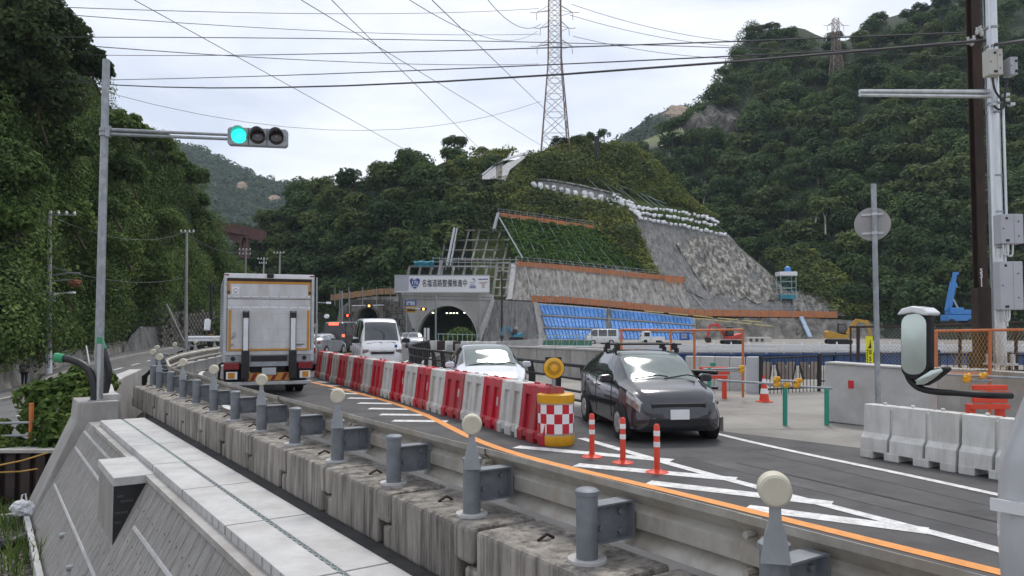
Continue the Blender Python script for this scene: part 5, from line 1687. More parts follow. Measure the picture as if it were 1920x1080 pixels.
for k in range(330):
    x0, y0 = rnd.choice([(12, 1040, ), (18, 1000), (50, 965), (30, 1060), (5, 980), (64, 1045)])
    P = gz(x0 + rnd.gauss(0, 14), y0 + rnd.gauss(0, 16), -2.24)
    a = rnd.uniform(0, 6.28); h_ = rnd.uniform(.12, .45); w_ = .012
    q = Vector((math.cos(a), math.sin(a), 0)) * h_ * .45
    s_ = Vector((-math.sin(a), math.cos(a), 0)) * w_
    Gm.add([P - s_, P + s_, P + q * .4 + s_ + Vector((0, 0, h_ * .7)), P + q * .4 - s_ + Vector((0, 0, h_ * .7)), P + q + Vector((0, 0, h_))], [(0, 1, 2, 3), (3, 2, 4)])
o = Gm.build('weeds', M['leaf_bush']); tag(o, 'thin green weeds growing in the gravel', kind='stuff')
Gm = MB()
for k in range(1100):
    P = gz(rnd.uniform(-30, 70), rnd.uniform(945, 1085), -2.25)
    r = rnd.uniform(.015, .05)
    bx = [Vector((rnd.uniform(-1, 1), rnd.uniform(-1, 1), rnd.uniform(-.5, 1))).normalized() * r for _ in range(4)]
    Gm.add([P + b for b in bx], [(0, 1, 2), (0, 2, 3), (0, 3, 1), (1, 3, 2)])
o = Gm.build('gravel', M['stone_wall']); tag(o, 'loose gravel stones at the foot of the wall', kind='stuff')
# orange fence by the bush
of = thing('pipe_fence', 'rusty orange fence post and grey rails by the bush at the left edge', 'fence', at(58, 835, 18.9))
MB().tube([at(58, 842, 18.9), at(59, 756, 18.9)], .055, 8).build('post', M['orange_pipe'], of, world=True)
MB().tube([at(106, 842, 19.2), at(108, 765, 19.2)], .04, 8).build('post', M['steel_grey'], of, world=True)
for y in (792, 816):
    MB().tube([at(-20, y + 2, 18.8), at(60, y, 18.95), at(104, y - 2, 19.2)], .03, 8).build('rail', M['steel_grey'], of, world=True)
# side-road fence and lines seen beyond the bush
sf = thing('mesh_fence', 'thin green mesh fence beyond the signal pole', 'fence', at(240, 715, 30))
for i in range(5):
    MB().tube([at(212 + i * 13, 728 - i * 2, 30), at(212 + i * 13, 700 - i * 2, 30)], .03, 6).build('post', M['mint'], sf, world=True)
MB().tube([at(208, 704, 30), at(268, 693, 30)], .02, 6).build('rail', M['mint'], sf, world=True)
# ------------------------------------------------------------------ vehicles
def car(lab, loc, rz, keys, paint, name='car', cat='car', glass='glass_light', side='glass', ws=(.2, 1.2), sg_=(-1.7, 1.0), pillars=((-.75, -.65), (.0, .08)), rear=(-2.2, -1.5), hl=(1.75, 2.2), axles=(-1.35, 1.33), wr=.31, tw=.2, grille=None, ns=52, group=None, extras=None, rearlamp=None, seams=(-1.25, -.35, .75)):
    root = thing(name, lab, cat, loc, rz, group)
    K = np.array(keys, dtype=float)
    xs = sorted(set([round(v, 4) for v in np.linspace(K[0, 0], K[-1, 0], ns)] + [ws[0], ws[1], sg_[0], sg_[1], hl[0]] + [q for p in pillars for q in p] + list(rear)))
    xs = [x for x in xs if K[0, 0] - 1e-6 <= x <= K[-1, 0] + 1e-6]
    def val(c, x):
        # monotone-ish smooth interpolation
        i = int(np.clip(np.searchsorted(K[:, 0], x) - 1, 0, len(K) - 2))
        x0, x1 = K[i, 0], K[i + 1, 0]
        h = x1 - x0
        def slope(j):
            if j == 0 or j == len(K) - 1: return 0 if False else (K[min(j + 1, len(K) - 1), c] - K[max(j - 1, 0), c]) / (K[min(j + 1, len(K) - 1), 0] - K[max(j - 1, 0), 0])
            a = (K[j, c] - K[j - 1, c]) / (K[j, 0] - K[j - 1, 0]); b = (K[j + 1, c] - K[j, c]) / (K[j + 1, 0] - K[j, 0])
            return 0 if a * b <= 0 else 2 * a * b / (a + b)
        t = (x - x0) / h
        m0, m1 = slope(i) * h, slope(i + 1) * h
        return (2 * t ** 3 - 3 * t * t + 1) * K[i, c] + (t ** 3 - 2 * t * t + t) * m0 + (-2 * t ** 3 + 3 * t * t) * K[i + 1, c] + (t ** 3 - t * t) * m1
    rows = []
    kinds = None
    for x in xs:
        zl, zb, zr, wl_, wb, wr_ = [val(c, x) for c in range(1, 7)]
        cabin = max(0, zr - zb)
        P = [(wl_ * .9, zl), (wl_ * .985, zl + .05), (wl_, zl + .14), (wl_ * .5 + wb * .5 + .025, zl + (zb - zl) * .45), (wb + .022, zl + (zb - zl) * .72), (wb + .012, zb - .07), (wb, zb), (wb - .012, zb + min(.02, cabin * .2))]
        # glasshouse side: gently curved
        e0, e1 = P[-1], (wr_, zr - min(.09, cabin * .45))
        for f in (.25, .5, .75):
            P.append((e0[0] + (e1[0] - e0[0]) * f + .03 * math.sin(math.pi * f) * min(1, cabin * 2), e0[1] + (e1[1] - e0[1]) * f))
        P += [e1, (wr_ * .95, zr - min(.045, cabin * .25)), (wr_ * .85, zr - min(.018, cabin * .12)), (wr_ * .45, zr - .004), (0, zr)]
        rows.append([Vector((x, y, z)) for y, z in P])
    nP = len(rows[0])
    i7, iE = 7, 11        # section index of belt top and roof edge
    parts = {}
    def cls(i, j):
        x = (xs[i] + xs[i + 1]) / 2
        if i7 <= j < iE and sg_[0] <= x <= sg_[1] and not any(a <= x <= b for a, b in pillars):
            return 'side_window'
        if j >= iE + 1 and ws[0] <= x <= ws[1]: return 'windscreen'
        if j >= iE + 1 and rear[0] <= x <= rear[1]: return 'rear_window'
        if 4 <= j < i7 + 1 and x >= hl[0] and hl[1] >= x: return 'headlight'
        if rearlamp and 4 <= j < i7 + 1 and x <= rearlamp: return 'tail_light'
        return 'body'
    for sgn in (1, -1):
        R3 = [[Vector((p.x, p.y * sgn, p.z)) for p in r] for r in rows]
        for i in range(len(xs) - 1):
            for j in range(nP - 1):
                c = cls(i, j)
                key = c + (str(sgn) if c in ('side_window', 'headlight', 'tail_light') else '')
                parts.setdefault(key, MB())
                mb = parts[key]
                mb.add([R3[i][j], R3[i][j + 1], R3[i + 1][j + 1], R3[i + 1][j]], [(0, 1, 2, 3)])
        for r in (R3[0], R3[-1]):
            parts['body'].add(r + [Vector((r[0].x, 0, r[0].z))], [tuple(range(nP + 1))])
        parts['body'].sheet([[r[0], Vector((r[0].x, 0, r[0].z))] for r in R3])
    mats = {'body': paint, 'side_window': M[side], 'windscreen': M[glass], 'rear_window': M['glass'], 'headlight': M['lamp_glass'], 'tail_light': M['red_lens']}
    for k_, mb in parts.items():
        nm = k_.replace('-1', '').replace('1', '')
        # weld shared vertices for smooth shading
        o = mb.build(nm, mats[nm], root)
        bm = bmesh.new(); bm.from_mesh(o.data)
        bmesh.ops.remove_doubles(bm, verts=bm.verts, dist=1e-5)
        bmesh.ops.recalc_face_normals(bm, faces=bm.faces)
        bm.to_mesh(o.data); bm.free()
        o.data.polygons.foreach_set('use_smooth', [True] * len(o.data.polygons))
        o.data.set_sharp_from_angle(angle=R(38))
    for ax in axles:
        hw_ = val(4, ax)
        for sgn in (1, -1):
            c = Vector((ax, sgn * (hw_ - .075), wr))
            Mx = Matrix.Rotation(-sgn * math.pi / 2, 4, 'X')
            mb = MB(); mb.lathe([(wr + .055, -.06), (wr + .055, .098)], c=c, n=28, M=Mx)
            arch = mb.build('wheel_arch', M['black'], root, smooth=40)
            mb = MB(); mb.lathe([(wr * .6, -tw / 2), (wr * .92, -tw / 2), (wr, -tw / 3), (wr, tw / 2), (wr * .93, tw / 2 + .015), (wr * .66, tw / 2 + .02)], c=c, n=28, M=Mx)
            wh = mb.build('wheel', M['rubber'], root, smooth=40)
            mb = MB(); mb.lathe([(wr * .64, tw / 2 + .005), (wr * .60, tw / 2 + .026), (wr * .16, tw / 2 + .03), (0.02, tw / 2 + .035)], c=c, n=20, M=Mx)
            for q in range(5):
                a = q * 1.2566
                mb.lathe([(.05, tw / 2 + .02), (.04, tw / 2 + .034)], c=(0, 0, 0), n=6, M=Matrix.Translation(c) @ Mx @ Matrix.Translation((wr * .4 * math.cos(a), wr * .4 * math.sin(a), 0)))
            mb.build('rim', M['alu'], wh, smooth=40)
    if seams:
        for sgn in (1, -1):
            def sp_(x, f0=0., f1=1.):
                zl, zb, zr, wl_, wb, wr_ = [val(c, x) for c in range(1, 7)]
                P = [(wl_, zl + .14), (wl_ * .5 + wb * .5 + .025, zl + (zb - zl) * .45), (wb + .022, zl + (zb - zl) * .72), (wb + .012, zb - .07), (wb, zb)]
                return [Vector((x, sgn * (y + .001), z)) for y, z in P]
            mb = MB()
            for x in seams: mb.tube(sp_(x), .007, 4)
            mb.tube([Vector((x, sgn * (val(5, x) + .001 - .012), val(2, x) + .012)) for x in np.linspace(ws[1], hl[0] + .25 if hl[0] < 3 else ws[1] + .2, 7)], .007, 4)
            mb.build('door_seam', M['black'], root)
            for x in seams[:-1]:
                q = sp_(x + .16)[3]
                MB().box(q + Vector((0, sgn * .012, -.06)), (.2, .035, .03)).build('door_handle', paint, root, bevel=.008)
    if extras: extras(root, val, paint)
    return root
def mirror_pair(root, x, y, z, paint, s=1.):
    for sgn in (1, -1):
        mb = MB()
        c = Vector((x, sgn * y, z))
        pr = [(-.11 * s, -.065 * s), (.09 * s, -.075 * s), (.12 * s, -.02 * s), (.10 * s, .06 * s), (-.06 * s, .075 * s), (-.12 * s, .04 * s)]
        mb.prism(pr, lambda u, v, w_: c + Vector((w_, sgn * u, v)), -.06 * s, .07 * s)
        m_ = mb.build('wing_mirror', paint, root, bevel=.025 * s)
        MB().tube([(x - .02, sgn * (y - .08 * s), z - .05), (x + .05, sgn * (y - .22 * s), z - .10)], .022, 6).build('mirror_arm', M['black'], m_)
def front_plate(root, x, z, w_=.33, h_=.165, text=None):
    MB().bb((x, -w_ / 2, z - h_ / 2), (x + .02, w_ / 2, z + h_ / 2)).build('number_plate', M['sign_white'], root)
def emblem(root, x, z, s=.06, m='chrome'):
    # three interlaced ovals
    mb = MB()
    def ell(a, b, cz, r):
        mb.tube([(x, a * math.cos(t), z + cz + b * math.sin(t)) for t in np.linspace(0, 6.283, 21)], r, 5, cap=False)
    ell(s, s * .66, 0, s * .11); ell(s * .38, s * .62, 0, s * .09); ell(s * .72, s * .26, s * .34, s * .09)
    mb.build('emblem', M[m], root)
def wipers(root, x, z, y0=-.55):
    mb = MB()
    mb.tube([(x, y0, z), (x - .05, y0 + .45, z + .06), (x - .0, y0 + .62, z + .035)], .012, 5)
    mb.tube([(x, y0 + .55, z), (x - .05, y0 + 1.0, z + .06), (x, y0 + 1.15, z + .03)], .012, 5)
    mb.build('wiper', M['black'], root)

PRIUS = [(-2.23, .42, .86, .98, .62, .60, .52), (-2.12, .30, .96, 1.16, .80, .80, .58), (-1.6, .22, 1.02, 1.36, .86, .85, .60), (-.7, .20, .98, 1.475, .87, .865, .61), (.0, .20, .95, 1.49, .872, .87, .62), (.45, .20, .93, 1.43, .872, .87, .625), (1.2, .20, .90, 1.04, .868, .85, .66), (1.45, .20, .86, .955, .865, .83, .66), (1.9, .20, .74, .835, .83, .76, .62), (2.12, .20, .62, .70, .75, .68, .56), (2.2, .22, .55, .61, .66, .60, .5), (2.24, .28, .48, .53, .56, .5, .42)]
def prius_x(root, val, paint):
    mirror_pair(root, .78, .98, 1.0, paint)
    wipers(root, 1.27, 1.0)
    MB().bb((2.14, -.42, .565), (2.215, .42, .60)).build('grille', M['black'], root)
    MB().bb((2.20, -.55, .30), (2.245, .55, .42)).build('lower_grille', M['black'], root, bevel=.02)
    front_plate(root, 2.245, .47)
    emblem(root, 2.225, .645, .075, 'sign_blue')
def P_car(px, py, Y, dz=0):
    p = at(px, py, Y); return Vector((p.x, p.y, zroad(p.y)))
white_car = car('white hatchback coming past the red and white barriers', Vector((-.72, 20.3, 0)), R(-81), PRIUS, M['pearl_paint'], hl=(1.72, 2.13), ws=(.25, 1.32), sg_=(-1.6, 1.02), pillars=((-.72, -.62),), rear=(-2.1, -1.55), extras=prius_x)

FIT = [(-1.95, .45, .92, 1.0, .66, .66, .5), (-1.85, .32, 1.02, 1.25, .80, .80, .60), (-1.45, .24, 1.03, 1.43, .845, .84, .60), (-.6, .20, 1.0, 1.52, .847, .845, .62), (.0, .20, .97, 1.52, .848, .847, .625), (.35, .20, .95, 1.47, .848, .845, .63), (1.12, .20, .92, 1.08, .845, .83, .66), (1.35, .20, .89, .98, .84, .81, .66), (1.68, .20, .80, .89, .80, .75, .62), (1.85, .20, .70, .77, .74, .68, .56), (1.92, .22, .62, .67, .66, .60, .5), (1.96, .28, .52, .57, .56, .5, .42)]
def fit_x(root, val, paint):
    mirror_pair(root, .72, .96, 1.03, paint)
    wipers(root, 1.19, 1.05)
    MB().bb((1.80, -.48, .60), (1.935, .48, .68)).build('grille', M['black'], root, bevel=.01)
    MB().bb((1.915, -.55, .28), (1.965, .55, .44)).build('lower_grille', M['black'], root, bevel=.02)
    front_plate(root, 1.965, .50)
    # roof rack: two crossbars on clamped feet
    for x in (.15, -.55):
        rk = MB(); rk.box((x, 0, 1.635), (.075, 1.42, .032))
        rb = rk.build('rack_bar', M['black_metal'], root, bevel=.012)
        for sgn in (1, -1):
            mb = MB(); mb.box((x, sgn * .57, 1.575), (.10, .09, .10)); mb.box((x, sgn * .615, 1.515), (.13, .05, .09)); mb.tube([(x, sgn * .56, 1.62), (x, sgn * .56, 1.66)], .03, 8)
            mb.build('rack_foot', M['black_metal'], rb)
black_car = car('black hatchback with a roof rack coming past the checkered drum', Vector((2.56, 15.0, 0)), R(-82), FIT, M['black_paint'], hl=(1.5, 1.86), ws=(.2, 1.24), sg_=(-1.55, 1.0), pillars=((-.68, -.58), (.30, .36)), rear=(-1.85, -1.35), axles=(-1.25, 1.25), wr=.30, extras=fit_x)

HIACE = [(-2.4, .42, 1.1, 2.05, .80, .80, .66), (-2.3, .30, 1.16, 2.2, .84, .84, .68), (-1.0, .26, 1.17, 2.24, .846, .845, .69), (.6, .26, 1.17, 2.235, .846, .845, .69), (1.25, .26, 1.16, 2.17, .846, .845, .68), (1.55, .26, 1.16, 1.97, .846, .84, .68), (2.05, .26, 1.14, 1.30, .84, .82, .72), (2.2, .26, 1.03, 1.12, .82, .79, .70), (2.32, .26, .88, .95, .78, .74, .66), (2.39, .28, .66, .72, .70, .66, .58), (2.41, .32, .52, .56, .6, .56, .5)]
def hi_x(root, val, paint):
    mirror_pair(root, 1.75, 1.03, 1.32, M['black'], 1.35)
    wipers(root, 2.12, 1.2, -.6)
    MB().bb((2.30, -.46, .80), (2.405, .46, .88)).build('grille', M['black'], root, bevel=.01)
    MB().bb((2.35, -.52, .91), (2.395, .52, .935)).build('chrome_strip', M['chrome'], root)
    MB().bb((2.36, -.60, .38), (2.425, .60, .50)).build('lower_grille', M['black'], root, bevel=.02)
    front_plate(root, 2.425, .60)
    emblem(root, 2.40, .965, .06)
    for sgn in (1, -1):
        MB().bb((2.10, sgn * .53, .80), (2.335, sgn * .79, 1.00)).build('headlight', M['lamp_glass'], root, bevel=.04)
    MB().bb((2.24, .50, 1.05), (2.262, .60, 1.16)).build('sticker', M['sign_blue'], root)
white_van = car('white high-roof van coming along the oncoming lane', Vector((-5.85, 33.2, zroad(32))), R(-74), HIACE, M['white_paint'], name='van', cat='van', ws=(1.42, 2.02), sg_=(-2.1, 1.55), pillars=((-.9, -.75), (.45, .6)), rear=(-2.39, -2.36), hl=(9, 9.1), axles=(-1.35, 1.25), wr=.33, extras=hi_x, glass='glass')

# queue further back
def far_x(root, val, paint):
    mirror_pair(root, .75, .97, 1.0, paint)
    MB().bb((2.14, -.5, .50), (2.225, .5, .62)).build('grille', M['black'], root)
    front_plate(root, 2.245, .42)
car('silver car with dark grille waiting behind the white van', Vector((-9.6, 76, zroad(76))), R(-82), [(a, b, c + .03, d + .02, e, f, g) for a, b, c, d, e, f, g in PRIUS], M['silver_paint'], hl=(1.7, 2.13), ws=(.25, 1.32), sg_=(-1.6, 1.02), pillars=((-.72, -.62),), rear=(-2.1, -1.55), extras=far_x, ns=30, glass='glass')
car('white car second in the queue behind the silver one', Vector((-11.6, 86, zroad(86))), R(-80), [(a, b, c + .05, d + .06, e, f, g) for a, b, c, d, e, f, g in PRIUS], M['white_paint'], hl=(1.7, 2.13), ws=(.25, 1.32), sg_=(-1.6, 1.02), pillars=((-.72, -.62),), rear=(-2.1, -1.55), extras=far_x, ns=30, glass='glass')
car('white car partly hidden beside the van at its right', Vector((-11.35, 72, zroad(72))), R(-86), PRIUS, M['white_paint'], hl=(1.7, 2.13), ws=(.25, 1.32), sg_=(-1.6, 1.02), pillars=((-.72, -.62),), rear=(-2.1, -1.55), extras=far_x, ns=30, glass='glass')
dv = car('dark van with glowing brake lights left of the white van', Vector((-12.1, 56, zroad(56))), R(82), HIACE, M['dark_paint'], name='van', cat='van', ws=(1.42, 2.02), sg_=(-2.1, 1.55), pillars=((-.9, -.75), (.45, .6)), rear=(-2.39, -2.36), hl=(9, 9.1), axles=(-1.35, 1.25), wr=.33, ns=30)
for z, y0, y1 in ((2.06, -.35, .35), (1.25, .62, .80), (1.25, -.80, -.62)):
    MB().bb((-2.43, y0, z - .09), (-2.38, y1, z + .09)).build('brake_light', M['lamp_red'], dv)
kc = car('silver car ahead of the truck queue below the dark van', Vector((-9.2, 43, zroad(43))), R(80), [(a, b, c, d * .93, e, f, g) for a, b, c, d, e, f, g in PRIUS], M['silver_paint'], ws=(.25, 1.32), sg_=(-1.6, 1.02), pillars=((-.72, -.62),), rear=(-2.15, -1.5), hl=(9, 9.1), ns=30, rearlamp=-2.1)
kc.location = Vector((-12.2, 49.5, zroad(49)))
car('pale car just showing beyond the right side of the truck', Vector((-9.6, 34.5, 0)), R(103), PRIUS, M['silver_paint'], ws=(.25, 1.32), sg_=(-1.6, 1.02), pillars=((-.72, -.62),), rear=(-2.15, -1.5), hl=(9, 9.1), ns=30, rearlamp=-2.1)

# ------------------------------------------------------------------ delivery truck (rear towards us)
tk = thing('box_truck', 'white box truck with tail lift seen from behind in the near lane', 'truck', Vector((-6.78, 21.5, 0)), R(90 + 21.5))
W2 = 1.2
def T(u, z, x=0.): return Vector((x, -u, z))      # u to the right seen from behind, x forward
def tb(u0, u1, z0, z1, x0, x1, m, name, par=tk, bev=0.):
    return MB().bb((x0, -u0, z0), (x1, -u1, z1)).build(name, M[m], par, bevel=bev)
box_ = tb(-W2, W2, 1.0, 3.36, .03, 6.2, 'truck_white', 'cargo_box', bev=.015)
for u0, u1 in ((-W2 - .012, -W2 + .07), (W2 - .07, W2 + .012)):
    tb(u0, u1, .96, 3.40, -.03, .08, 'alu', 'corner_post', bev=.015)
tb(-W2, W2, 3.28, 3.41, -.035, .07, 'alu_white', 'top_frame', bev=.012)
tb(-W2 + .07, W2 - .07, 3.20, 3.275, -.02, .05, 'brown_steel', 'top_seal')
for u in (-W2 + .06, W2 - .06): tb(u - .06, u + .06, 3.345, 3.385, -.045, -.03, 'red_lens', 'marker_lamp')
cm = tb(-.09, .09, 3.30, 3.42, -.10, -.02, 'black', 'rear_camera', bev=.02)
# ribs on the side walls
for i in range(26):
    z = 1.12 + i * .083
    tb(-W2 - .022, -W2 - .001, z, z + .04, .1, 6.15, 'steel_grey', 'side_rib')
up_ = tb(-1.10, 1.10, 2.80, 3.19, -.015, .04, 'truck_white', 'upper_gate')
for (u0, u1, z0, z1) in ((-1.10, 1.10, 3.13, 3.195), (-1.10, -1.04, 2.82, 3.13), (1.04, 1.10, 2.82, 3.13)):
    tb(u0, u1, z0, z1, -.020, -.013, 'orange_tape', 'reflective_tape', up_)
tb(-1.00, -.82, 2.84, 3.04, -.021, -.0155, 'sign_white', 'sticker', up_)
mb = MB()
mb.tube([T(-.91 + .055 * math.cos(a), 2.95 + .045 * math.sin(a), -.023) for a in np.linspace(0, 6.28, 13)], .008, 4)
mb.bb((-.024, .97, 2.865), (-.0205, .85, 2.885))
mb.build('sticker_print', M['steel_grey'], up_)
for s_ in (-1, 1):
    tb(s_ * 1.10 - .05, s_ * 1.10 + .05, 2.86, 2.92, -.04, -.01, 'brown_steel', 'hinge')
tb(-1.11, 1.11, 2.755, 2.795, -.03, .03, 'alu_white', 'rail')
tb(-1.10, 1.10, 2.52, 2.75, -.014, .03, 'truck_white', 'middle_gate')
tb(-1.11, 1.11, 2.455, 2.51, -.035, .03, 'alu_white', 'rail')
tb(-1.10, 1.10, 2.70, 2.715, -.02, -.012, 'brown_steel', 'seam')
lg = tb(-1.10, 1.10, 1.27, 2.45, -.05, .02, 'truck_white', 'lift_gate', bev=.01)
for (u0, u1, z0, z1) in ((-1.08, -1.01, 1.28, 2.41), (1.01, 1.08, 1.28, 2.41), (-1.01, 1.01, 1.275, 1.33)):
    tb(u0, u1, z0, z1, -.056, -.049, 'orange_tape', 'reflective_tape', lg)
for z in (1.52, 1.87, 2.30): tb(-1.0, 1.0, z, z + .012, -.054, -.047, 'alu', 'panel_seam', lg)
for s_ in (-1, 1):
    c = s_ * .63
    a_ = tb(c - .065, c + .065, 1.28, 2.24, -.13, -.05, 'alu_white', 'lift_arm', bev=.012)
    tb(c - .08, c - .067, 1.28, 2.3, -.11, -.05, 'black_metal', 'arm_edge', a_)
    tb(c + .067, c + .08, 1.28, 2.3, -.11, -.05, 'black_metal', 'arm_edge', a_)
    tb(c - .085, c + .085, 2.18, 2.38, -.14, -.05, 'black_metal', 'arm_cap', a_, .015)
    tb(c - .06, c + .06, 2.34, 2.365, -.15, -.14, 'sign_back', 'arm_plate', a_)
    tb(c - .10, c + .10, .50, 1.27, -.16, .05, 'black_metal', 'lift_column', bev=.015)
mb = MB(); mb.tube([T(-1.0, 1.62, -.07), T(-.93, 1.70, -.10), T(-.93, 1.78, -.07)], .025, 8); mb.build('handle', M['sign_back'], lg)
mb = MB(); mb.tube([T(-.98, 1.44, -.052), T(-.98, 1.44, -.07)], .045, 12); mb.build('lock', M['sign_back'], lg)
tb(.72, .95, 1.43, 1.455, -.058, -.05, 'ink', 'print_line', lg)
tb(.72, .88, 1.39, 1.405, -.058, -.05, 'ink', 'print_line', lg)
for s_ in (-1, 1):
    for z in (2.86, 3.05):
        MB().tube([T(s_ * 1.13, z, -.03), T(s_ * 1.13, z + .09, -.03)], .018, 8).build('hinge_pin', M['sign_back'], tk)
for i in range(9):
    for z in (2.775, 2.483):
        MB().tube([T(-1.0 + i * .25, z, -.03), T(-1.0 + i * .25, z, -.042)], .014, 8).build('rivet', M['sign_back'], tk)
tb(-W2, W2, 1.15, 1.265, -.04, .05, 'alu', 'floor_beam', bev=.01)
tb(-W2, W2, .97, 1.145, -.02, .06, 'steel_grey', 'rear_apron')
for s_ in (-1, 1):
    mb = MB(); mb.tube([T(s_ * .95, 1.06, -.015), T(s_ * .95, 1.06, -.05)], .06, 16); mb.tube([T(s_ * .95, 1.06, -.045), T(s_ * .95, 1.06, -.056)], .03, 12)
    mb.build('round_lamp', M['black_metal'], tk)
    lp = tb(s_ * .78, s_ * 1.18, .76, .95, -.06, .04, 'red_lens', 'tail_lamp', bev=.012)
    tb(s_ * .83, s_ * 1.12, .50, .70, -.05, .0, 'sign_white', 'lamp_plate')
    tb(s_ * .90, s_ * 1.07, .52, .68, -.058, -.048, 'amber_lens', 'reflector')
tb(-.48, .48, .98, 1.13, -.06, -.02, 'black_metal', 'cross_bar')
tb(-.52, .52, .84, .97, -.05, .02, 'steel_grey', 'lamp_beam')
tb(-1.15, 1.15, .32, .42, -.03, .06, 'alu', 'bumper_bar', bev=.012)
tb(-.55, .55, .44, .66, -.035, .0, 'orange_tape', 'warning_board')
for i in range(4):
    u = -.5 + i * .27
    mb = MB(); mb.prism([(u, .45), (u + .1, .45), (u + .2, .65), (u + .1, .65)], lambda a, b, w_: T(a, b, -.042 + w_), 0, .006); mb.build('warning_stripe', M['red_lens'], tk)
tb(-.19, .19, .60, .80, -.065, -.04, 'sign_grey', 'number_plate', bev=.008)
for s_ in (-1, 1):
    for dx in (1.6,):
        for o_ in (0., .27):
            c = T(s_ * (.98 - o_), .42, dx)
            mb = MB(); mb.lathe([(.24, -.11), (.39, -.11), (.42, -.07), (.42, .07), (.39, .11), (.24, .11)], c=c, n=28, M=Matrix.Rotation(math.pi / 2, 4, 'X'))
            wh = mb.build('wheel', M['rubber'], tk, smooth=40)
            mb = MB(); mb.lathe([(.235, -.10), (.23, .10)], c=c, n=20, M=Matrix.Rotation(math.pi / 2, 4, 'X')); mb.build('rim', M['alu'], wh, smooth=40)
    mb = MB(); mb.sheet([[T(s_ * .62, .85, 1.12), T(s_ * 1.15, .85, 1.12)], [T(s_ * .62, .20, 1.10), T(s_ * 1.15, .20, 1.10)]]); mb.build('mud_flap', M['black'], tk)
tb(-.45, .45, .62, .95, .2, 6.4, 'black_metal', 'chassis')
cab = tb(-1.08, 1.08, .55, 2.55, 6.35, 8.0, 'truck_white', 'cab', bev=.12)
tb(-1.0, 1.0, 1.5, 2.3, 7.97, 8.02, 'glass', 'windscreen', cab)
tb(-1.10, -1.07, 1.55, 2.25, 6.9, 7.8, 'glass', 'side_window', cab); tb(1.07, 1.10, 1.55, 2.25, 6.9, 7.8, 'glass', 'side_window', cab)
for s_ in (-1, 1):
    c = T(s_ * .95, .42, 7.2)
    mb = MB(); mb.lathe([(.24, -.11), (.39, -.11), (.42, -.07), (.42, .07), (.39, .11), (.24, .11)], c=c, n=24, M=Matrix.Rotation(math.pi / 2, 4, 'X')); mb.build('wheel', M['rubber'], tk, smooth=40)
# mirror on a stalk left of the box, air deflector edge
mr_ = MB(); mr_.prism([(-.12, -.2), (.10, -.22), (.13, .12), (.04, .22), (-.10, .2)], lambda u, v, w_: T(-1.62 + u, 1.98 + v, 6.9 + w_), -.05, .10)
mo = mr_.build('wing_mirror', M['chrome'], tk, bevel=.03)
MB().tube([T(-1.62, 2.1, 7.0), T(-1.1, 2.3, 7.4)], .025, 6).build('mirror_arm', M['black'], mo)
mb = MB(); mb.tube([T(-1.18, .95, .3), T(-1.28, .9, .3), T(-1.30, .5, .35), T(-1.2, .35, .4)], .035, 8); mb.build('side_guard', M['black_metal'], tk)

# ------------------------------------------------------------------ passing white truck at the right edge
pt = thing('cab_truck', 'pale grey cab-over truck cut by the right frame edge, mirror stalk reaching ahead', 'truck', N3(4.25, 1.90, 0), TANG)
# local x forward along the road, local y to the left (towards the guardrail); left side of the cab at y=0
def cabp(z):   # front edge of the side as a function of height
    return float(np.interp(z, [.35, .6, 1.0, 1.35, 1.75, 2.2, 2.45], [-.06, 0, .02, .0, -.14, -.42, -.60]))
zs = list(np.linspace(.35, 2.45, 22))
body = MB()
rows = []
for z in zs:
    f = cabp(z)
    tuck = float(np.interp(z, [.35, 1.4, 2.45], [0, 0, -.10]))
    rows.append([Vector((-2.0, tuck - .02, z)), Vector((f - .30, tuck, z)), Vector((f - .16, tuck - .008, z)), Vector((f - .07, tuck - .04, z)), Vector((f - .02, tuck - .10, z)), Vector((f, tuck - .22, z)), Vector((f + .03, -.9, z)), Vector((f, -1.6, z)), Vector((f - .04, -1.72, z)), Vector((f - .2, -1.8, z)), Vector((-2.0, -1.8, z))])
body.sheet(rows)
body.add(rows[-1], [tuple(range(11))]); body.add([r[0] for r in rows] + [r[-1] for r in rows][::-1], [tuple(range(2 * len(rows)))])
pb_ = body.build('cab', mat('pale_grey_paint', (.50, .515, .53), .35, .1, var=.04, coat=.5), pt, smooth=40)
def side_poly(name, pts, m, o_=.006, par=pb_):
    mb = MB()
    mb.prism(pts, lambda u, v, w_: Vector((u, w_ + float(np.interp(v, [.35, 1.4, 2.45], [0, 0, -.10])), v)), o_ - .02, o_)
    return mb.build(name, M[m], par)
side_poly('side_window', [(-.33, 1.50), (-.30, 1.56), (-.52, 2.05), (-.62, 2.12), (-1.35, 2.12), (-1.40, 2.05), (-1.40, 1.50)], 'glass')
side_poly('door_seam', [(-.26, .62), (-.245, .62), (-.25, 1.45), (-.265, 1.45)], 'black_metal', .003)
side_poly('trim_strip', [(-.02, 1.10), (-.02, 1.16), (-1.7, 1.16), (-1.7, 1.10)], 'white_paint', .012)
mb = MB(); mb.sheet([[Vector((cabp(z) + .012 + .02, y, z)) for y in np.linspace(-.30, -1.55, 5)] for z in np.linspace(1.35, 2.25, 8)]); mb.build('windscreen', M['glass'], pb_)
for y in (-.16, -1.64):
    mb = MB(); mb.lathe([(.22, -.1), (.35, -.1), (.38, -.06), (.38, .06), (.35, .1), (.22, .1)], c=(-.75, y, .38), n=26, M=Matrix.Rotation(math.pi / 2, 4, 'X')); mb.build('wheel', M['rubber'], pt, smooth=40)
    mb = MB(); mb.lathe([(.22, -.1), (.22, .1)], c=(-3.9, y, .38), n=26, M=Matrix.Rotation(math.pi / 2, 4, 'X')); mb.lathe([(.24, -.1), (.36, -.1), (.38, -.06), (.38, .06), (.36, .1), (.24, .1)], c=(-3.9, y, .38), n=26, M=Matrix.Rotation(math.pi / 2, 4, 'X')); mb.build('wheel', M['rubber'], pt, smooth=40)
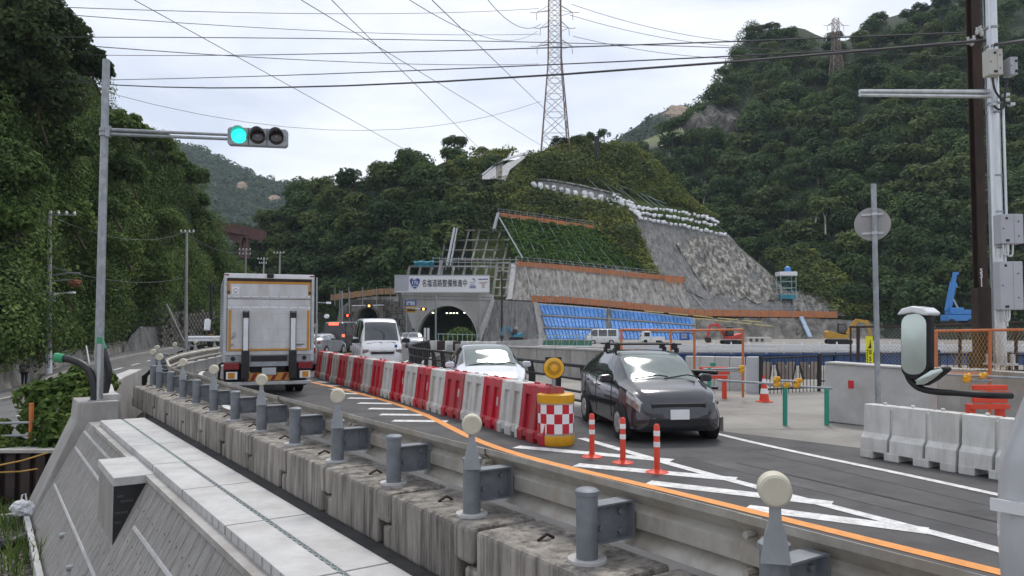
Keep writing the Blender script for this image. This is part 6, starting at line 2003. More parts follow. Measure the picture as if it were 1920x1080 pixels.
MB().bb((-5.2, -1.9, .95), (-2.1, .06, 2.9)).build('cargo_box', M['truck_white'], pt, bevel=.03)
MB().bb((-5.1, -1.2, .5), (-.3, -.6, .75)).build('chassis', M['black_metal'], pt)
# mirror assembly
def pl(px, py, n):      # point on the plane at distance n across, in truck space
    d = ray(px, py); k = n / (d.x * NV.x + d.y * NV.y)
    P = Vector((0, 0, H)) + d * k - pt.location
    return Matrix.Rotation(-TANG, 4, 'Z') @ P
NM = 4.12
st = MB()
ST = [pl(1895, 742, 4.3), pl(1850, 741, NM), pl(1800, 737, NM), pl(1758, 735, NM), pl(1725, 728, NM), pl(1706, 712, NM), pl(1700, 690, NM), pl(1702, 660, NM)]
st.tube(cr_spline(ST, 4), .017, 10); stk = st.build('mirror_stalk', M['black'], pt, smooth=50)
def mirror(pts, name, dx=.07):
    c = sum(pts, Vector()) / len(pts)
    mb = MB()
    V = Vector((0, 1, 0))
    outer = [c + (p - c) * 1.07 for p in pts]
    mb.add([p + V * -.04 for p in outer] + [p + V * .03 for p in outer], [tuple(range(len(pts) - 1, -1, -1)), tuple(range(len(pts), 2 * len(pts)))] + [(i, (i + 1) % len(pts), len(pts) + (i + 1) % len(pts), len(pts) + i) for i in range(len(pts))])
    h_ = mb.build(name, M['black'], stk, bevel=.02)
    mb = MB(); q = [c + (p - c) * .90 + V * .036 for p in pts]
    mb.add(q + [c + V * .044], [(i, (i + 1) % len(q), len(q)) for i in range(len(q))])
    mb.build('mirror_glass', M['mirror_glass'], stk, smooth=60)
def rr(px0, py0, px1, py1, n, k=5, r=.3):
    out = []
    w_, h_ = px1 - px0, py1 - py0
    rad = min(w_, h_) * r
    for (cx, cy, a0) in ((px1 - rad, py0 + rad, -90), (px1 - rad, py1 - rad, 0), (px0 + rad, py1 - rad, 90), (px0 + rad, py0 + rad, 180)):
        for i in range(k):
            a = R(a0 + 90 * i / (k - 1))
            out.append(pl(cx + rad * math.cos(a), cy + rad * math.sin(a), n))
    return out
mirror(rr(1694, 582, 1746, 708, NM, r=.42), 'mirror_housing')
hd = [pl(x, y, NM) for x, y in ((1693, 590), (1702, 579), (1722, 574), (1742, 577), (1754, 586), (1752, 592), (1742, 591), (1722, 586), (1702, 590))]
mb = MB(); mb.add([p + Vector((0, .07, 0)) for p in hd] + [p - Vector((0, .06, 0)) for p in hd], [tuple(range(9)), tuple(range(17, 8, -1))] + [(i, (i + 1) % 9, 9 + (i + 1) % 9, 9 + i) for i in range(9)])
mb.build('mirror_hood', M['white_paint'], stk, bevel=.02)
mirror([pl(x, y, NM) for x, y in ((1722, 712), (1752, 693), (1774, 688), (1778, 694), (1756, 712), (1738, 722), (1722, 722))], 'lower_mirror')
# ------------------------------------------------------------------ water barriers
def water_barrier(m, L_=1.0, hgt=1.0):
    """local x along the line, y across, z up"""
    out = []
    def prof(w0, w1, z0, z1): return [(-w0, z0), (w0, z0), (w1, z1), (-w1, z1)]
    hl = L_ / 2 - .01
    mb = MB()
    f = lambda u, v, w_: Vector((w_, u, v))
    base = [(-.27, .0), (.27, .0), (.275, .16), (.235, .22), (-.235, .22), (-.275, .16)]
    mb.prism(base, f, -hl, -.32); mb.prism(base, f, -.14, .14); mb.prism(base, f, .32, hl)
    mb.prism([(-.25, .075), (.25, .075), (.24, .215), (-.24, .215)], f, -.34, .34)
    mb.prism([(-.175, .2), (.175, .2), (.10, .90), (-.10, .90)], f, -hl + .01, hl - .01)     # recessed core
    rib = [(-.235, .2), (.235, .2), (.16, .86), (.145, .97), (-.145, .97), (-.16, .86)]
    for x0, x1 in ((-hl, -hl + .15), (-.10, .10), (hl - .15, hl)):
        mb.prism(rib, f, x0, x1)
    top = [(-.163, .80), (.163, .80), (.15, .95), (.12, .975), (-.12, .975), (-.15, .95)]
    mb.prism(top, f, -hl + .14, -.045); mb.prism(top, f, .045, hl - .14)
    b = (mb, m)
    nub = None
    for x in (-.27, -.16, .16, .27):
        mb.tube([(x, 0, .96), (x, 0, 1.0), (x, 0, 1.012)], [.03, .026, .016], 8)
    return mb, nub
bar0 = {}
pA, pB_ = gz(983, 832, 0), gz(586, 705, 0)
ctl = [gz(1000, 831, 0), gz(880, 792, 0), gz(760, 757, 0), gz(690, 736.5, 0), gz(640, 722, 0), gz(590, 706.5, 0)]
bl = cr_spline(ctl, 12)
bacc = [0]
for a, b in zip(bl[:-1], bl[1:]): bacc.append(bacc[-1] + (b - a).length)
nb = 19
PIT = bacc[-1] / (nb - .5)
for i in range(nb):
    s_ = PIT * (i + .12)
    k = min(len(bl) - 2, int(np.searchsorted(bacc, s_, side='right') - 1))
    f_ = (s_ - bacc[k]) / (bacc[k + 1] - bacc[k])
    P = bl[k].lerp(bl[k + 1], f_); d = (bl[k + 1] - bl[k]).normalized()
    s2 = Vector((d.y, -d.x, 0))
    P = P + s2 * (.24 + rnd.uniform(-.035, .035))
    red = i % 2 == 0
    rz = math.atan2(d.y, d.x) + rnd.uniform(-.04, .04)
    cname = 'red' if red else 'white'
    lab = '%s plastic water barrier, %s in the line counting from the checkered drum' % (cname, 'first' if i == 0 else ORD[i])
    if red not in bar0:
        root = thing('water_barrier', lab, 'water barrier', P, rz, 'red and white water barriers beside the lane')
        mb, nub = water_barrier(None)
        mt = M['red_plastic' if red else 'white_plastic']
        o = mb.build('shell', mt, root, bevel=.022)
        if red:
            MB().bb((-.34, -.25, .42), (-.15, .0, .62)).build('white_patch', M['white_plastic'], root) if False else None
            mb2 = MB()
            for sgn in (1, -1):
                q = lambda x, z: Vector((x, sgn * (.175 - (z - .2) * .107 + .004), z))
                mb2.add([q(-.31, .45), q(-.15, .45), q(-.15, .62), q(-.31, .62)], [(0, 1, 2, 3)])
            mb2.build('reflective_patch', M['white_plastic'], root)
        bar0[red] = root
    else:
        dup(bar0[red], P, rz, lab)

# ------------------------------------------------------------------ checkered drum with flasher
dp_ = gz(1044, 838, 0)
dr = thing('crash_drum', 'yellow crash drum with a red and white checkered band', 'drum', dp_ + Vector((0, .28, 0)), R(6))
RX, RY = .305, .27
def ring(z, r=1., n=40): return [Vector((RX * r * math.cos(2 * math.pi * k / n), RY * r * math.sin(2 * math.pi * k / n), z)) for k in range(n + 1)]
MB().sheet([ring(0, .97), ring(.03, 1.03), ring(.17, 1.03), ring(.175, .985)]).build('base_band', M['yellow_plastic'], dr, smooth=40)
MB().sheet([ring(.70, .985), ring(.705, 1.02), ring(.72, 1.04), ring(.84, 1.04), ring(.86, .9), ring(.862, .0)]).build('lid', M['yellow_plastic'], dr, smooth=40)
MB().sheet([ring(.10, .98), ring(.76, .98)]).build('drum_body', M['yellow_plastic'], dr, smooth=40)
for r in range(3):
    z0 = .205 + r * .163
    for k in range(14):
        a0, a1 = 2 * math.pi * k / 14, 2 * math.pi * (k + 1) / 14
        vs = []
        for a in np.linspace(a0, a1, 4):
            vs += [Vector((RX * 1.0 * math.cos(a), RY * 1.0 * math.sin(a), z0)), Vector((RX * math.cos(a), RY * math.sin(a), z0 + .163))]
        MB().add(vs, [(0, 2, 3, 1), (2, 4, 5, 3), (4, 6, 7, 5)]).build('check_square', M['sign_red' if (r + k) % 2 else 'sign_white'], dr)
for z in (.185, .70):
    mb = MB(); mb.sheet([ring(z - .014, 1.005), ring(z - .014, 1.02), ring(z + .014, 1.02), ring(z + .014, 1.005)]); mb.build('steel_band', M['rail'], dr, smooth=40)
fl = thing('flasher', 'round yellow flasher lamp on a short pole above the drum', 'warning lamp', dp_ + Vector((-.03, .35, .862)), R(4))
zf = at(1040, 690, dp_.y + .35).z - .862
MB().tube([(0, 0, 0), (0, 0, zf - .1)], .035, 10).build('pole', M['steel_grey'], fl, smooth=40)
mb = MB(); mb.tube([(0, -.03, zf), (0, .09, zf)], [.185, .17], 36); mb.box((0, .05, zf + .14), (.27, .10, .09)); mb.build('housing', M['black_metal'], fl, smooth=40)
Mx = Matrix.Translation((0, -.03, zf)) @ Matrix.Rotation(math.pi / 2, 4, 'X')
MB().lathe([(.178, 0), (.172, .02), (.125, .028)], n=36, M=Mx).build('lens', M['yellow_lens'], fl, smooth=50)
MB().lathe([(.122, .029), (.066, .031)], n=36, M=Mx).build('lens_ring', M['yellow_lens_dark'], fl)
MB().lathe([(.064, .030), (.06, .042), (.02, .046)], n=24, M=Mx).build('lens_centre', M['yellow_lens'], fl, smooth=50)
# flexible orange posts
fp0 = None
for i, (px, py) in enumerate(((1110, 857), (1168, 868), (1232, 886))):
    P = gz(px, py, 0)
    lab = ['orange red flexible lane post nearest the drum', 'middle one of the three orange red lane posts', 'orange red lane post farthest from the drum'][i]
    if fp0 is None:
        fp0 = thing('lane_post', lab, 'lane post', P, 0, 'flexible lane posts on the island')
        MB().lathe([(.16, 0), (.155, .012), (.08, .03), (.05, .05)], n=24).build('base', M['pole_orange'], fp0, smooth=40)
        MB().lathe([(.042, .04), (.04, .64), (.025, .66)], n=16).build('tube', M['pole_orange'], fp0, smooth=40)
        for z in (.35, .5): MB().lathe([(.044, z), (.044, z + .07)], n=16).build('reflective_band', M['sign_white'], fp0, smooth=40)
    else:
        dup(fp0, P, .3, lab)

# ------------------------------------------------------------------ black bridge railing
br = thing('bridge_railing', 'black steel bridge railing with curved posts along the oncoming lane', 'railing', Vector((1.9, 16.0, 0)))
rp_ = cr_spline([Vector((4.0, 15.0, 0)), Vector((1.95, 16.6, 0)), Vector((.75, 19.2, 0)), Vector((-.6, 22.2, 0)), Vector((-2.4, 25.8, 0)), Vector((-3.7, 29.2, 0)), Vector((-4.35, 33, 0)), Vector((-4.5, 42, 0))], 8)
racc = [0]
for a, b in zip(rp_[:-1], rp_[1:]): racc.append(racc[-1] + (b - a).length)
def rpt(s_):
    s_ = min(max(0, s_), racc[-1] - 1e-4); i = int(np.searchsorted(racc, s_, side='right') - 1)
    return rp_[i].lerp(rp_[i + 1], (s_ - racc[i]) / (racc[i + 1] - racc[i])), (rp_[i + 1] - rp_[i]).normalized()
rpts = [rpt(racc[-1] * i / 60)[0] for i in range(61)]
for z, r, m_ in ((1.08, .045, 'black_metal'), (.78, .03, 'black_metal'), (.50, .03, 'black_metal'), (.30, .03, 'black_metal')):
    MB().tube([p + Vector((0, 0, z + zroad(p.y))) for p in rpts], r, 8).build('rail', M[m_], br, world=True, smooth=40)
s_ = .4
while s_ < racc[-1]:
    P, d = rpt(s_)
    n_ = Vector((d.y, -d.x, 0))
    mb = MB()
    pf = [(-.02, 0), (.10, 0), (.05, .35), (.06, .7), (.0, 1.06), (-.07, 1.06), (-.03, .7), (-.05, .35)]
    mb.prism(pf, lambda u, v, w_: P + n_ * (u * 1.3 + .05) + d * w_ + Vector((0, 0, v + zroad(P.y))), -.085, .085)
    mb.build('post', M['black_metal'], br, world=True)
    s_ += 1.0 if P.y > 21 else 1.45
kb = thing('bridge_kerb', 'grey concrete kerb under the black bridge railing', 'kerb', rpts[0])
rows = []
for p in rpts:
    d = (rpts[min(60, rpts.index(p) + 1)] - rpts[max(0, rpts.index(p) - 1)]).normalized(); n_ = Vector((d.y, -d.x, 0)); z = zroad(p.y)
    rows.append([p - n_ * .25 + Vector((0, 0, z)), p - n_ * .22 + Vector((0, 0, .2 + z)), p + n_ * .3 + Vector((0, 0, .2 + z)), p + n_ * .3 + Vector((0, 0, -1))])
MB().sheet(rows).build('kerb_body', M['concrete'], kb, world=True)

# ------------------------------------------------------------------ concrete barriers and walls beyond the railing
def wall_px(lab, pts, thick, m, name='concrete_wall', cat='wall', joints=0, group=None, cap=None):
    """pts: (px, ytop, ybottom, Y) along the top from left to right"""
    root = thing(name, lab, cat, at(pts[0][0], pts[0][2], pts[0][3]), 0, group)
    tops = [at(a, b, d) for a, b, c, d in pts]; bots = [at(a, c, d) for a, b, c, d in pts]
    n = max(1, joints)
    tot = len(pts) - 1
    def lerp(L, u):
        u *= tot; i = min(int(u), tot - 1); return L[i].lerp(L[i + 1], u - i)
    for k in range(n):
        u0, u1 = k / n + (.0015 if n > 1 else 0), (k + 1) / n - (.0015 if n > 1 else 0)
        t0, t1, b0, b1 = lerp(tops, u0), lerp(tops, u1), lerp(bots, u0), lerp(bots, u1)
        d = (t1 - t0); d.z = 0; d.normalize(); nn = Vector((-d.y, d.x, 0))
        if nn.y < 0: nn = -nn
        q = [b0, b1, t1 + nn * .03, t0 + nn * .03]
        MB().add(q + [p + nn * thick for p in q], [(0, 1, 2, 3), (7, 6, 5, 4), (0, 4, 5, 1), (1, 5, 6, 2), (2, 6, 7, 3), (3, 7, 4, 0)]).build('panel', M[m], root, world=True, bevel=.02)
        if cap:
            q = [t0 + Vector((0, -.04, 0)), t1 + Vector((0, -.04, 0)), t1 + Vector((0, -.04, cap)), t0 + Vector((0, -.04, cap))]
            MB().add(q + [p + nn * (thick + .06) for p in q], [(0, 1, 2, 3), (7, 6, 5, 4), (0, 4, 5, 1), (1, 5, 6, 2), (2, 6, 7, 3), (3, 7, 4, 0)]).build('coping', M['concrete_new'], root, world=True)
    return root
wall_px('pale concrete barrier wall of jointed panels behind the black railing', [(940, 651, 700, 34), (1040, 654, 705, 31), (1130, 658, 712, 28)], .3, 'concrete', joints=6, cap=.06)
wall_px('high white concrete wall rising to the right behind the white hatchback', [(838, 646, 668, 62), (900, 643, 664, 58), (1010, 635.5, 652, 52)], .35, 'concrete_new', joints=5)
wall_px('low grey concrete ledge beyond the barrier wall', [(1000, 648, 660, 46), (1118, 651, 664, 44)], 1.0, 'concrete', joints=3)
wall_px('pale concrete parapet behind the round sign pole', [(1545, 681, 790, 16.6), (1640, 687, 800, 15.8), (1740, 694, 812, 15.0)], .45, 'concrete_new', joints=1, name='concrete_parapet', cat='parapet', cap=.03)
wall_px('concrete parapet carrying the pole foundation at the right', [(1745, 689, 790, 17.6), (1850, 695, 800, 16.8), (2020, 705, 830, 15.6)], .5, 'concrete', joints=1, name='concrete_parapet', cat='parapet')
wall_px('low concrete block wall behind the orange frames', [(1285, 668, 745, 25), (1396, 670, 748, 24.4)], .4, 'concrete_new', joints=4, name='concrete_wall')
wall_px('plain grey panel left of the black picket fence', [(1398, 669, 748, 23.5), (1421, 669, 748, 23.3)], .3, 'sign_grey', name='grey_panel', cat='panel')
MB().bb(at(1332, 690, 24.35), at(1341, 680, 24.4)).build('green_label', M['sign_green']).__setitem__('label', 'small green label on the low block wall')
bpy.data.objects['green_label']['category'] = 'label'

# black picket fence
def picket(lab, pts, nb_, npost, h_top=None, grp=None):
    root = thing('picket_fence', lab, 'fence', at(pts[0][0], pts[0][2], pts[0][3]), 0, grp)
    tops = [at(a, b, d) for a, b, c, d in pts]; bots = [at(a, c, d) for a, b, c, d in pts]
    tot = len(pts) - 1
    def lerp(L, u):
        u *= tot; i = min(int(u), tot - 1); return L[i].lerp(L[i + 1], u - i)
    for q in (0, .86):
        MB().tube([lerp(tops, i / 10).lerp(lerp(bots, i / 10), q) for i in range(11)], .03, 6).build('rail', M['black_metal'], root, world=True)
    for i in range(nb_):
        u = (i + .5) / nb_
        MB().tube([lerp(tops, u), lerp(bots, u)], .013, 5).build('picket', M['black_metal'], root, world=True)
    for i in range(npost):
        u = i / max(1, npost - 1)
        t = lerp(tops, u)
        MB().tube([t + Vector((0, 0, .07)), lerp(bots, u)], .05, 8).build('post', M['black_metal'], root, world=True)
    return root
picket('black picket fence between the grey panel and the parapet', [(1426, 672, 740, 23), (1536, 667, 735, 24)], 16, 2)
picket('black picket fence behind the parapet and sign pole', [(1538, 667, 722, 26), (1650, 663, 720, 27), (1760, 660, 715, 28)], 18, 3)
picket('black picket fence under the brown pole at the right', [(1745, 664, 700, 24), (1860, 664, 700, 23), (1960, 667, 700, 22)], 18, 4)
# tall chain-link fence of brown posts
cl = thing('mesh_fence', 'brown framed chain link fence behind the yellow sign', 'fence', at(1607, 690, 24))
for x0, r in ((1595, .03), (1609, .055), (1693, .055), (1800, .05), (1905, .05)):
    MB().tube([at(x0, 700, 24), at(x0, 611, 24)], r, 8).build('post', M['brown_steel'], cl, world=True)
MB().tube([at(1593, 613, 24), at(1693, 612, 24), at(1800, 608, 24), at(1940, 603, 24)], .035, 6).build('top_rail', M['brown_steel'], cl, world=True)
mb = MB()
xs0, xs1 = at(1596, 0, 24).x, at(1940, 0, 24).x
z1, z0 = at(1700, 614, 24).z, at(1700, 690, 24).z
st_ = .115
x = xs0 - (z1 - z0)
while x < xs1:
    for s_ in (1, -1):
        a = Vector((x if s_ > 0 else x + (z1 - z0), 24.02, z0)); b = Vector((x + (z1 - z0) if s_ > 0 else x, 24.02, z1))
        if min(a.x, b.x) > xs0 and max(a.x, b.x) < xs1: mb.tube([a, b], .0045, 3, cap=False)
    x += st_
mb.build('wire_mesh', M['cable_grey'], cl, world=True)
# yellow sign
ysg = thing('notice_sign', 'narrow yellow vertical notice with black figures behind the parapet', 'sign', at(1630, 690, 20))
a, b = at(1623, 630.5, 20), at(1637, 683, 20)
MB().bb((a.x, 19.98, b.z), (b.x, 20.0, a.z)).build('board', M['sign_yellow'], ysg, world=True)
MB().tube([at(1630, 684, 20.03), at(1630, 705, 20.03)], .015, 6).build('stake', M['steel_grey'], ysg, world=True)
c = at(1630, 645, 19.97)
mb = MB()
mb.prism([(-.035, -.11), (.055, -.11), (.045, .0), (.03, .12), (.012, -.02), (-.005, -.06), (-.03, -.08)], lambda u, v, w_: Vector((c.x + u, 19.975 + w_, c.z + v)), -.002, .002)
mb.prism([(-.08, -.155), (.08, -.155), (.08, -.15), (-.08, -.15)], lambda u, v, w_: Vector((c.x + u, 19.975 + w_, c.z + v)), -.002, .002)
mb.build('pictogram', M['ink'], ysg, world=True)
for ch_, py in (('0', 661), ('5', 673), ('ｍ', 681)):
    p = at(1632, py, 19.97)
    text_obj(ch_, .15 if ch_ != 'ｍ' else .08, M['ink'], ysg, Matrix.Translation(p - ysg.location) @ FACE, sx=.8, bold=.004, ext=.002)
mb = MB()
for i in range(6):
    p = at(1626.3, 657 + i * 4.3, 19.972); mb.box(p, (.03, .004, .035))
mb.build('small_print', M['ink'], ysg, world=True)

# orange frames with nets
def frame(lab, posts, rails, Y, net=None):
    root = thing('pipe_barricade', lab, 'barricade', at(posts[0][0], posts[0][2], Y), 0, 'orange pipe barricades')
    for x, y0, y1 in posts: MB().tube([at(x, y1, Y), at(x, y0, Y)], .035, 8).build('post', M['orange_pipe'], root, world=True)
    for x0, y0, x1, y1 in rails: MB().tube([at(x0, y0, Y), at((x0 + x1) / 2, (y0 + y1) / 2, Y), at(x1, y1, Y)], .028, 8).build('rail', M['orange_pipe'], root, world=True)
    if net:
        x0, y0, x1, y1 = net
        mb = MB()
        n = int((x1 - x0) / 7)
        for i in range(-12, n):
            for s_ in (1, -1):
                u0 = x0 + 7 * i; hpx = (y1 - y0)
                pts = [(u0, y1), (u0 + hpx * .55, y0)] if s_ > 0 else [(u0 + hpx * .55, y1), (u0, y0)]
                if min(p[0] for p in pts) >= x0 and max(p[0] for p in pts) <= x1:
                    mb.tube([at(pts[0][0], pts[0][1], Y + .03), at(pts[1][0], pts[1][1], Y + .03)], .004, 3, cap=False)
        mb.build('net', M['rope'], root, world=True)
    return root
frame('orange pipe frame behind the black hatchback roof rack', [(1165, 617, 735), (1302, 618, 742), (1393, 617, 745)], [(1165, 618, 1302, 619), (1302, 619, 1393, 618)], 21)
frame('second orange pipe frame farther back behind the black hatchback', [(1258, 617, 720)], [(1258, 619, 1304, 620)], 25)
frame('orange pipe frame with netting at the right beside the steel pole', [(1755, 620, 770), (1856, 617, 790), (1960, 617, 800)], [(1700, 622, 1856, 619), (1856, 619, 1960, 618), (1755, 700, 1856, 702)], 15.4, (1760, 622, 1930, 735))
# single-pipe barricades with yellow clamps
def pipe_bar(lab, pts, clamps, Y, legs, r=.024):
    root = thing('pipe_barrier', lab, 'pipe barrier', at(pts[0][0], 760, Y), 0, 'steel pipe barriers')
    for (x0, y0, x1, y1) in pts: MB().tube([at(x0, y0, Y), at(x1, y1, Y)], r, 10).build('pipe', M['galv'], root, world=True, smooth=40)
    for x, y in clamps:
        c = at(x, y, Y)
        mb = MB(); mb.box(c, (.10, .10, .10), rz=.4); mb.tube([c - Vector((.07, .02, .03)), c + Vector((.07, -.02, .03))], .045, 8)
        mb.build('clamp', M['yellow_plastic'], root, world=True, bevel=.015)
    for x, y0, y1 in legs:
        MB().tube([at(x, y0, Y), at(x, y1, Y)], .05, 8).build('leg', M['sign_green'], root, world=True)
    return root
pipe_bar('galvanised pipe barrier with yellow clamps in front of the picket fence', [(1345, 713, 1470, 721), (1452, 713, 1500, 716), (1440, 722, 1560, 728)], [(1456, 711), (1497, 714), (1474, 722), (1456, 721), (1493, 722)], 16, [(1472, 726, 797), (1550, 728, 797)])
pipe_bar('galvanised pipe barrier with an orange clamp under the orange frame', [(1318, 692, 1388, 691), (1310, 696, 1388, 695)], [(1390, 689), (1390, 695)], 20, [(1330, 690, 760)])
pipe_bar('galvanised pipe barrier on the parapet below the steel pole', [(1775, 702, 1920, 709), (1815, 713, 1860, 714)], [(1812, 706), (1842, 704), (1812, 712)], 14.6, [])
for nm, x0, x1, y0, y1, Y, lab in (('red_barrier', 1312, 1365, 688, 712, 21.5, 'stacked orange red plastic barriers behind the black hatchback'), ('red_barrier', 1826, 1890, 722, 770, 13.9, 'orange red plastic barrier behind the netting at the right edge')):
    root = thing(nm, lab, 'barrier', at((x0 + x1) / 2, y1 + 30, Y))
    n = 3 if Y > 20 else 4
    for i in range(n):
        q0, q1 = y0 + (y1 - y0) * i / n, y0 + (y1 - y0) * (i + .8) / n
        a, b = at(x0 - (i % 2) * 4, q1, Y), at(x1 + (i % 2) * 4, q0, Y)
        MB().bb((a.x, Y, a.z), (b.x, Y + .07, b.z)).build('panel', M['pole_orange'], root, world=True, bevel=.01)
    a = at(x0 + 4, y1, Y); b = at(x1 - 4, y1, Y)
    for p in (a, b): MB().bb((p.x - .05, Y + .1, -.08), (p.x + .05, Y + .25, p.z + .1)).build('leg', M['pole_orange'], root, world=True)
# cone
cp_ = at(1433, 742, 20.8)
cn = thing('traffic_cone', 'red and white traffic cone in front of the picket fence', 'traffic cone', (cp_.x, cp_.y, -.08))
MB().box((0, 0, .015), (.36, .36, .03)).build('base', M['pole_orange'], cn, bevel=.01)
for z0, z1, m_ in ((.03, .22, 'pole_orange'), (.222, .36, 'sign_white'), (.362, .48, 'pole_orange'), (.482, .62, 'sign_white'), (.622, .72, 'pole_orange')):
    r = lambda z: .14 - z * .155
    MB().lathe([(r(z0), z0), (r(z1), z1)], n=18).build('band', M[m_], cn, smooth=40)
MB().bb((at(1590, 728, 16).x, 15.9, at(1590, 728, 16).z), (at(1597, 716, 16).x, 16.0, at(1598, 713, 16).z)).build('red_marker', M['sign_red'])
tag(bpy.data.objects['red_marker'], 'small dark red marker lamp in front of the parapet', 'marker')

# white water barriers at the right lane edge
def low_barrier(root, m):
    f = lambda u, v, w_: Vector((w_, u, v))
    mb = MB()
    hl = .74
    for x0, x1 in ((-hl, -.30), (-.26, .26), (.30, hl)):
        mb.prism([(-.22, .10), (.22, .10), (.20, .30), (.13, .38), (.10, .80), (-.10, .80), (-.13, .38), (-.20, .30)], f, x0, x1)
    for x0, x1 in ((-hl, -.52), (-.34, -.10), (.12, .36), (.52, hl)):
        mb.prism([(-.225, .0), (.225, .0), (.222, .12), (-.222, .12)], f, x0, x1)
    mb.prism([(-.10, .2), (.10, .2), (.085, .76), (-.085, .76)], f, -hl + .02, hl - .02)
    for x in (-.45, 0, .45): mb.tube([(x, 0, .79), (x, 0, .84)], .03, 8)
    mb.build('shell', m, root, bevel=.025)
wb0 = None
for i in range(4):
    P = gz(1716 + 128 * i * (1 + .1 * i), 874 + 20.5 * i * (1 + .12 * i), 0) + Vector((.12, .25, 0))
    lab = ['white plastic barrier at the far end of the short row on the right', 'white plastic barrier second in the short row on the right', 'white plastic barrier half hidden by the passing truck', 'white plastic barrier behind the passing truck'][i]
    if wb0 is None:
        Pn = gz(1844, 896, 0)
        rz = math.atan2((Pn - gz(1700, 871, 0)).y, (Pn - gz(1700, 871, 0)).x)
        wb0 = thing('water_barrier', lab, 'water barrier', P, rz, 'white barriers at the right lane edge')
        low_barrier(wb0, M['white_plastic'])
    else: dup(wb0, gz(1716, 874, 0) + Vector((.12, .25, 0)) + Vector((math.cos(rz), math.sin(rz), 0)) * 1.52 * i, rz, lab)

# ------------------------------------------------------------------ round sign seen from the back
sp0 = at(1648, 820, 13.7)
rsn = thing('road_sign', 'round road sign seen from behind on a tall grey pole', 'road sign', (sp0.x, sp0.y, 0), -.42)
ztop = at(1648, 345, 13.7).z
MB().tube([(0, 0, -.05), (0, 0, ztop)], .046, 16).build('pole', M['galv'], rsn, smooth=40)
zc = at(1645, 419, 13.7).z
Mx = Matrix.Translation((-.03, .075, zc)) @ Matrix.Rotation(-math.pi / 2, 4, 'X')
MB().lathe([(.30, 0), (.302, .012), (.29, .014)], n=48, M=Mx).build('disc', M['sign_back'], rsn, smooth=30)
MB().lathe([(.297, .0142), (.2, .0152)], n=48, M=Mx).build('sign_front', M['sign_white'], rsn)
for dz in (.17, -.17):
    mb = MB(); mb.box((-.03, .06, zc + dz), (.36, .02, .04)); mb.tube([(0, 0, zc + dz - .025), (0, 0, zc + dz + .025)], .055, 14); mb.build('bracket', M['alu'], rsn)

# ------------------------------------------------------------------ steel poles at the right
YB = 16.9
bb_ = at(1843, 690, YB)
bp = thing('utility_pole', 'dark brown steel beam pole with white figures on it', 'utility pole', (bb_.x, bb_.y, bb_.z))
zt = at(1843, -60, YB).z - bb_.z
mb = MB()
w_ = .155
zb1 = at(1843, 540, YB).z - bb_.z
for y in (-.11, .11): mb.box((0, y, zt / 2), (w_ * 1.2, .02, zt))
mb.box((0, 0, zt / 2), (.014, .2, zt))
mb.build('beam', M['brown_steel'], bp)
mb = MB()
for y in (-.13, .13): mb.box((0, y, zb1 / 2), (.28, .02, zb1))
for x in (-.13, .13): mb.box((x, 0, zb1 / 2), (.02, .24, zb1))
mb.build('base_sleeve', M['brown_steel'], bp)
for ch_, py in (('5', 509), ('3', 518), ('1', 527), ('1', 534)):
    z = at(1836, py, YB).z - bb_.z
    text_obj(ch_, .14, M['sign_white'], bp, Matrix.Translation((-.055, -.125, z)) @ Matrix.Rotation(-.1, 4, 'Z') @ FACE, sx=.9, bold=.004, ext=.002)
mb = MB(); mb.tube([(.16, -.10, 0), (.16, -.10, zt)], .012, 6); mb.build('conduit', M['galv'], bp)
def insul(root, P, m=M['insulator']):
    mb = MB(); mb.tube([P + Vector((0, 0, -.10)), P + Vector((0, 0, -.06)), P + Vector((0, 0, -.05)), P, P + Vector((0, 0, .01)), P + Vector((0, 0, .06))], [.015, .05, .03, .045, .02, .035], 10)
    return mb.build('insulator', m, root, smooth=30)
for px, py in ((1832, 57), (1838, 54), (1840, 60), (1815, 75), (1822, 78), (1826, 72), (1852, 78), (1854, 54)):
    p = at(px, py, YB - .15) - Vector(bp.location); insul(bp, p)
MB().tube([Vector((-.35, -.14, at(0, 80, YB).z - bb_.z)), Vector((.3, -.14, at(0, 80, YB).z - bb_.z))], .02, 6).build('cross_arm', M['brown_steel'], bp)
YS = 16.3
sb = at(1876, 684, YS)
spl = thing('steel_pole', 'shiny galvanised steel pole carrying grey control boxes', 'pole', (sb.x, sb.y, sb.z))
zt = at(1876, -60, YS).z - sb.z
MB().tube([(0, 0, 0), (0, 0, zt * .5), (0.02, 0, zt)], [.125, .12, .105], 24).build('pole', M['galv_bright'], spl, smooth=40)
mb = MB(); mb.tube([(0, 0, 0), (0, 0, .03)], .32, 20)
for a in range(6):
    x, y = .25 * math.cos(a * 1.047), .25 * math.sin(a * 1.047); mb.tube([(x, y, .0), (x, y, .22)], .045, 10)
mb.build('base_plate', M['alu'], spl)
def zs_(py): return at(1876, py, YS).z - sb.z
for dx, r, y0, y1 in ((-.13, .035, 612, 205), (.155, .028, 405, 205), (-.085, .022, 612, -50), (.1, .03, 612, 440)):
    MB().tube([(dx, -.09, zs_(y0)), (dx, -.09, zs_(y1))], r, 10).build('conduit', M['galv_bright'], spl, smooth=40)
for py in (53, 88, 110, 120, 130, 195, 212, 330, 398, 465): MB().tube([(0, 0, zs_(py) - .02), (0, 0, zs_(py) + .02)], .135, 20).build('clamp_band', M['steel_grey'], spl, smooth=40)
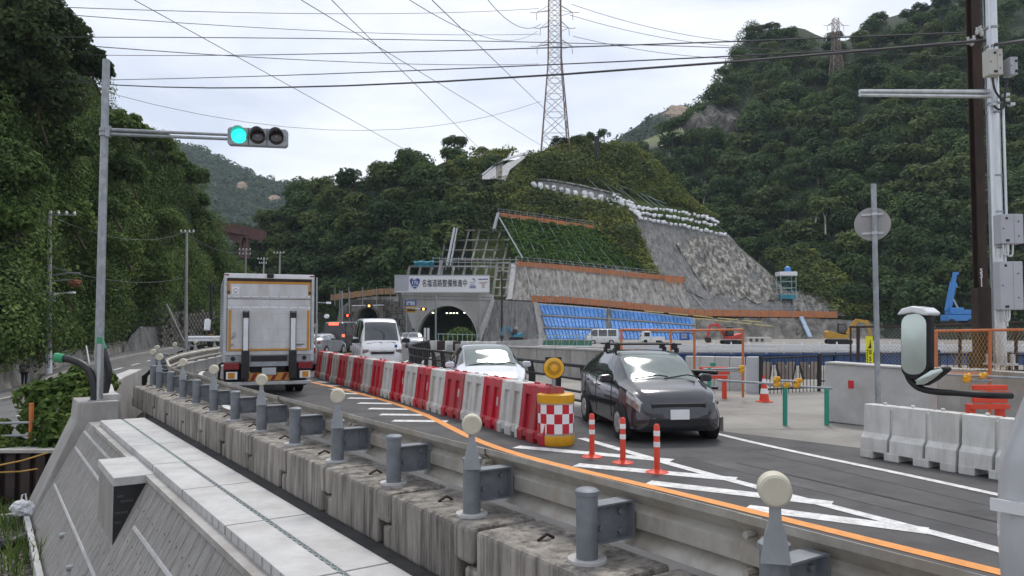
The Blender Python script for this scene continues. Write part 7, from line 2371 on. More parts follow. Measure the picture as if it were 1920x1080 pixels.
def cbox(x0, y0, x1, y1, m, side, name='control_box'):
    a, b = at(x0, y1, YS - .22), at(x1, y0, YS - .22)
    a = a - sb; b = b - sb
    o = MB().bb((a.x, -.38, a.z), (b.x, -.13, b.z)).build(name, M[m], spl, bevel=.012)
    xm = a.x + (b.x - a.x) * .58
    mb = MB(); mb.bb((xm - .004, -.384, a.z + .01), (xm + .004, -.378, b.z - .01)); mb.build('door_seam', M['steel_grey'], o)
    mb = MB()
    for fx, fz in ((.78, .25), (.78, .75), (.1, .5)): mb.tube([(a.x + (b.x - a.x) * fx, -.38, a.z + (b.z - a.z) * fz), (a.x + (b.x - a.x) * fx, -.395, a.z + (b.z - a.z) * fz)], .012, 8)
    mb.build('lock', M['black_metal'], o)
    mb = MB(); mb.bb((a.x + .09, -.386, a.z + .04), (a.x + .17, -.381, a.z + .09)); mb.build('nameplate', M['ink'], o)
    mb = MB(); mb.tube([(a.x + .12, -.38, b.z - .09), (a.x + .12, -.386, b.z - .09)], .028, 12); mb.build('round_badge', M['brown_steel'], o)
    return o
cbox(1869, 403, 1909, 458, 'box_grey', 1)
big = cbox(1868, 491, 1908, 581, 'box_grey', 1)
cbox(1847, 96, 1871, 144, 'box_cream', -1)
cbox(1886, 111, 1899, 144, 'box_grey', 1)
for x, y0, y1 in ((1880, 458, 478), (1888, 458, 480), (1882, 581, 602)):
    a = at(x, y0, YS - .25) - sb; b = at(x + 4, y1, YS - .25) - sb; c = at(x + 10, y0, YS - .25) - sb
    MB().tube(cr_spline([Vector((a.x, -.26, a.z)), Vector((a.x + .01, -.26, b.z + .03)), Vector((b.x, -.26, b.z)), Vector((c.x - .01, -.26, b.z + .03)), Vector((c.x, -.26, c.z))], 4), .02, 8).build('flex_conduit', M['galv_bright'], spl, smooth=50)
for pts in (((1861, 146), (1866, 170), (1880, 188), (1893, 194)), ((1864, 198), (1872, 205), (1882, 200), (1884, 180)), ((1889, 146), (1886, 165), (1884, 180))):
    MB().tube(cr_spline([at(x, y, YS - .3) - sb for x, y in pts], 5), .022, 8).build('black_cable', M['hose'], spl, smooth=50)
for px, py in ((1886, 178), (1886, 188), (1862, 196), (1896, 196)):
    p = at(px, py, YS - .2) - sb; MB().box(p, (.10, .12, .06)).build('cable_clamp', M['alu'], spl)
# horizontal double arm to the left (most of a signal arm)
armp = [at(1855, 172, YS - .15) - sb, at(1612, 171, YS - 1.2) - sb]
MB().tube(armp, [.05, .038], 12).build('signal_arm', M['galv_bright'], spl, smooth=40)
MB().tube([at(1855, 181, YS - .15) - sb, at(1612, 178, YS - 1.2) - sb], [.045, .034], 12).build('signal_arm', M['galv_bright'], spl, smooth=40)

# ------------------------------------------------------------------ blue girder bridge, deck rail and yard
gb = thing('girder_bridge', 'temporary bridge with white guard beams on blue girders', 'bridge', at(1400, 690, 55))
def gp_(px, py, Y): return at(px, py, Y)
GY = [(1120, 66), (1300, 60), (1560, 54), (1760, 52), (2000, 50)]
def gY(px): return interp(GY, px)
for k in range(13):
    x0, x1 = 1130 + k * 66, 1130 + (k + 1) * 66 - 1.2
    a, b = gp_(x0, 645, gY(x0)), gp_(x1, 645, gY(x1))
    zt, zb = at(x0, 645, gY(x0)).z, at(x0, 658.5, gY(x0)).z
    h3 = (zt - zb) / 4
    mb = MB()
    for q in range(4):
        z_ = zb + h3 * (q + .5)
        mb.beam(Vector((a.x, a.y - .08 * (q % 2), z_)), Vector((b.x, b.y - .08 * (q % 2), z_)), .12, h3 * .8)
    mb.build('guard_beam', M['alu_white'], gb, world=True)
    for x in (x0 + 10, x0 + 43):
        p = gp_(x, 641, gY(x) + .15)
        MB().tube([Vector((p.x, p.y, zb - .3)), p], .05, 6).build('post', M['alu_white'], gb, world=True)
for k in range(14):
    x0, x1 = 1130 + k * 62, 1130 + (k + 1) * 62 - .6
    p, q = gp_(x0, 663, gY(x0) + .3), gp_(x1, 663, gY(x1) + .3)
    zt, zb = p.z, gp_(x0, 684, gY(x0)).z
    MB().beam(Vector((p.x, p.y, (zt + zb) / 2)), Vector((q.x, q.y, (zt + zb) / 2)), .5, zt - zb).build('girder_web', M['blue_girder'], gb, world=True)
    MB().beam(Vector((p.x, p.y - .35, zt)), Vector((q.x, q.y - .35, zt)), .3, .12).build('girder_flange', M['blue_girder'], gb, world=True)
    MB().beam(Vector((p.x, p.y - .30, (zt + zb) / 2 - .5)), Vector((p.x, p.y - .30, (zt + zb) / 2 + .5)), .2, .06).build('stiffener', M['blue_girder'], gb, world=True)
mb = MB(); p, q = gp_(1120, 661, 67), gp_(2000, 661, 52)
mb.add([p, q, q + Vector((4, 10, 0)), p + Vector((4, 10, 0)), p - Vector((0, 0, .2)), q - Vector((0, 0, .2)), q + Vector((4, 10, -.2)), p + Vector((4, 10, -.2))], [(0, 1, 2, 3), (4, 5, 6, 7), (0, 1, 5, 4), (2, 3, 7, 6), (1, 2, 6, 5), (3, 0, 4, 7)])
mb.build('deck', M['asphalt_old'], gb, world=True)
for i, x in enumerate((1440, 1462, 1484, 1506, 1528)):
    p = gp_(x, 684, 51); q = gp_(x + (14 if i % 2 else -8), 730, 49)
    MB().beam(p, q, .5, .5).build('bearing_strut', M['brown_steel'], gb, world=True)

# construction-yard vehicles and machines
def side_van(lab, px, py, Y, rz, paint):
    return car(lab, at(px, py, Y), rz, HIACE, paint, name='van', cat='van', ws=(1.42, 2.02), sg_=(-2.1, 1.55), pillars=((-.9, -.75), (.45, .6)), rear=(-2.39, -2.36), hl=(2.15, 2.3), axles=(-1.35, 1.25), wr=.33, ns=30, glass='glass')
side_van('white van parked sideways below the blue sheets', 1128, 645.5, 112, R(176), M['white_paint'])
kt = thing('pickup_truck', 'small white pickup truck parked on the construction yard', 'truck', at(1222, 644, 108))
MB().prism([(-1.6, .3), (-1.66, .9), (-1.35, 1.5), (-1.2, 1.72), (-.35, 1.72), (-.25, 1.6), (-.25, .3)], lambda u, v, w_: Vector((u, w_, v)), -.7, .7).build('cab', M['white_paint'], kt, bevel=.05)
MB().bb((-1.15, -.72, 1.0), (-.4, -.69, 1.55)).build('side_window', M['glass'], kt)
MB().prism([(-1.40, .98), (-1.2, 1.55), (-1.22, 1.55), (-1.67, .98)], lambda u, v, w_: Vector((u - .03, w_, v)), -.6, .6).build('windscreen', M['glass'], kt)
MB().bb((-.2, -.72, .45), (1.7, .72, .95)).build('load_bed', M['white_paint'], kt)
for x in (-1.0, 1.0):
    mb = MB(); mb.lathe([(.15, -.7), (.28, -.72), (.28, .72), (.15, .7)], c=(x, 0, .28), n=16, M=Matrix.Rotation(math.pi / 2, 4, 'X')); mb.build('wheel', M['rubber'], kt)
def excavator(lab, loc, rz, m, s=1., pose=0):
    root = thing('excavator', lab, 'excavator', loc, rz, 'excavators on the yard')
    root.scale = (s, s, s)
    for y in (-.85, .85):
        mb = MB(); mb.prism([(-1.5, .12), (-1.3, 0), (1.3, 0), (1.5, .12), (1.55, .45), (1.3, .62), (-1.3, .62), (-1.55, .45)], lambda u, v, w_: Vector((u, y + w_, v)), -.25, .25); mb.build('track', M['rubber'], root)
    MB().prism([(-1.6, .75), (1.1, .75), (1.1, 1.2), (.2, 1.3), (-1.3, 1.75), (-1.65, 1.6)], lambda u, v, w_: Vector((u, w_, v)), -.95, .95).build('engine_body', m, root, bevel=.06)
    cb = MB().prism([(.0, 1.2), (1.1, 1.2), (1.2, 1.7), (.9, 2.7), (.05, 2.7)], lambda u, v, w_: Vector((u, w_ + .45, v)), -.45, .45).build('cab', M['black_metal'], root, bevel=.04)
    MB().prism([(.12, 1.5), (1.0, 1.5), (1.05, 1.75), (.85, 2.55), (.12, 2.55)], lambda u, v, w_: Vector((u, w_ + .45, v)), -.47, .47).build('window', M['glass'], cb)
    bm1 = MB(); bm1.beam((1.0, -.35, 1.3), (2.3, -.35, 3.2), .35, .45); bm1.beam((2.2, -.35, 3.1), (3.5, -.35, 2.9), .32, .4); bm1.build('boom', m, root)
    bm2 = MB(); bm2.beam((3.4, -.35, 3.1), (3.9, -.35, 1.0), .28, .35); bm2.build('dipper_arm', m, root)
    MB().prism([(3.5, .95), (4.1, 1.1), (4.2, .6), (3.9, .2), (3.4, .3)], lambda u, v, w_: Vector((u, w_ - .35, v)), -.45, .45).build('bucket', M['brown_steel'], root)
    MB().tube([(1.2, -.35, 1.5), (2.0, -.35, 2.4)], .07, 8).build('ram', M['alu'], root)
    return root
excavator('yellow excavator with bent boom below the rock face', at(1572, 645, 96), R(-12), M['machine_yellow'], .95)
excavator('red excavator with raised boom near the yellow poles', at(1372, 645, 104), R(188), M['machine_red'], .85)
excavator('small teal excavator right of the tunnel bushes', at(968, 637, 108), R(200), M['teal'], .55)
cr_ = thing('crane', 'light blue mobile crane with a steep boom in front of the forest', 'crane', at(1790, 603, 105))
MB().bb((-1.4, -1, .1), (2.2, 1, .9)).build('carrier', M['blue_machine'], cr_, bevel=.06)
MB().bb((-.9, -.8, .95), (.9, .8, 1.9)).build('slewing_house', M['blue_machine'], cr_, bevel=.08)
MB().bb((.9, -.7, .95), (1.9, 0, 1.6)).build('cab', M['blue_machine'], cr_, bevel=.05)
mb = MB(); mb.beam((-.9, 0, 1.5), (-.05, 0, 5.4), .62, .62); mb.build('boom', M['blue_machine'], cr_)
mb = MB(); mb.beam((-.2, 0, 4.6), (.22, 0, 6.7), .42, .42); mb.build('boom_tip', M['blue_machine'], cr_)
mb = MB(); mb.box((.35, 0, 6.6), (.6, .4, .35)); mb.box((.3, 0, 4.9), (.3, .3, .5)); mb.build('boom_head', M['blue_machine'], cr_)
MB().tube([(.5, 0, 1.8), (-.4, 0, 3.6)], .12, 8).build('lifting_ram', M['alu'], cr_)
for x in (-1.0, 1.6):
    MB().tube([(x, -1.15, -.1), (x, 1.15, -.1)], .45, 14).build('wheel', M['rubber'], cr_)
mb = MB(); mb.box((0, 0, 0), (1, 1, 1)); 
pf = thing('scaffold_tower', 'green scaffold tower with a white roof and blue tank on the slope', 'scaffold', S_cut.p(1478, 552, 2))
a0 = S_cut.p(1478, 552, 2.6)
for dx in (-1.5, 1.5):
    for dy in (-.2, 2.2):
        MB().tube([a0 + Vector((dx, dy, -1.2)), a0 + Vector((dx, dy, 3.7))], .07, 6).build('leg', M['mint'], pf, world=True)
for z in (0, 1.3, 2.6):
    for dy in (-.2, 2.2): MB().tube([a0 + Vector((-1.5, dy, z)), a0 + Vector((1.5, dy, z))], .06, 6).build('ledger', M['mint'], pf, world=True)
    MB().tube([a0 + Vector((-1.5, -.25, z)), a0 + Vector((1.5, -.25, z + 1.2))], .05, 6).build('brace', M['teal'], pf, world=True)
MB().bb(a0 + Vector((-1.75, -.4, 3.7)), a0 + Vector((1.75, 2.4, 4.5))).build('roof_cover', M['alu_white'], pf, world=True, bevel=.05)
MB().bb(a0 + Vector((-1.5, -.3, -.9)), a0 + Vector((1.3, 2.3, -.1))).build('net_panel', M['teal'], pf, world=True)
MB().tube([a0 + Vector((.3, .9, 4.5)), a0 + Vector((.3, .9, 5.4)), a0 + Vector((.3, .9, 5.6))], [.65, .6, .35], 14).build('tank', M['blue_machine'], pf, world=True, smooth=40)
MB().bb(at(1400, 642, 100), at(1437, 632, 102)).build('site_hut', M['box_cream'])
tag(bpy.data.objects['site_hut'], 'low cream site hut behind the white guard beams', 'hut')
for x in (1406, 1417, 1427): MB().bb(at(x, 640, 99.9), at(x + 4, 635, 100.05)).build('window', M['glass'], bpy.data.objects['site_hut'], world=True)
bs = thing('blue_notice', 'blue notice board with white writing on the yard fence', 'sign', at(1283, 640, 60))
MB().bb(at(1274, 638, 60), at(1292, 623, 60.05)).build('board', M['sign_blue'], bs, world=True)
mb = MB()
for y in (626, 629.5, 633): mb.bb(at(1277, y + 1, 59.97), at(1288, y, 59.99))
mb.build('writing', M['sign_white'], bs, world=True)
# green net fence and rails on the yard behind the wall
gn = thing('mesh_fence', 'pale green net fence below the blue sheets', 'fence', at(1060, 648, 78))
MB().bb(at(1010, 650, 78), at(1110, 638, 78.04)).build('net', M['green_net'], gn, world=True)
for i in range(8):
    x = 1010 + i * 14.3
    MB().tube([at(x, 652, 77.9), at(x, 628, 77.9)], .035, 6).build('post', M['mint'], gn, world=True)
    if i % 2: MB().tube([at(x, 630, 77.9), at(x - 9, 648, 77.9)], .03, 6).build('brace', M['mint'], gn, world=True)
MB().tube([at(1006, 629, 77.9), at(1112, 629, 77.9)], .035, 6).build('top_rail', M['mint'], gn, world=True)
MB().bb(at(1008, 660, 70), at(1118, 648, 71)).build('blue_tarp_strip', mat('dusty_blue', (.22, .34, .42), .8, var=.3))
tag(bpy.data.objects['blue_tarp_strip'], 'dusty blue sheet laid along the foot of the green fence', 'sheet')
# bushes and clutter before the tunnel
S_ = []
for px, py, Y, r in ((845, 634, 96, .9), (855, 631, 97, 1.1), (866, 629, 98, 1.2), (876, 632, 97, 1.0), (884, 635, 96, .8), (860, 624, 98, .8)):
    P = at(px, py, Y); S_.append((P.x, P.y, P.z, r))
bush('green bushes in front of the big tunnel mouth', S_, 1500, .30, M['leaf_vine'], 9, name='shrub', cat='shrub')
tf = thing('mesh_fence', 'thin green fence in front of the tunnel bushes', 'fence', at(860, 640, 92))
for i in range(9):
    MB().tube([at(822 + i * 9, 642, 92), at(822 + i * 9, 625, 92)], .04, 5).build('post', M['mint'], tf, world=True)
MB().tube([at(820, 626, 92), at(896, 628, 92)], .035, 5).build('rail', M['mint'], tf, world=True)
for i, (x, y0, y1) in enumerate(((797, 640, 615), (803, 640, 615))):
    o = MB().bb(at(x - 2.2, y0, 100), at(x + 2.2, y1, 100.4)).build('white_board', M['sign_white']); tag(o, ['left white upright board before the tunnel mouth', 'right white upright board before the tunnel mouth'][i], 'board', 'white boards before the tunnel')
for i in range(9):
    a = at(800 + i * 15, 652 - i * .6, 66 - i * 1.2)
    o = MB(); o.prism([(-.25, 0), (.25, 0), (.16, .75), (-.16, .75)], lambda u, v, w_: Vector((w_, u, v)), -.45, .45)
    o = o.build('water_barrier', M['white_plastic' if i % 2 else 'brown_steel'] if i < 5 else M['white_plastic'], bevel=.03)
    o.location = (a.x, a.y, zroad(a.y))
    tag(o, '%s barrier, %s from the left in the far row by the tunnel road' % ('white' if (i % 2 or i >= 5) else 'dark brown', ['first', 'second', 'third', 'fourth', 'fifth', 'sixth', 'seventh', 'eighth', 'ninth'][i]), 'barrier', 'far barriers by the tunnel road')

# ------------------------------------------------------------------ signs, signals and lamps before the tunnels
def far_pole(lab, px, y0, y1, Y, r, name='lamp_post', cat='pole', m='steel_grey'):
    b = at(px, y0, Y)
    root = thing(name, lab, cat, b)
    MB().tube([b, at(px, y1, Y)], r, 8).build('pole', M[m], root, world=True, smooth=40)
    return root
t_ = far_pole('signal post with blue and yellow signs in front of the portal', 762, 640, 560, 112, .11, 'sign_post', 'sign')
MB().bb(at(759, 573, 111.8), at(781, 563, 111.9)).build('blue_sign', M['sign_blue'], t_, world=True)
mb = MB(); mb.bb(at(762, 567.3, 111.75), at(778, 565.6, 111.78)); mb.bb(at(762, 571, 111.75), at(766, 569, 111.78)); mb.bb(at(769, 571, 111.75), at(778, 569, 111.78)); mb.build('sign_writing', M['sign_white'], t_, world=True)
MB().bb(at(761, 586, 111.8), at(781, 574, 111.9)).build('yellow_sign', M['sign_yellow'] if False else M['machine_yellow'], t_, world=True)
mb = MB(); mb.bb(at(764, 578, 111.72), at(772, 576, 111.78)); mb.bb(at(764, 583, 111.72), at(778, 580.5, 111.78)); mb.build('sign_writing', M['ink'], t_, world=True)
MB().tube([at(762, 577, 111.6), at(792, 579, 111.4)], .07, 6).build('arm', M['alu_white'], t_, world=True)
def head(root, px, py, Y, lit):
    a, b = at(px - 6, py + 2.6, Y), at(px + 6, py - 2.6, Y)
    h_ = MB().bb((a.x, Y, a.z), (b.x, Y + .25, b.z)).build('signal_head', M['black_metal'], root, world=True, bevel=.03)
    p = at(px, py, Y); MB().tube([Vector((p.x, Y + .02, p.z)), Vector((p.x, Y - .03, p.z))], .17, 12).build('lit_lamp', M[lit], h_, world=True)
head(t_, 794, 579.5, 111.2, 'lamp_amber')
t_ = far_pole('tall bare pole standing before the middle of the tunnel mouth', 817, 640, 552, 104, .12)
t_ = far_pole('tall bare pole before the right side of the tunnel mouth', 899, 640, 552, 108, .10)
t_ = far_pole('dark pole with stay wire before the dark flank wall', 941, 640, 508, 112, .13, m='brown_steel')
MB().tube([at(944, 575, 112), at(960, 625, 112)], .05, 5).build('stay_wire', M['cable_grey'], t_, world=True)
t_ = far_pole('slim pole with grey box before the dark flank wall', 968, 625, 568, 122, .06)
MB().bb(at(965.5, 618, 121.8), at(971, 612, 122)).build('grey_box', M['box_grey'], t_, world=True)
t_ = far_pole('twin signal post left of the old tunnel', 641, 640, 545, 105, .12, 'signal_post', 'traffic signal')
MB().tube([at(637, 640, 105), at(637, 545, 105)], .08, 8).build('second_tube', M['steel_grey'], t_, world=True)
MB().bb(at(635, 617, 104.6), at(642, 600, 104.7)).build('yellow_sign', M['machine_yellow'], t_, world=True)
mb = MB()
for i in range(4): mb.bb(at(637, 604 + i * 3.2, 104.55), at(640, 602 + i * 3.2, 104.58))
mb.build('sign_writing', M['ink'], t_, world=True)
t_ = far_pole('grey post with a red signal by the old tunnel', 655, 630, 545, 108, .08, 'signal_post', 'traffic signal')
head(t_, 651.5, 591.5, 107.5, 'lamp_red')
t_ = far_pole('post whose arm holds an amber signal over the old tunnel', 720, 625, 540, 118, .05, 'signal_post', 'traffic signal', 'black_metal')
MB().tube([at(720, 572, 118), at(660, 573, 112)], .06, 6).build('arm', M['alu_white'], t_, world=True); head(t_, 692, 573.5, 114, 'lamp_amber')
t_ = far_pole('roadside lamp post with a short arm right of the truck', 594, 660, 520, 50, .06)
MB().tube([at(594, 567, 50), at(610, 568, 50)], .04, 6).build('arm', M['steel_grey'], t_, world=True); MB().bb(at(611, 570, 49.9), at(621, 566, 50.1)).build('lamp', M['sign_white'], t_, world=True, bevel=.03)
a, b = at(596, 598, 50), at(613, 588, 50)
mb = MB(); mb.bb((a.x, 49.95, a.z), (b.x - .15, 50.05, b.z)); mb.build('sign_panel', M['black_metal'], t_, world=True)
MB().tube([Vector((b.x, 49.8, (a.z + b.z) / 2)), Vector((b.x, 50.1, (a.z + b.z) / 2))], .14, 12).build('mirror_disc', M['sign_white'], t_, world=True)
t_ = far_pole('short post with a round grey sign right of the truck', 592.5, 665, 606, 36, .035, 'sign_post', 'sign')
p = at(592.5, 610.5, 35.9); MB().tube([p, p + Vector((0, .03, 0))], .10, 20).build('disc', M['sign_back'], t_, world=True)
gsn = thing('direction_sign', 'small green and white direction sign left of the old tunnel', 'sign', at(625, 625, 100))
MB().bb(at(617, 615.5, 100), at(634, 606, 100.1)).build('board', M['sign_white'], gsn, world=True)
MB().bb(at(618, 614.5, 99.94), at(626, 607, 99.99)).build('pale_green_field', M['mint'], gsn, world=True)
MB().bb(at(629, 614.5, 99.94), at(633, 607, 99.99)).build('green_field', M['sign_green'], gsn, world=True)
MB().tube([at(625, 632, 100.2), at(625, 606, 100.2)], .06, 6).build('post', M['steel_grey'], gsn, world=True)
# low wall and parked row at the far left of the old road
fwl = thing('far_wall', 'low dark wall with pale panels at the far bend right of the truck', 'wall', at(612, 634, 92))
for i in range(7):
    a, b = at(586 + i * 8, 634, 92), at(586 + i * 8 + 7.4, 622 + (i % 3), 92.3)
    MB().bb((a.x, 92 - .1 * (i % 2), a.z), (b.x, 92.3, b.z)).build('panel', M[('stone_wall', 'brown_steel', 'sign_grey')[i % 3]], fwl, world=True)

# ------------------------------------------------------------------ utility poles and wires on the left
def upole(lab, px, y0, y1, Y, r, arms, name='utility_pole'):
    b = at(px, y0, Y); t = at(px + 2, y1, Y)
    root = thing(name, lab, 'utility pole', b, 0, 'concrete utility poles')
    MB().tube([b, b.lerp(t, .5), t], [r, r * .85, r * .65], 12).build('pole', M['concrete'], root, world=True, smooth=40)
    for (x0, yy0, x1, yy1) in arms:
        p, q = at(x0, yy0, Y - .1), at(x1, yy1, Y - .1)
        MB().tube([p, q], .05, 6).build('cross_arm', M['steel_grey'], root, world=True)
        for f in (.05, .35, .65, .95):
            o = p.lerp(q, f); MB().tube([o, o + Vector((0, 0, .12)), o + Vector((0, 0, .3))], [.05, .12, .05], 6).build('insulator', M['insulator'], root, world=True)
    return root
u1 = upole('utility pole with a street lamp behind the walking person', 91, 706, 398, 53, .2, [(92, 402, 142, 404)])
MB().tube([at(97, 517, 52.6), at(125, 512, 52.6), at(150, 512, 52.6)], .06, 6).build('bracket_arm', M['steel_grey'], u1, world=True)
MB().tube([at(97, 528, 52.6), at(120, 525, 52.6), at(138, 525, 52.6)], .06, 6).build('bracket_arm', M['steel_grey'], u1, world=True)
MB().tube([at(100, 552, 52.6), at(112, 550, 52.9), at(128, 549, 52.7)], .05, 6).build('lamp_arm', M['alu_white'], u1, world=True)
MB().bb(at(128, 550.5, 52.4), at(143, 547, 52.8)).build('lamp_head', M['alu_white'], u1, world=True, bevel=.04)
MB().bb(at(98, 568, 52.8), at(101, 548, 52.6)).build('switch_box', M['box_grey'], u1, world=True)
a, b = at(86.5, 699, 57.2), at(94.8, 658, 57.2)
MB().tube([at(91, 704, 53), at(91, 657, 53)], .225, 14).build('wrapped_notice', M['sign_white'], u1, world=True, smooth=40)
mb = MB()
for i in range(9):
    for dx in (-1.5, 1.3):
        p = at(91 + dx, 661.5 + i * 3.4, 53 - .232); mb.box(p, (.06, .006, .07))
mb.build('notice_marks', M['sign_blue'], u1, world=True)
rag('dead_leaves', at(141, 531, 52.4), (.42, .3, .26), mat('dead_leaf', (.22, .09, .045), .9, var=.5, scale=9), 'bunch of brown dead leaves at the end of the bracket arm', 'dead leaves', 8)
sty = thing('stay_guard', 'yellow sleeves on the stay wires beside the walking person', 'stay', at(68, 705, 54))
for dx in (0, 3.2):
    MB().tube([at(66 + dx, 706 - dx, 54), at(69.5 + dx, 664, 54.6)], .065, 8).build('sleeve', M['yellow_plastic'], sty, world=True)
    MB().tube([at(69.5 + dx, 664, 54.6), at(80, 615, 55.4)], .018, 5).build('wire', M['cable_grey'], sty, world=True)
wm = MB(); a = at(161, 648, 60)
wm.beam(at(167, 680, 60), at(161.5, 648, 60), .17, .05)
o = wm.build('marker_board', M['sign_white']); tag(o, 'leaning white marker board at the foot of the left hill', 'marker')
u2 = upole('utility pole with leaning pipe by the curve of the guardrail', 348, 655, 434, 80, .2, [(338, 436, 364, 436)])
MB().tube([at(345, 640, 79), at(325, 598, 79), at(312, 570, 79)], .11, 8).build('leaning_pipe', M['concrete'], u2, world=True)
upole('utility pole rising behind the truck at its left', 459, 560, 466, 120, .2, [(448, 469, 470, 469), (448, 477, 470, 477)])
upole('utility pole rising behind the truck at its middle', 523, 560, 472, 130, .2, [(513, 475, 533, 475)])
upole('utility pole with many insulators behind the truck', 493, 560, 482, 145, .18, [(483, 486, 502, 486), (486, 494, 500, 494)])
bpl = MB(); bpl.tube([at(396, 665, 60), at(396, 530, 60)], .11, 8)
bpl.tube([at(396, 540, 60), at(410, 541, 60)], .06, 6)
bpl.tube([at(395, 648, 59.8), at(395, 616, 59.8)], .24, 10)
o = bpl.build('dark_post', M['black_metal']); tag(o, 'dark post with orange bands left of the truck', 'post')
for y in (628, 637): MB().tube([at(395, y, 59.8), at(395, y - 1.5, 59.8)], .245, 10).build('orange_band', M['orange_tape'], o, world=True)

# rail bridge in the gap
rb_ = thing('steel_bridge', 'dark red steel bridge crossing the gap on a braced pier', 'bridge', at(465, 470, 200))
mb = MB(); mb.beam(at(405, 424, 150), at(498, 442, 152), 4, 1.7); mb.build('deck_girder', M['rust_bridge'], rb_, world=True)
mb = MB(); mb.prism([(405, 432), (420, 440), (436, 452), (440, 460), (446, 452), (458, 449), (470, 449), (482, 450), (490, 456), (496, 446), (496, 440), (420, 430)], lambda u, v, w_: at(u, v, 149.5 + w_), 0, 2); mb.build('arch_web', M['rust_bridge'], rb_, world=True)
for a, b in (((456, 445), (449, 472)), ((462, 445), (466, 474)), ((459, 446), (456, 474))):
    mb = MB(); mb.beam(at(*a, 149), at(b[0], b[1] + 10, 149), .7, .7); mb.build('pier_leg', M['rust_bridge'], rb_, world=True)

# stone retaining wall at the foot of the left hill
sw = thing('stone_wall', 'mossy stone block wall along the far side of the side road', 'wall', at(320, 650, 86))
for r in range(11):
    for k in range(17):
        px0 = 300 + k * 6.2 + (3 if r % 2 else 0)
        Y = 84 + (px0 - 300) * .17
        y1 = 652 - (px0 - 300) * .09 - r * 6.0
        if px0 > 398 or (y1 < 585 + (k % 3) * 2): continue
        if rnd.random() < .03 + .015 * r: continue
        a, b = at(px0, y1, Y), at(px0 + 5.8, y1 - 5.5, Y)
        mb = MB(); j = rnd.uniform(0, .12)
        mb.bb((a.x, Y - .25 - j, a.z), (b.x, Y + .3, b.z)); mb.build('stone', M['stone_wall'], sw, world=True)
face('rock_slab', [(245, 628), (262, 612), (290, 612)], [(228, 668), (265, 662), (300, 655)], 14, 8, 1.2, M['shotcrete_dark'], 'bare sprayed rock patch at the foot of the left hill', .5, .5, S=S_left)
face('rock_bank', [(-20, 690), (40, 672), (90, 664), (150, 652), (230, 640)], [(-20, 745), (40, 728), (95, 700), (160, 680), (235, 664)], 40, 8, .6, M['shotcrete_brown'], 'rough brown rock bank behind the walking person', .8, .5, S=S_left)

# ------------------------------------------------------------------ wires across the sky
def wire(lab, pts, r, sag=0., m='cable', n=14):
    P = [Vector(p) for p in pts]
    out = []
    for i in range(n + 1):
        q = P[0].lerp(P[-1], i / n); q.z -= sag * 4 * (i / n) * (1 - i / n); out.append(q)
    o = MB().tube(out, r, 5, cap=False).build('overhead_wire', M[m])
    return tag(o, lab, 'wire', 'overhead wires')
wire('wire running down from top left towards the signal light', [at(252, 0, 60), at(640, 206, 110), at(795, 300, 140)], .035, 0)
wire('wire from the top centre down to the far right of the sky', [at(565, 0, 60), at(1030, 282, 178)], .035, 0)
wire('wire parallel to it a little farther right', [at(622, 0, 60), at(905, 285, 160)], .035, 0)
wire('wire from top centre falling to the lattice pylon', [at(768, 0, 70), at(1008, 58, 178)], .04, 3)
wire('long sagging wire between the top edge and the pylon arm', [at(810, 0, 80), at(1022, 205, 178)], .05, 0)
wire('looping wire left of the pylon arm', [at(915, 0, 120), at(1014, 45, 178)], .06, 2.5)
wire('highest thin wire crossing the sky from left', [at(130, 14, 90), at(1010, 16, 178)], .05, 1)
wire('second thin wire crossing the sky from left', [at(130, 28, 90), at(1010, 64, 178)], .05, 1)
wire('third thin wire crossing the sky from left', [at(150, 85, 90), at(1010, 120, 178)], .06, 1)
wire('thick wire crossing the sky behind the signal arm', [at(-20, 70, 50), at(1850, 110, 60)], .03, -.5)
wire('thin wire sloping from the pylon to the right crag', [at(1072, 8, 178), at(1400, 80, 200)], .06, 1.5)
wire('lower thin wire from the pylon to the right crag', [at(1068, 28, 178), at(1400, 88, 200)], .06, 1.5)
wire('faint wire from the pylon arm to the right hill', [at(1075, 68, 178), at(1420, 110, 200)], .06, 1.5)
wire('double wire running right across to the brown pole', [at(-30, 150, 60), at(1842, 82, YB)], .02, .3)
wire('heavy black cable running right to the steel pole', [at(-60, 120, 70), at(1868, 74, YS)], .035, 1.6)
wire('upper cable of the pair meeting the brown pole', [at(-30, 95, 70), at(1840, 60, YB)], .02, .5)
wire('cable leaving the steel pole past the right frame edge', [at(1862, 84, YS), at(1890, 74, YS - 1), at(1990, 66, YS - 3)], .035, 0)
wire('upper line of the utility wires on the left hill', [at(-30, 470, 45), at(92, 404, 53)], .03, .6)
wire('lower bundle of wires to the utility pole', [at(-30, 555, 45), at(94, 540, 53)], .045, .5)
wire('second lower wire to the utility pole', [at(-30, 562, 45), at(94, 546, 53)], .035, .5)
wire('wire sagging between the two utility poles', [at(92, 404, 53), at(346, 436, 80)], .03, 1.2)
wire('lower wire between the two utility poles', [at(94, 500, 53), at(348, 520, 80)], .035, .8)
wire('wire from the curve pole to the poles behind the truck', [at(348, 436, 80), at(459, 470, 120)], .04, 1)
wire('loop of wire hanging left of the pylon below its arm', [at(-30, 100, 110), at(1014, 190, 178)], .04, 9)

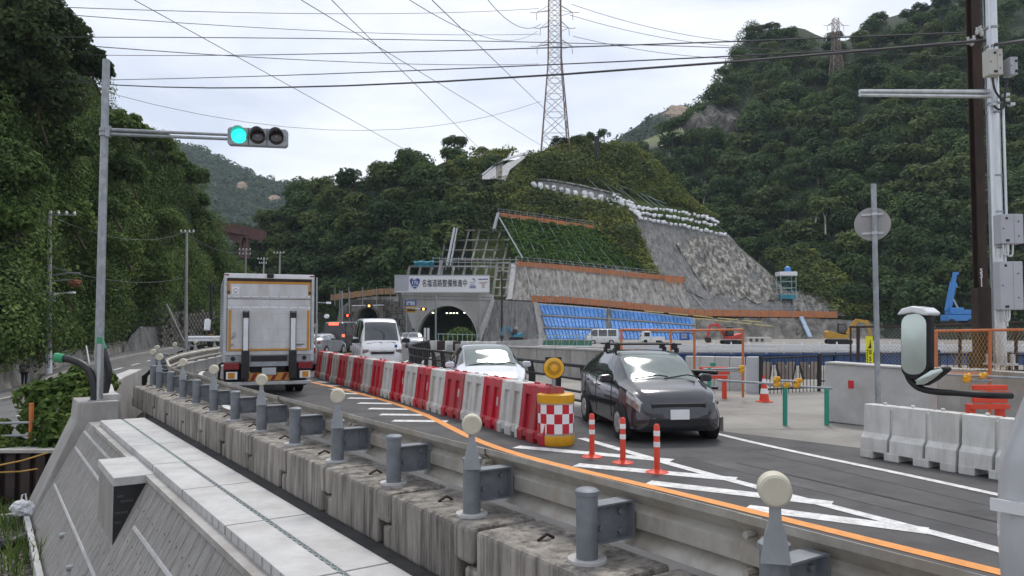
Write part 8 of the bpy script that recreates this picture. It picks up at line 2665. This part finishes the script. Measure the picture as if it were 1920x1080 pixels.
# ------------------------------------------------------------------ person walking away on the pavement
pp0 = at(45, 725, 49)
pr = thing('person', 'person in dark clothes with a backpack walking away along the pavement', 'person', pp0, R(25))
def skin_mesh(name, verts, edges, radii, m, parent, lvl=1, root_i=0):
    me = bpy.data.meshes.new(name)
    me.from_pydata(verts, edges, [])
    me.materials.append(m)
    o = bpy.data.objects.new(name, me); col.objects.link(o); o.parent = parent
    sk = o.modifiers.new('skin', 'SKIN')
    for i, v in enumerate(me.skin_vertices[0].data):
        v.radius = radii[i] if isinstance(radii[i], tuple) else (radii[i], radii[i])
        v.use_root = (i == root_i)
    sb_ = o.modifiers.new('sub', 'SUBSURF'); sb_.levels = lvl; sb_.render_levels = lvl
    for mo in (sk,): mo.use_smooth_shade = True
    return o
V_ = [(0, 0, .95), (0, .0, 1.15), (0, .02, 1.38), (0, .03, 1.47), (0, .05, 1.56), (0, .06, 1.66),
      (-.10, 0, .90), (-.10, .10, .50), (-.10, .02, .09), (-.10, .16, .04), (.10, 0, .90), (.11, -.02, .50), (.11, -.20, .12), (.11, -.10, .03),
      (-.19, .02, 1.40), (-.24, -.02, 1.13), (-.23, .06, .90), (-.23, .08, .80), (.19, .02, 1.40), (.25, .04, 1.13), (.24, .14, .92), (.24, .17, .82)]
E_ = [(0, 1), (1, 2), (2, 3), (3, 4), (4, 5), (0, 6), (6, 7), (7, 8), (8, 9), (0, 10), (10, 11), (11, 12), (12, 13), (2, 14), (14, 15), (15, 16), (16, 17), (2, 18), (18, 19), (19, 20), (20, 21)]
Rd = [(.15, .11), (.14, .10), (.16, .11), .06, .085, .09, .095, .065, .045, .04, .095, .065, .045, .04, .065, .048, .036, .04, .065, .048, .036, .04]
skin_mesh('body', V_, E_, Rd, M['skin'], pr, 1)
skin_mesh('shirt', [(0, 0, .98), (0, 0, 1.18), (0, .02, 1.40), (-.20, .02, 1.41), (-.25, -.02, 1.16), (.20, .02, 1.41), (.26, .04, 1.16)], [(0, 1), (1, 2), (2, 3), (3, 4), (2, 5), (5, 6)], [(.175, .13), (.165, .125), (.18, .13), .085, .065, .085, .065], M['navy_cloth'], pr, 1)
skin_mesh('trousers', [(0, 0, .97), (-.10, 0, .88), (-.10, .10, .50), (-.10, .02, .12), (.10, 0, .88), (.11, -.02, .50), (.11, -.19, .16)], [(0, 1), (1, 2), (2, 3), (0, 4), (4, 5), (5, 6)], [(.17, .125), .115, .085, .065, .115, .085, .065], M['navy_cloth'], pr, 1)
mb = MB(); mb.lathe([(.03, -.10), (.095, -.06), (.108, .02), (.095, .08), (.03, .115)], c=(0, .04, 1.665), n=14); mb.build('hair', M['hair'], pr, smooth=60)
mb = MB(); mb.box((-.02, -.20, 1.22), (.30, .17, .44)); mb.build('backpack', M['grey_cloth'], pr, bevel=.06)
for sgn in (-1, 1):
    mb = MB(); mb.box(((-.10 if sgn < 0 else .11), (.09 if sgn < 0 else -.13), .035), (.09, .25, .07)); mb.build('shoe', M['black'], pr, bevel=.02)

# ------------------------------------------------------------------ haze
hzm = bpy.data.materials.new('haze_air'); hzm.use_nodes = True
T_ = hzm.node_tree
T_.nodes.remove(T_.nodes['Principled BSDF'])
pv = T_.nodes.new('ShaderNodeVolumePrincipled')
pv.inputs['Color'].default_value = (.72, .85, 1.0, 1)
pv.inputs['Density'].default_value = HAZE if 'HAZE' in globals() else .00012
pv.inputs['Anisotropy'].default_value = .2
T_.links.new(pv.outputs[0], T_.nodes['Material Output'].inputs['Volume'])
mb = MB(); mb.bb((-1600, -320, -7.2), (1600, 1900, 520))
hb = mb.build('haze', hzm)
hb['kind'] = 'stuff'
hb['label'] = 'pale air that fades the far hills'
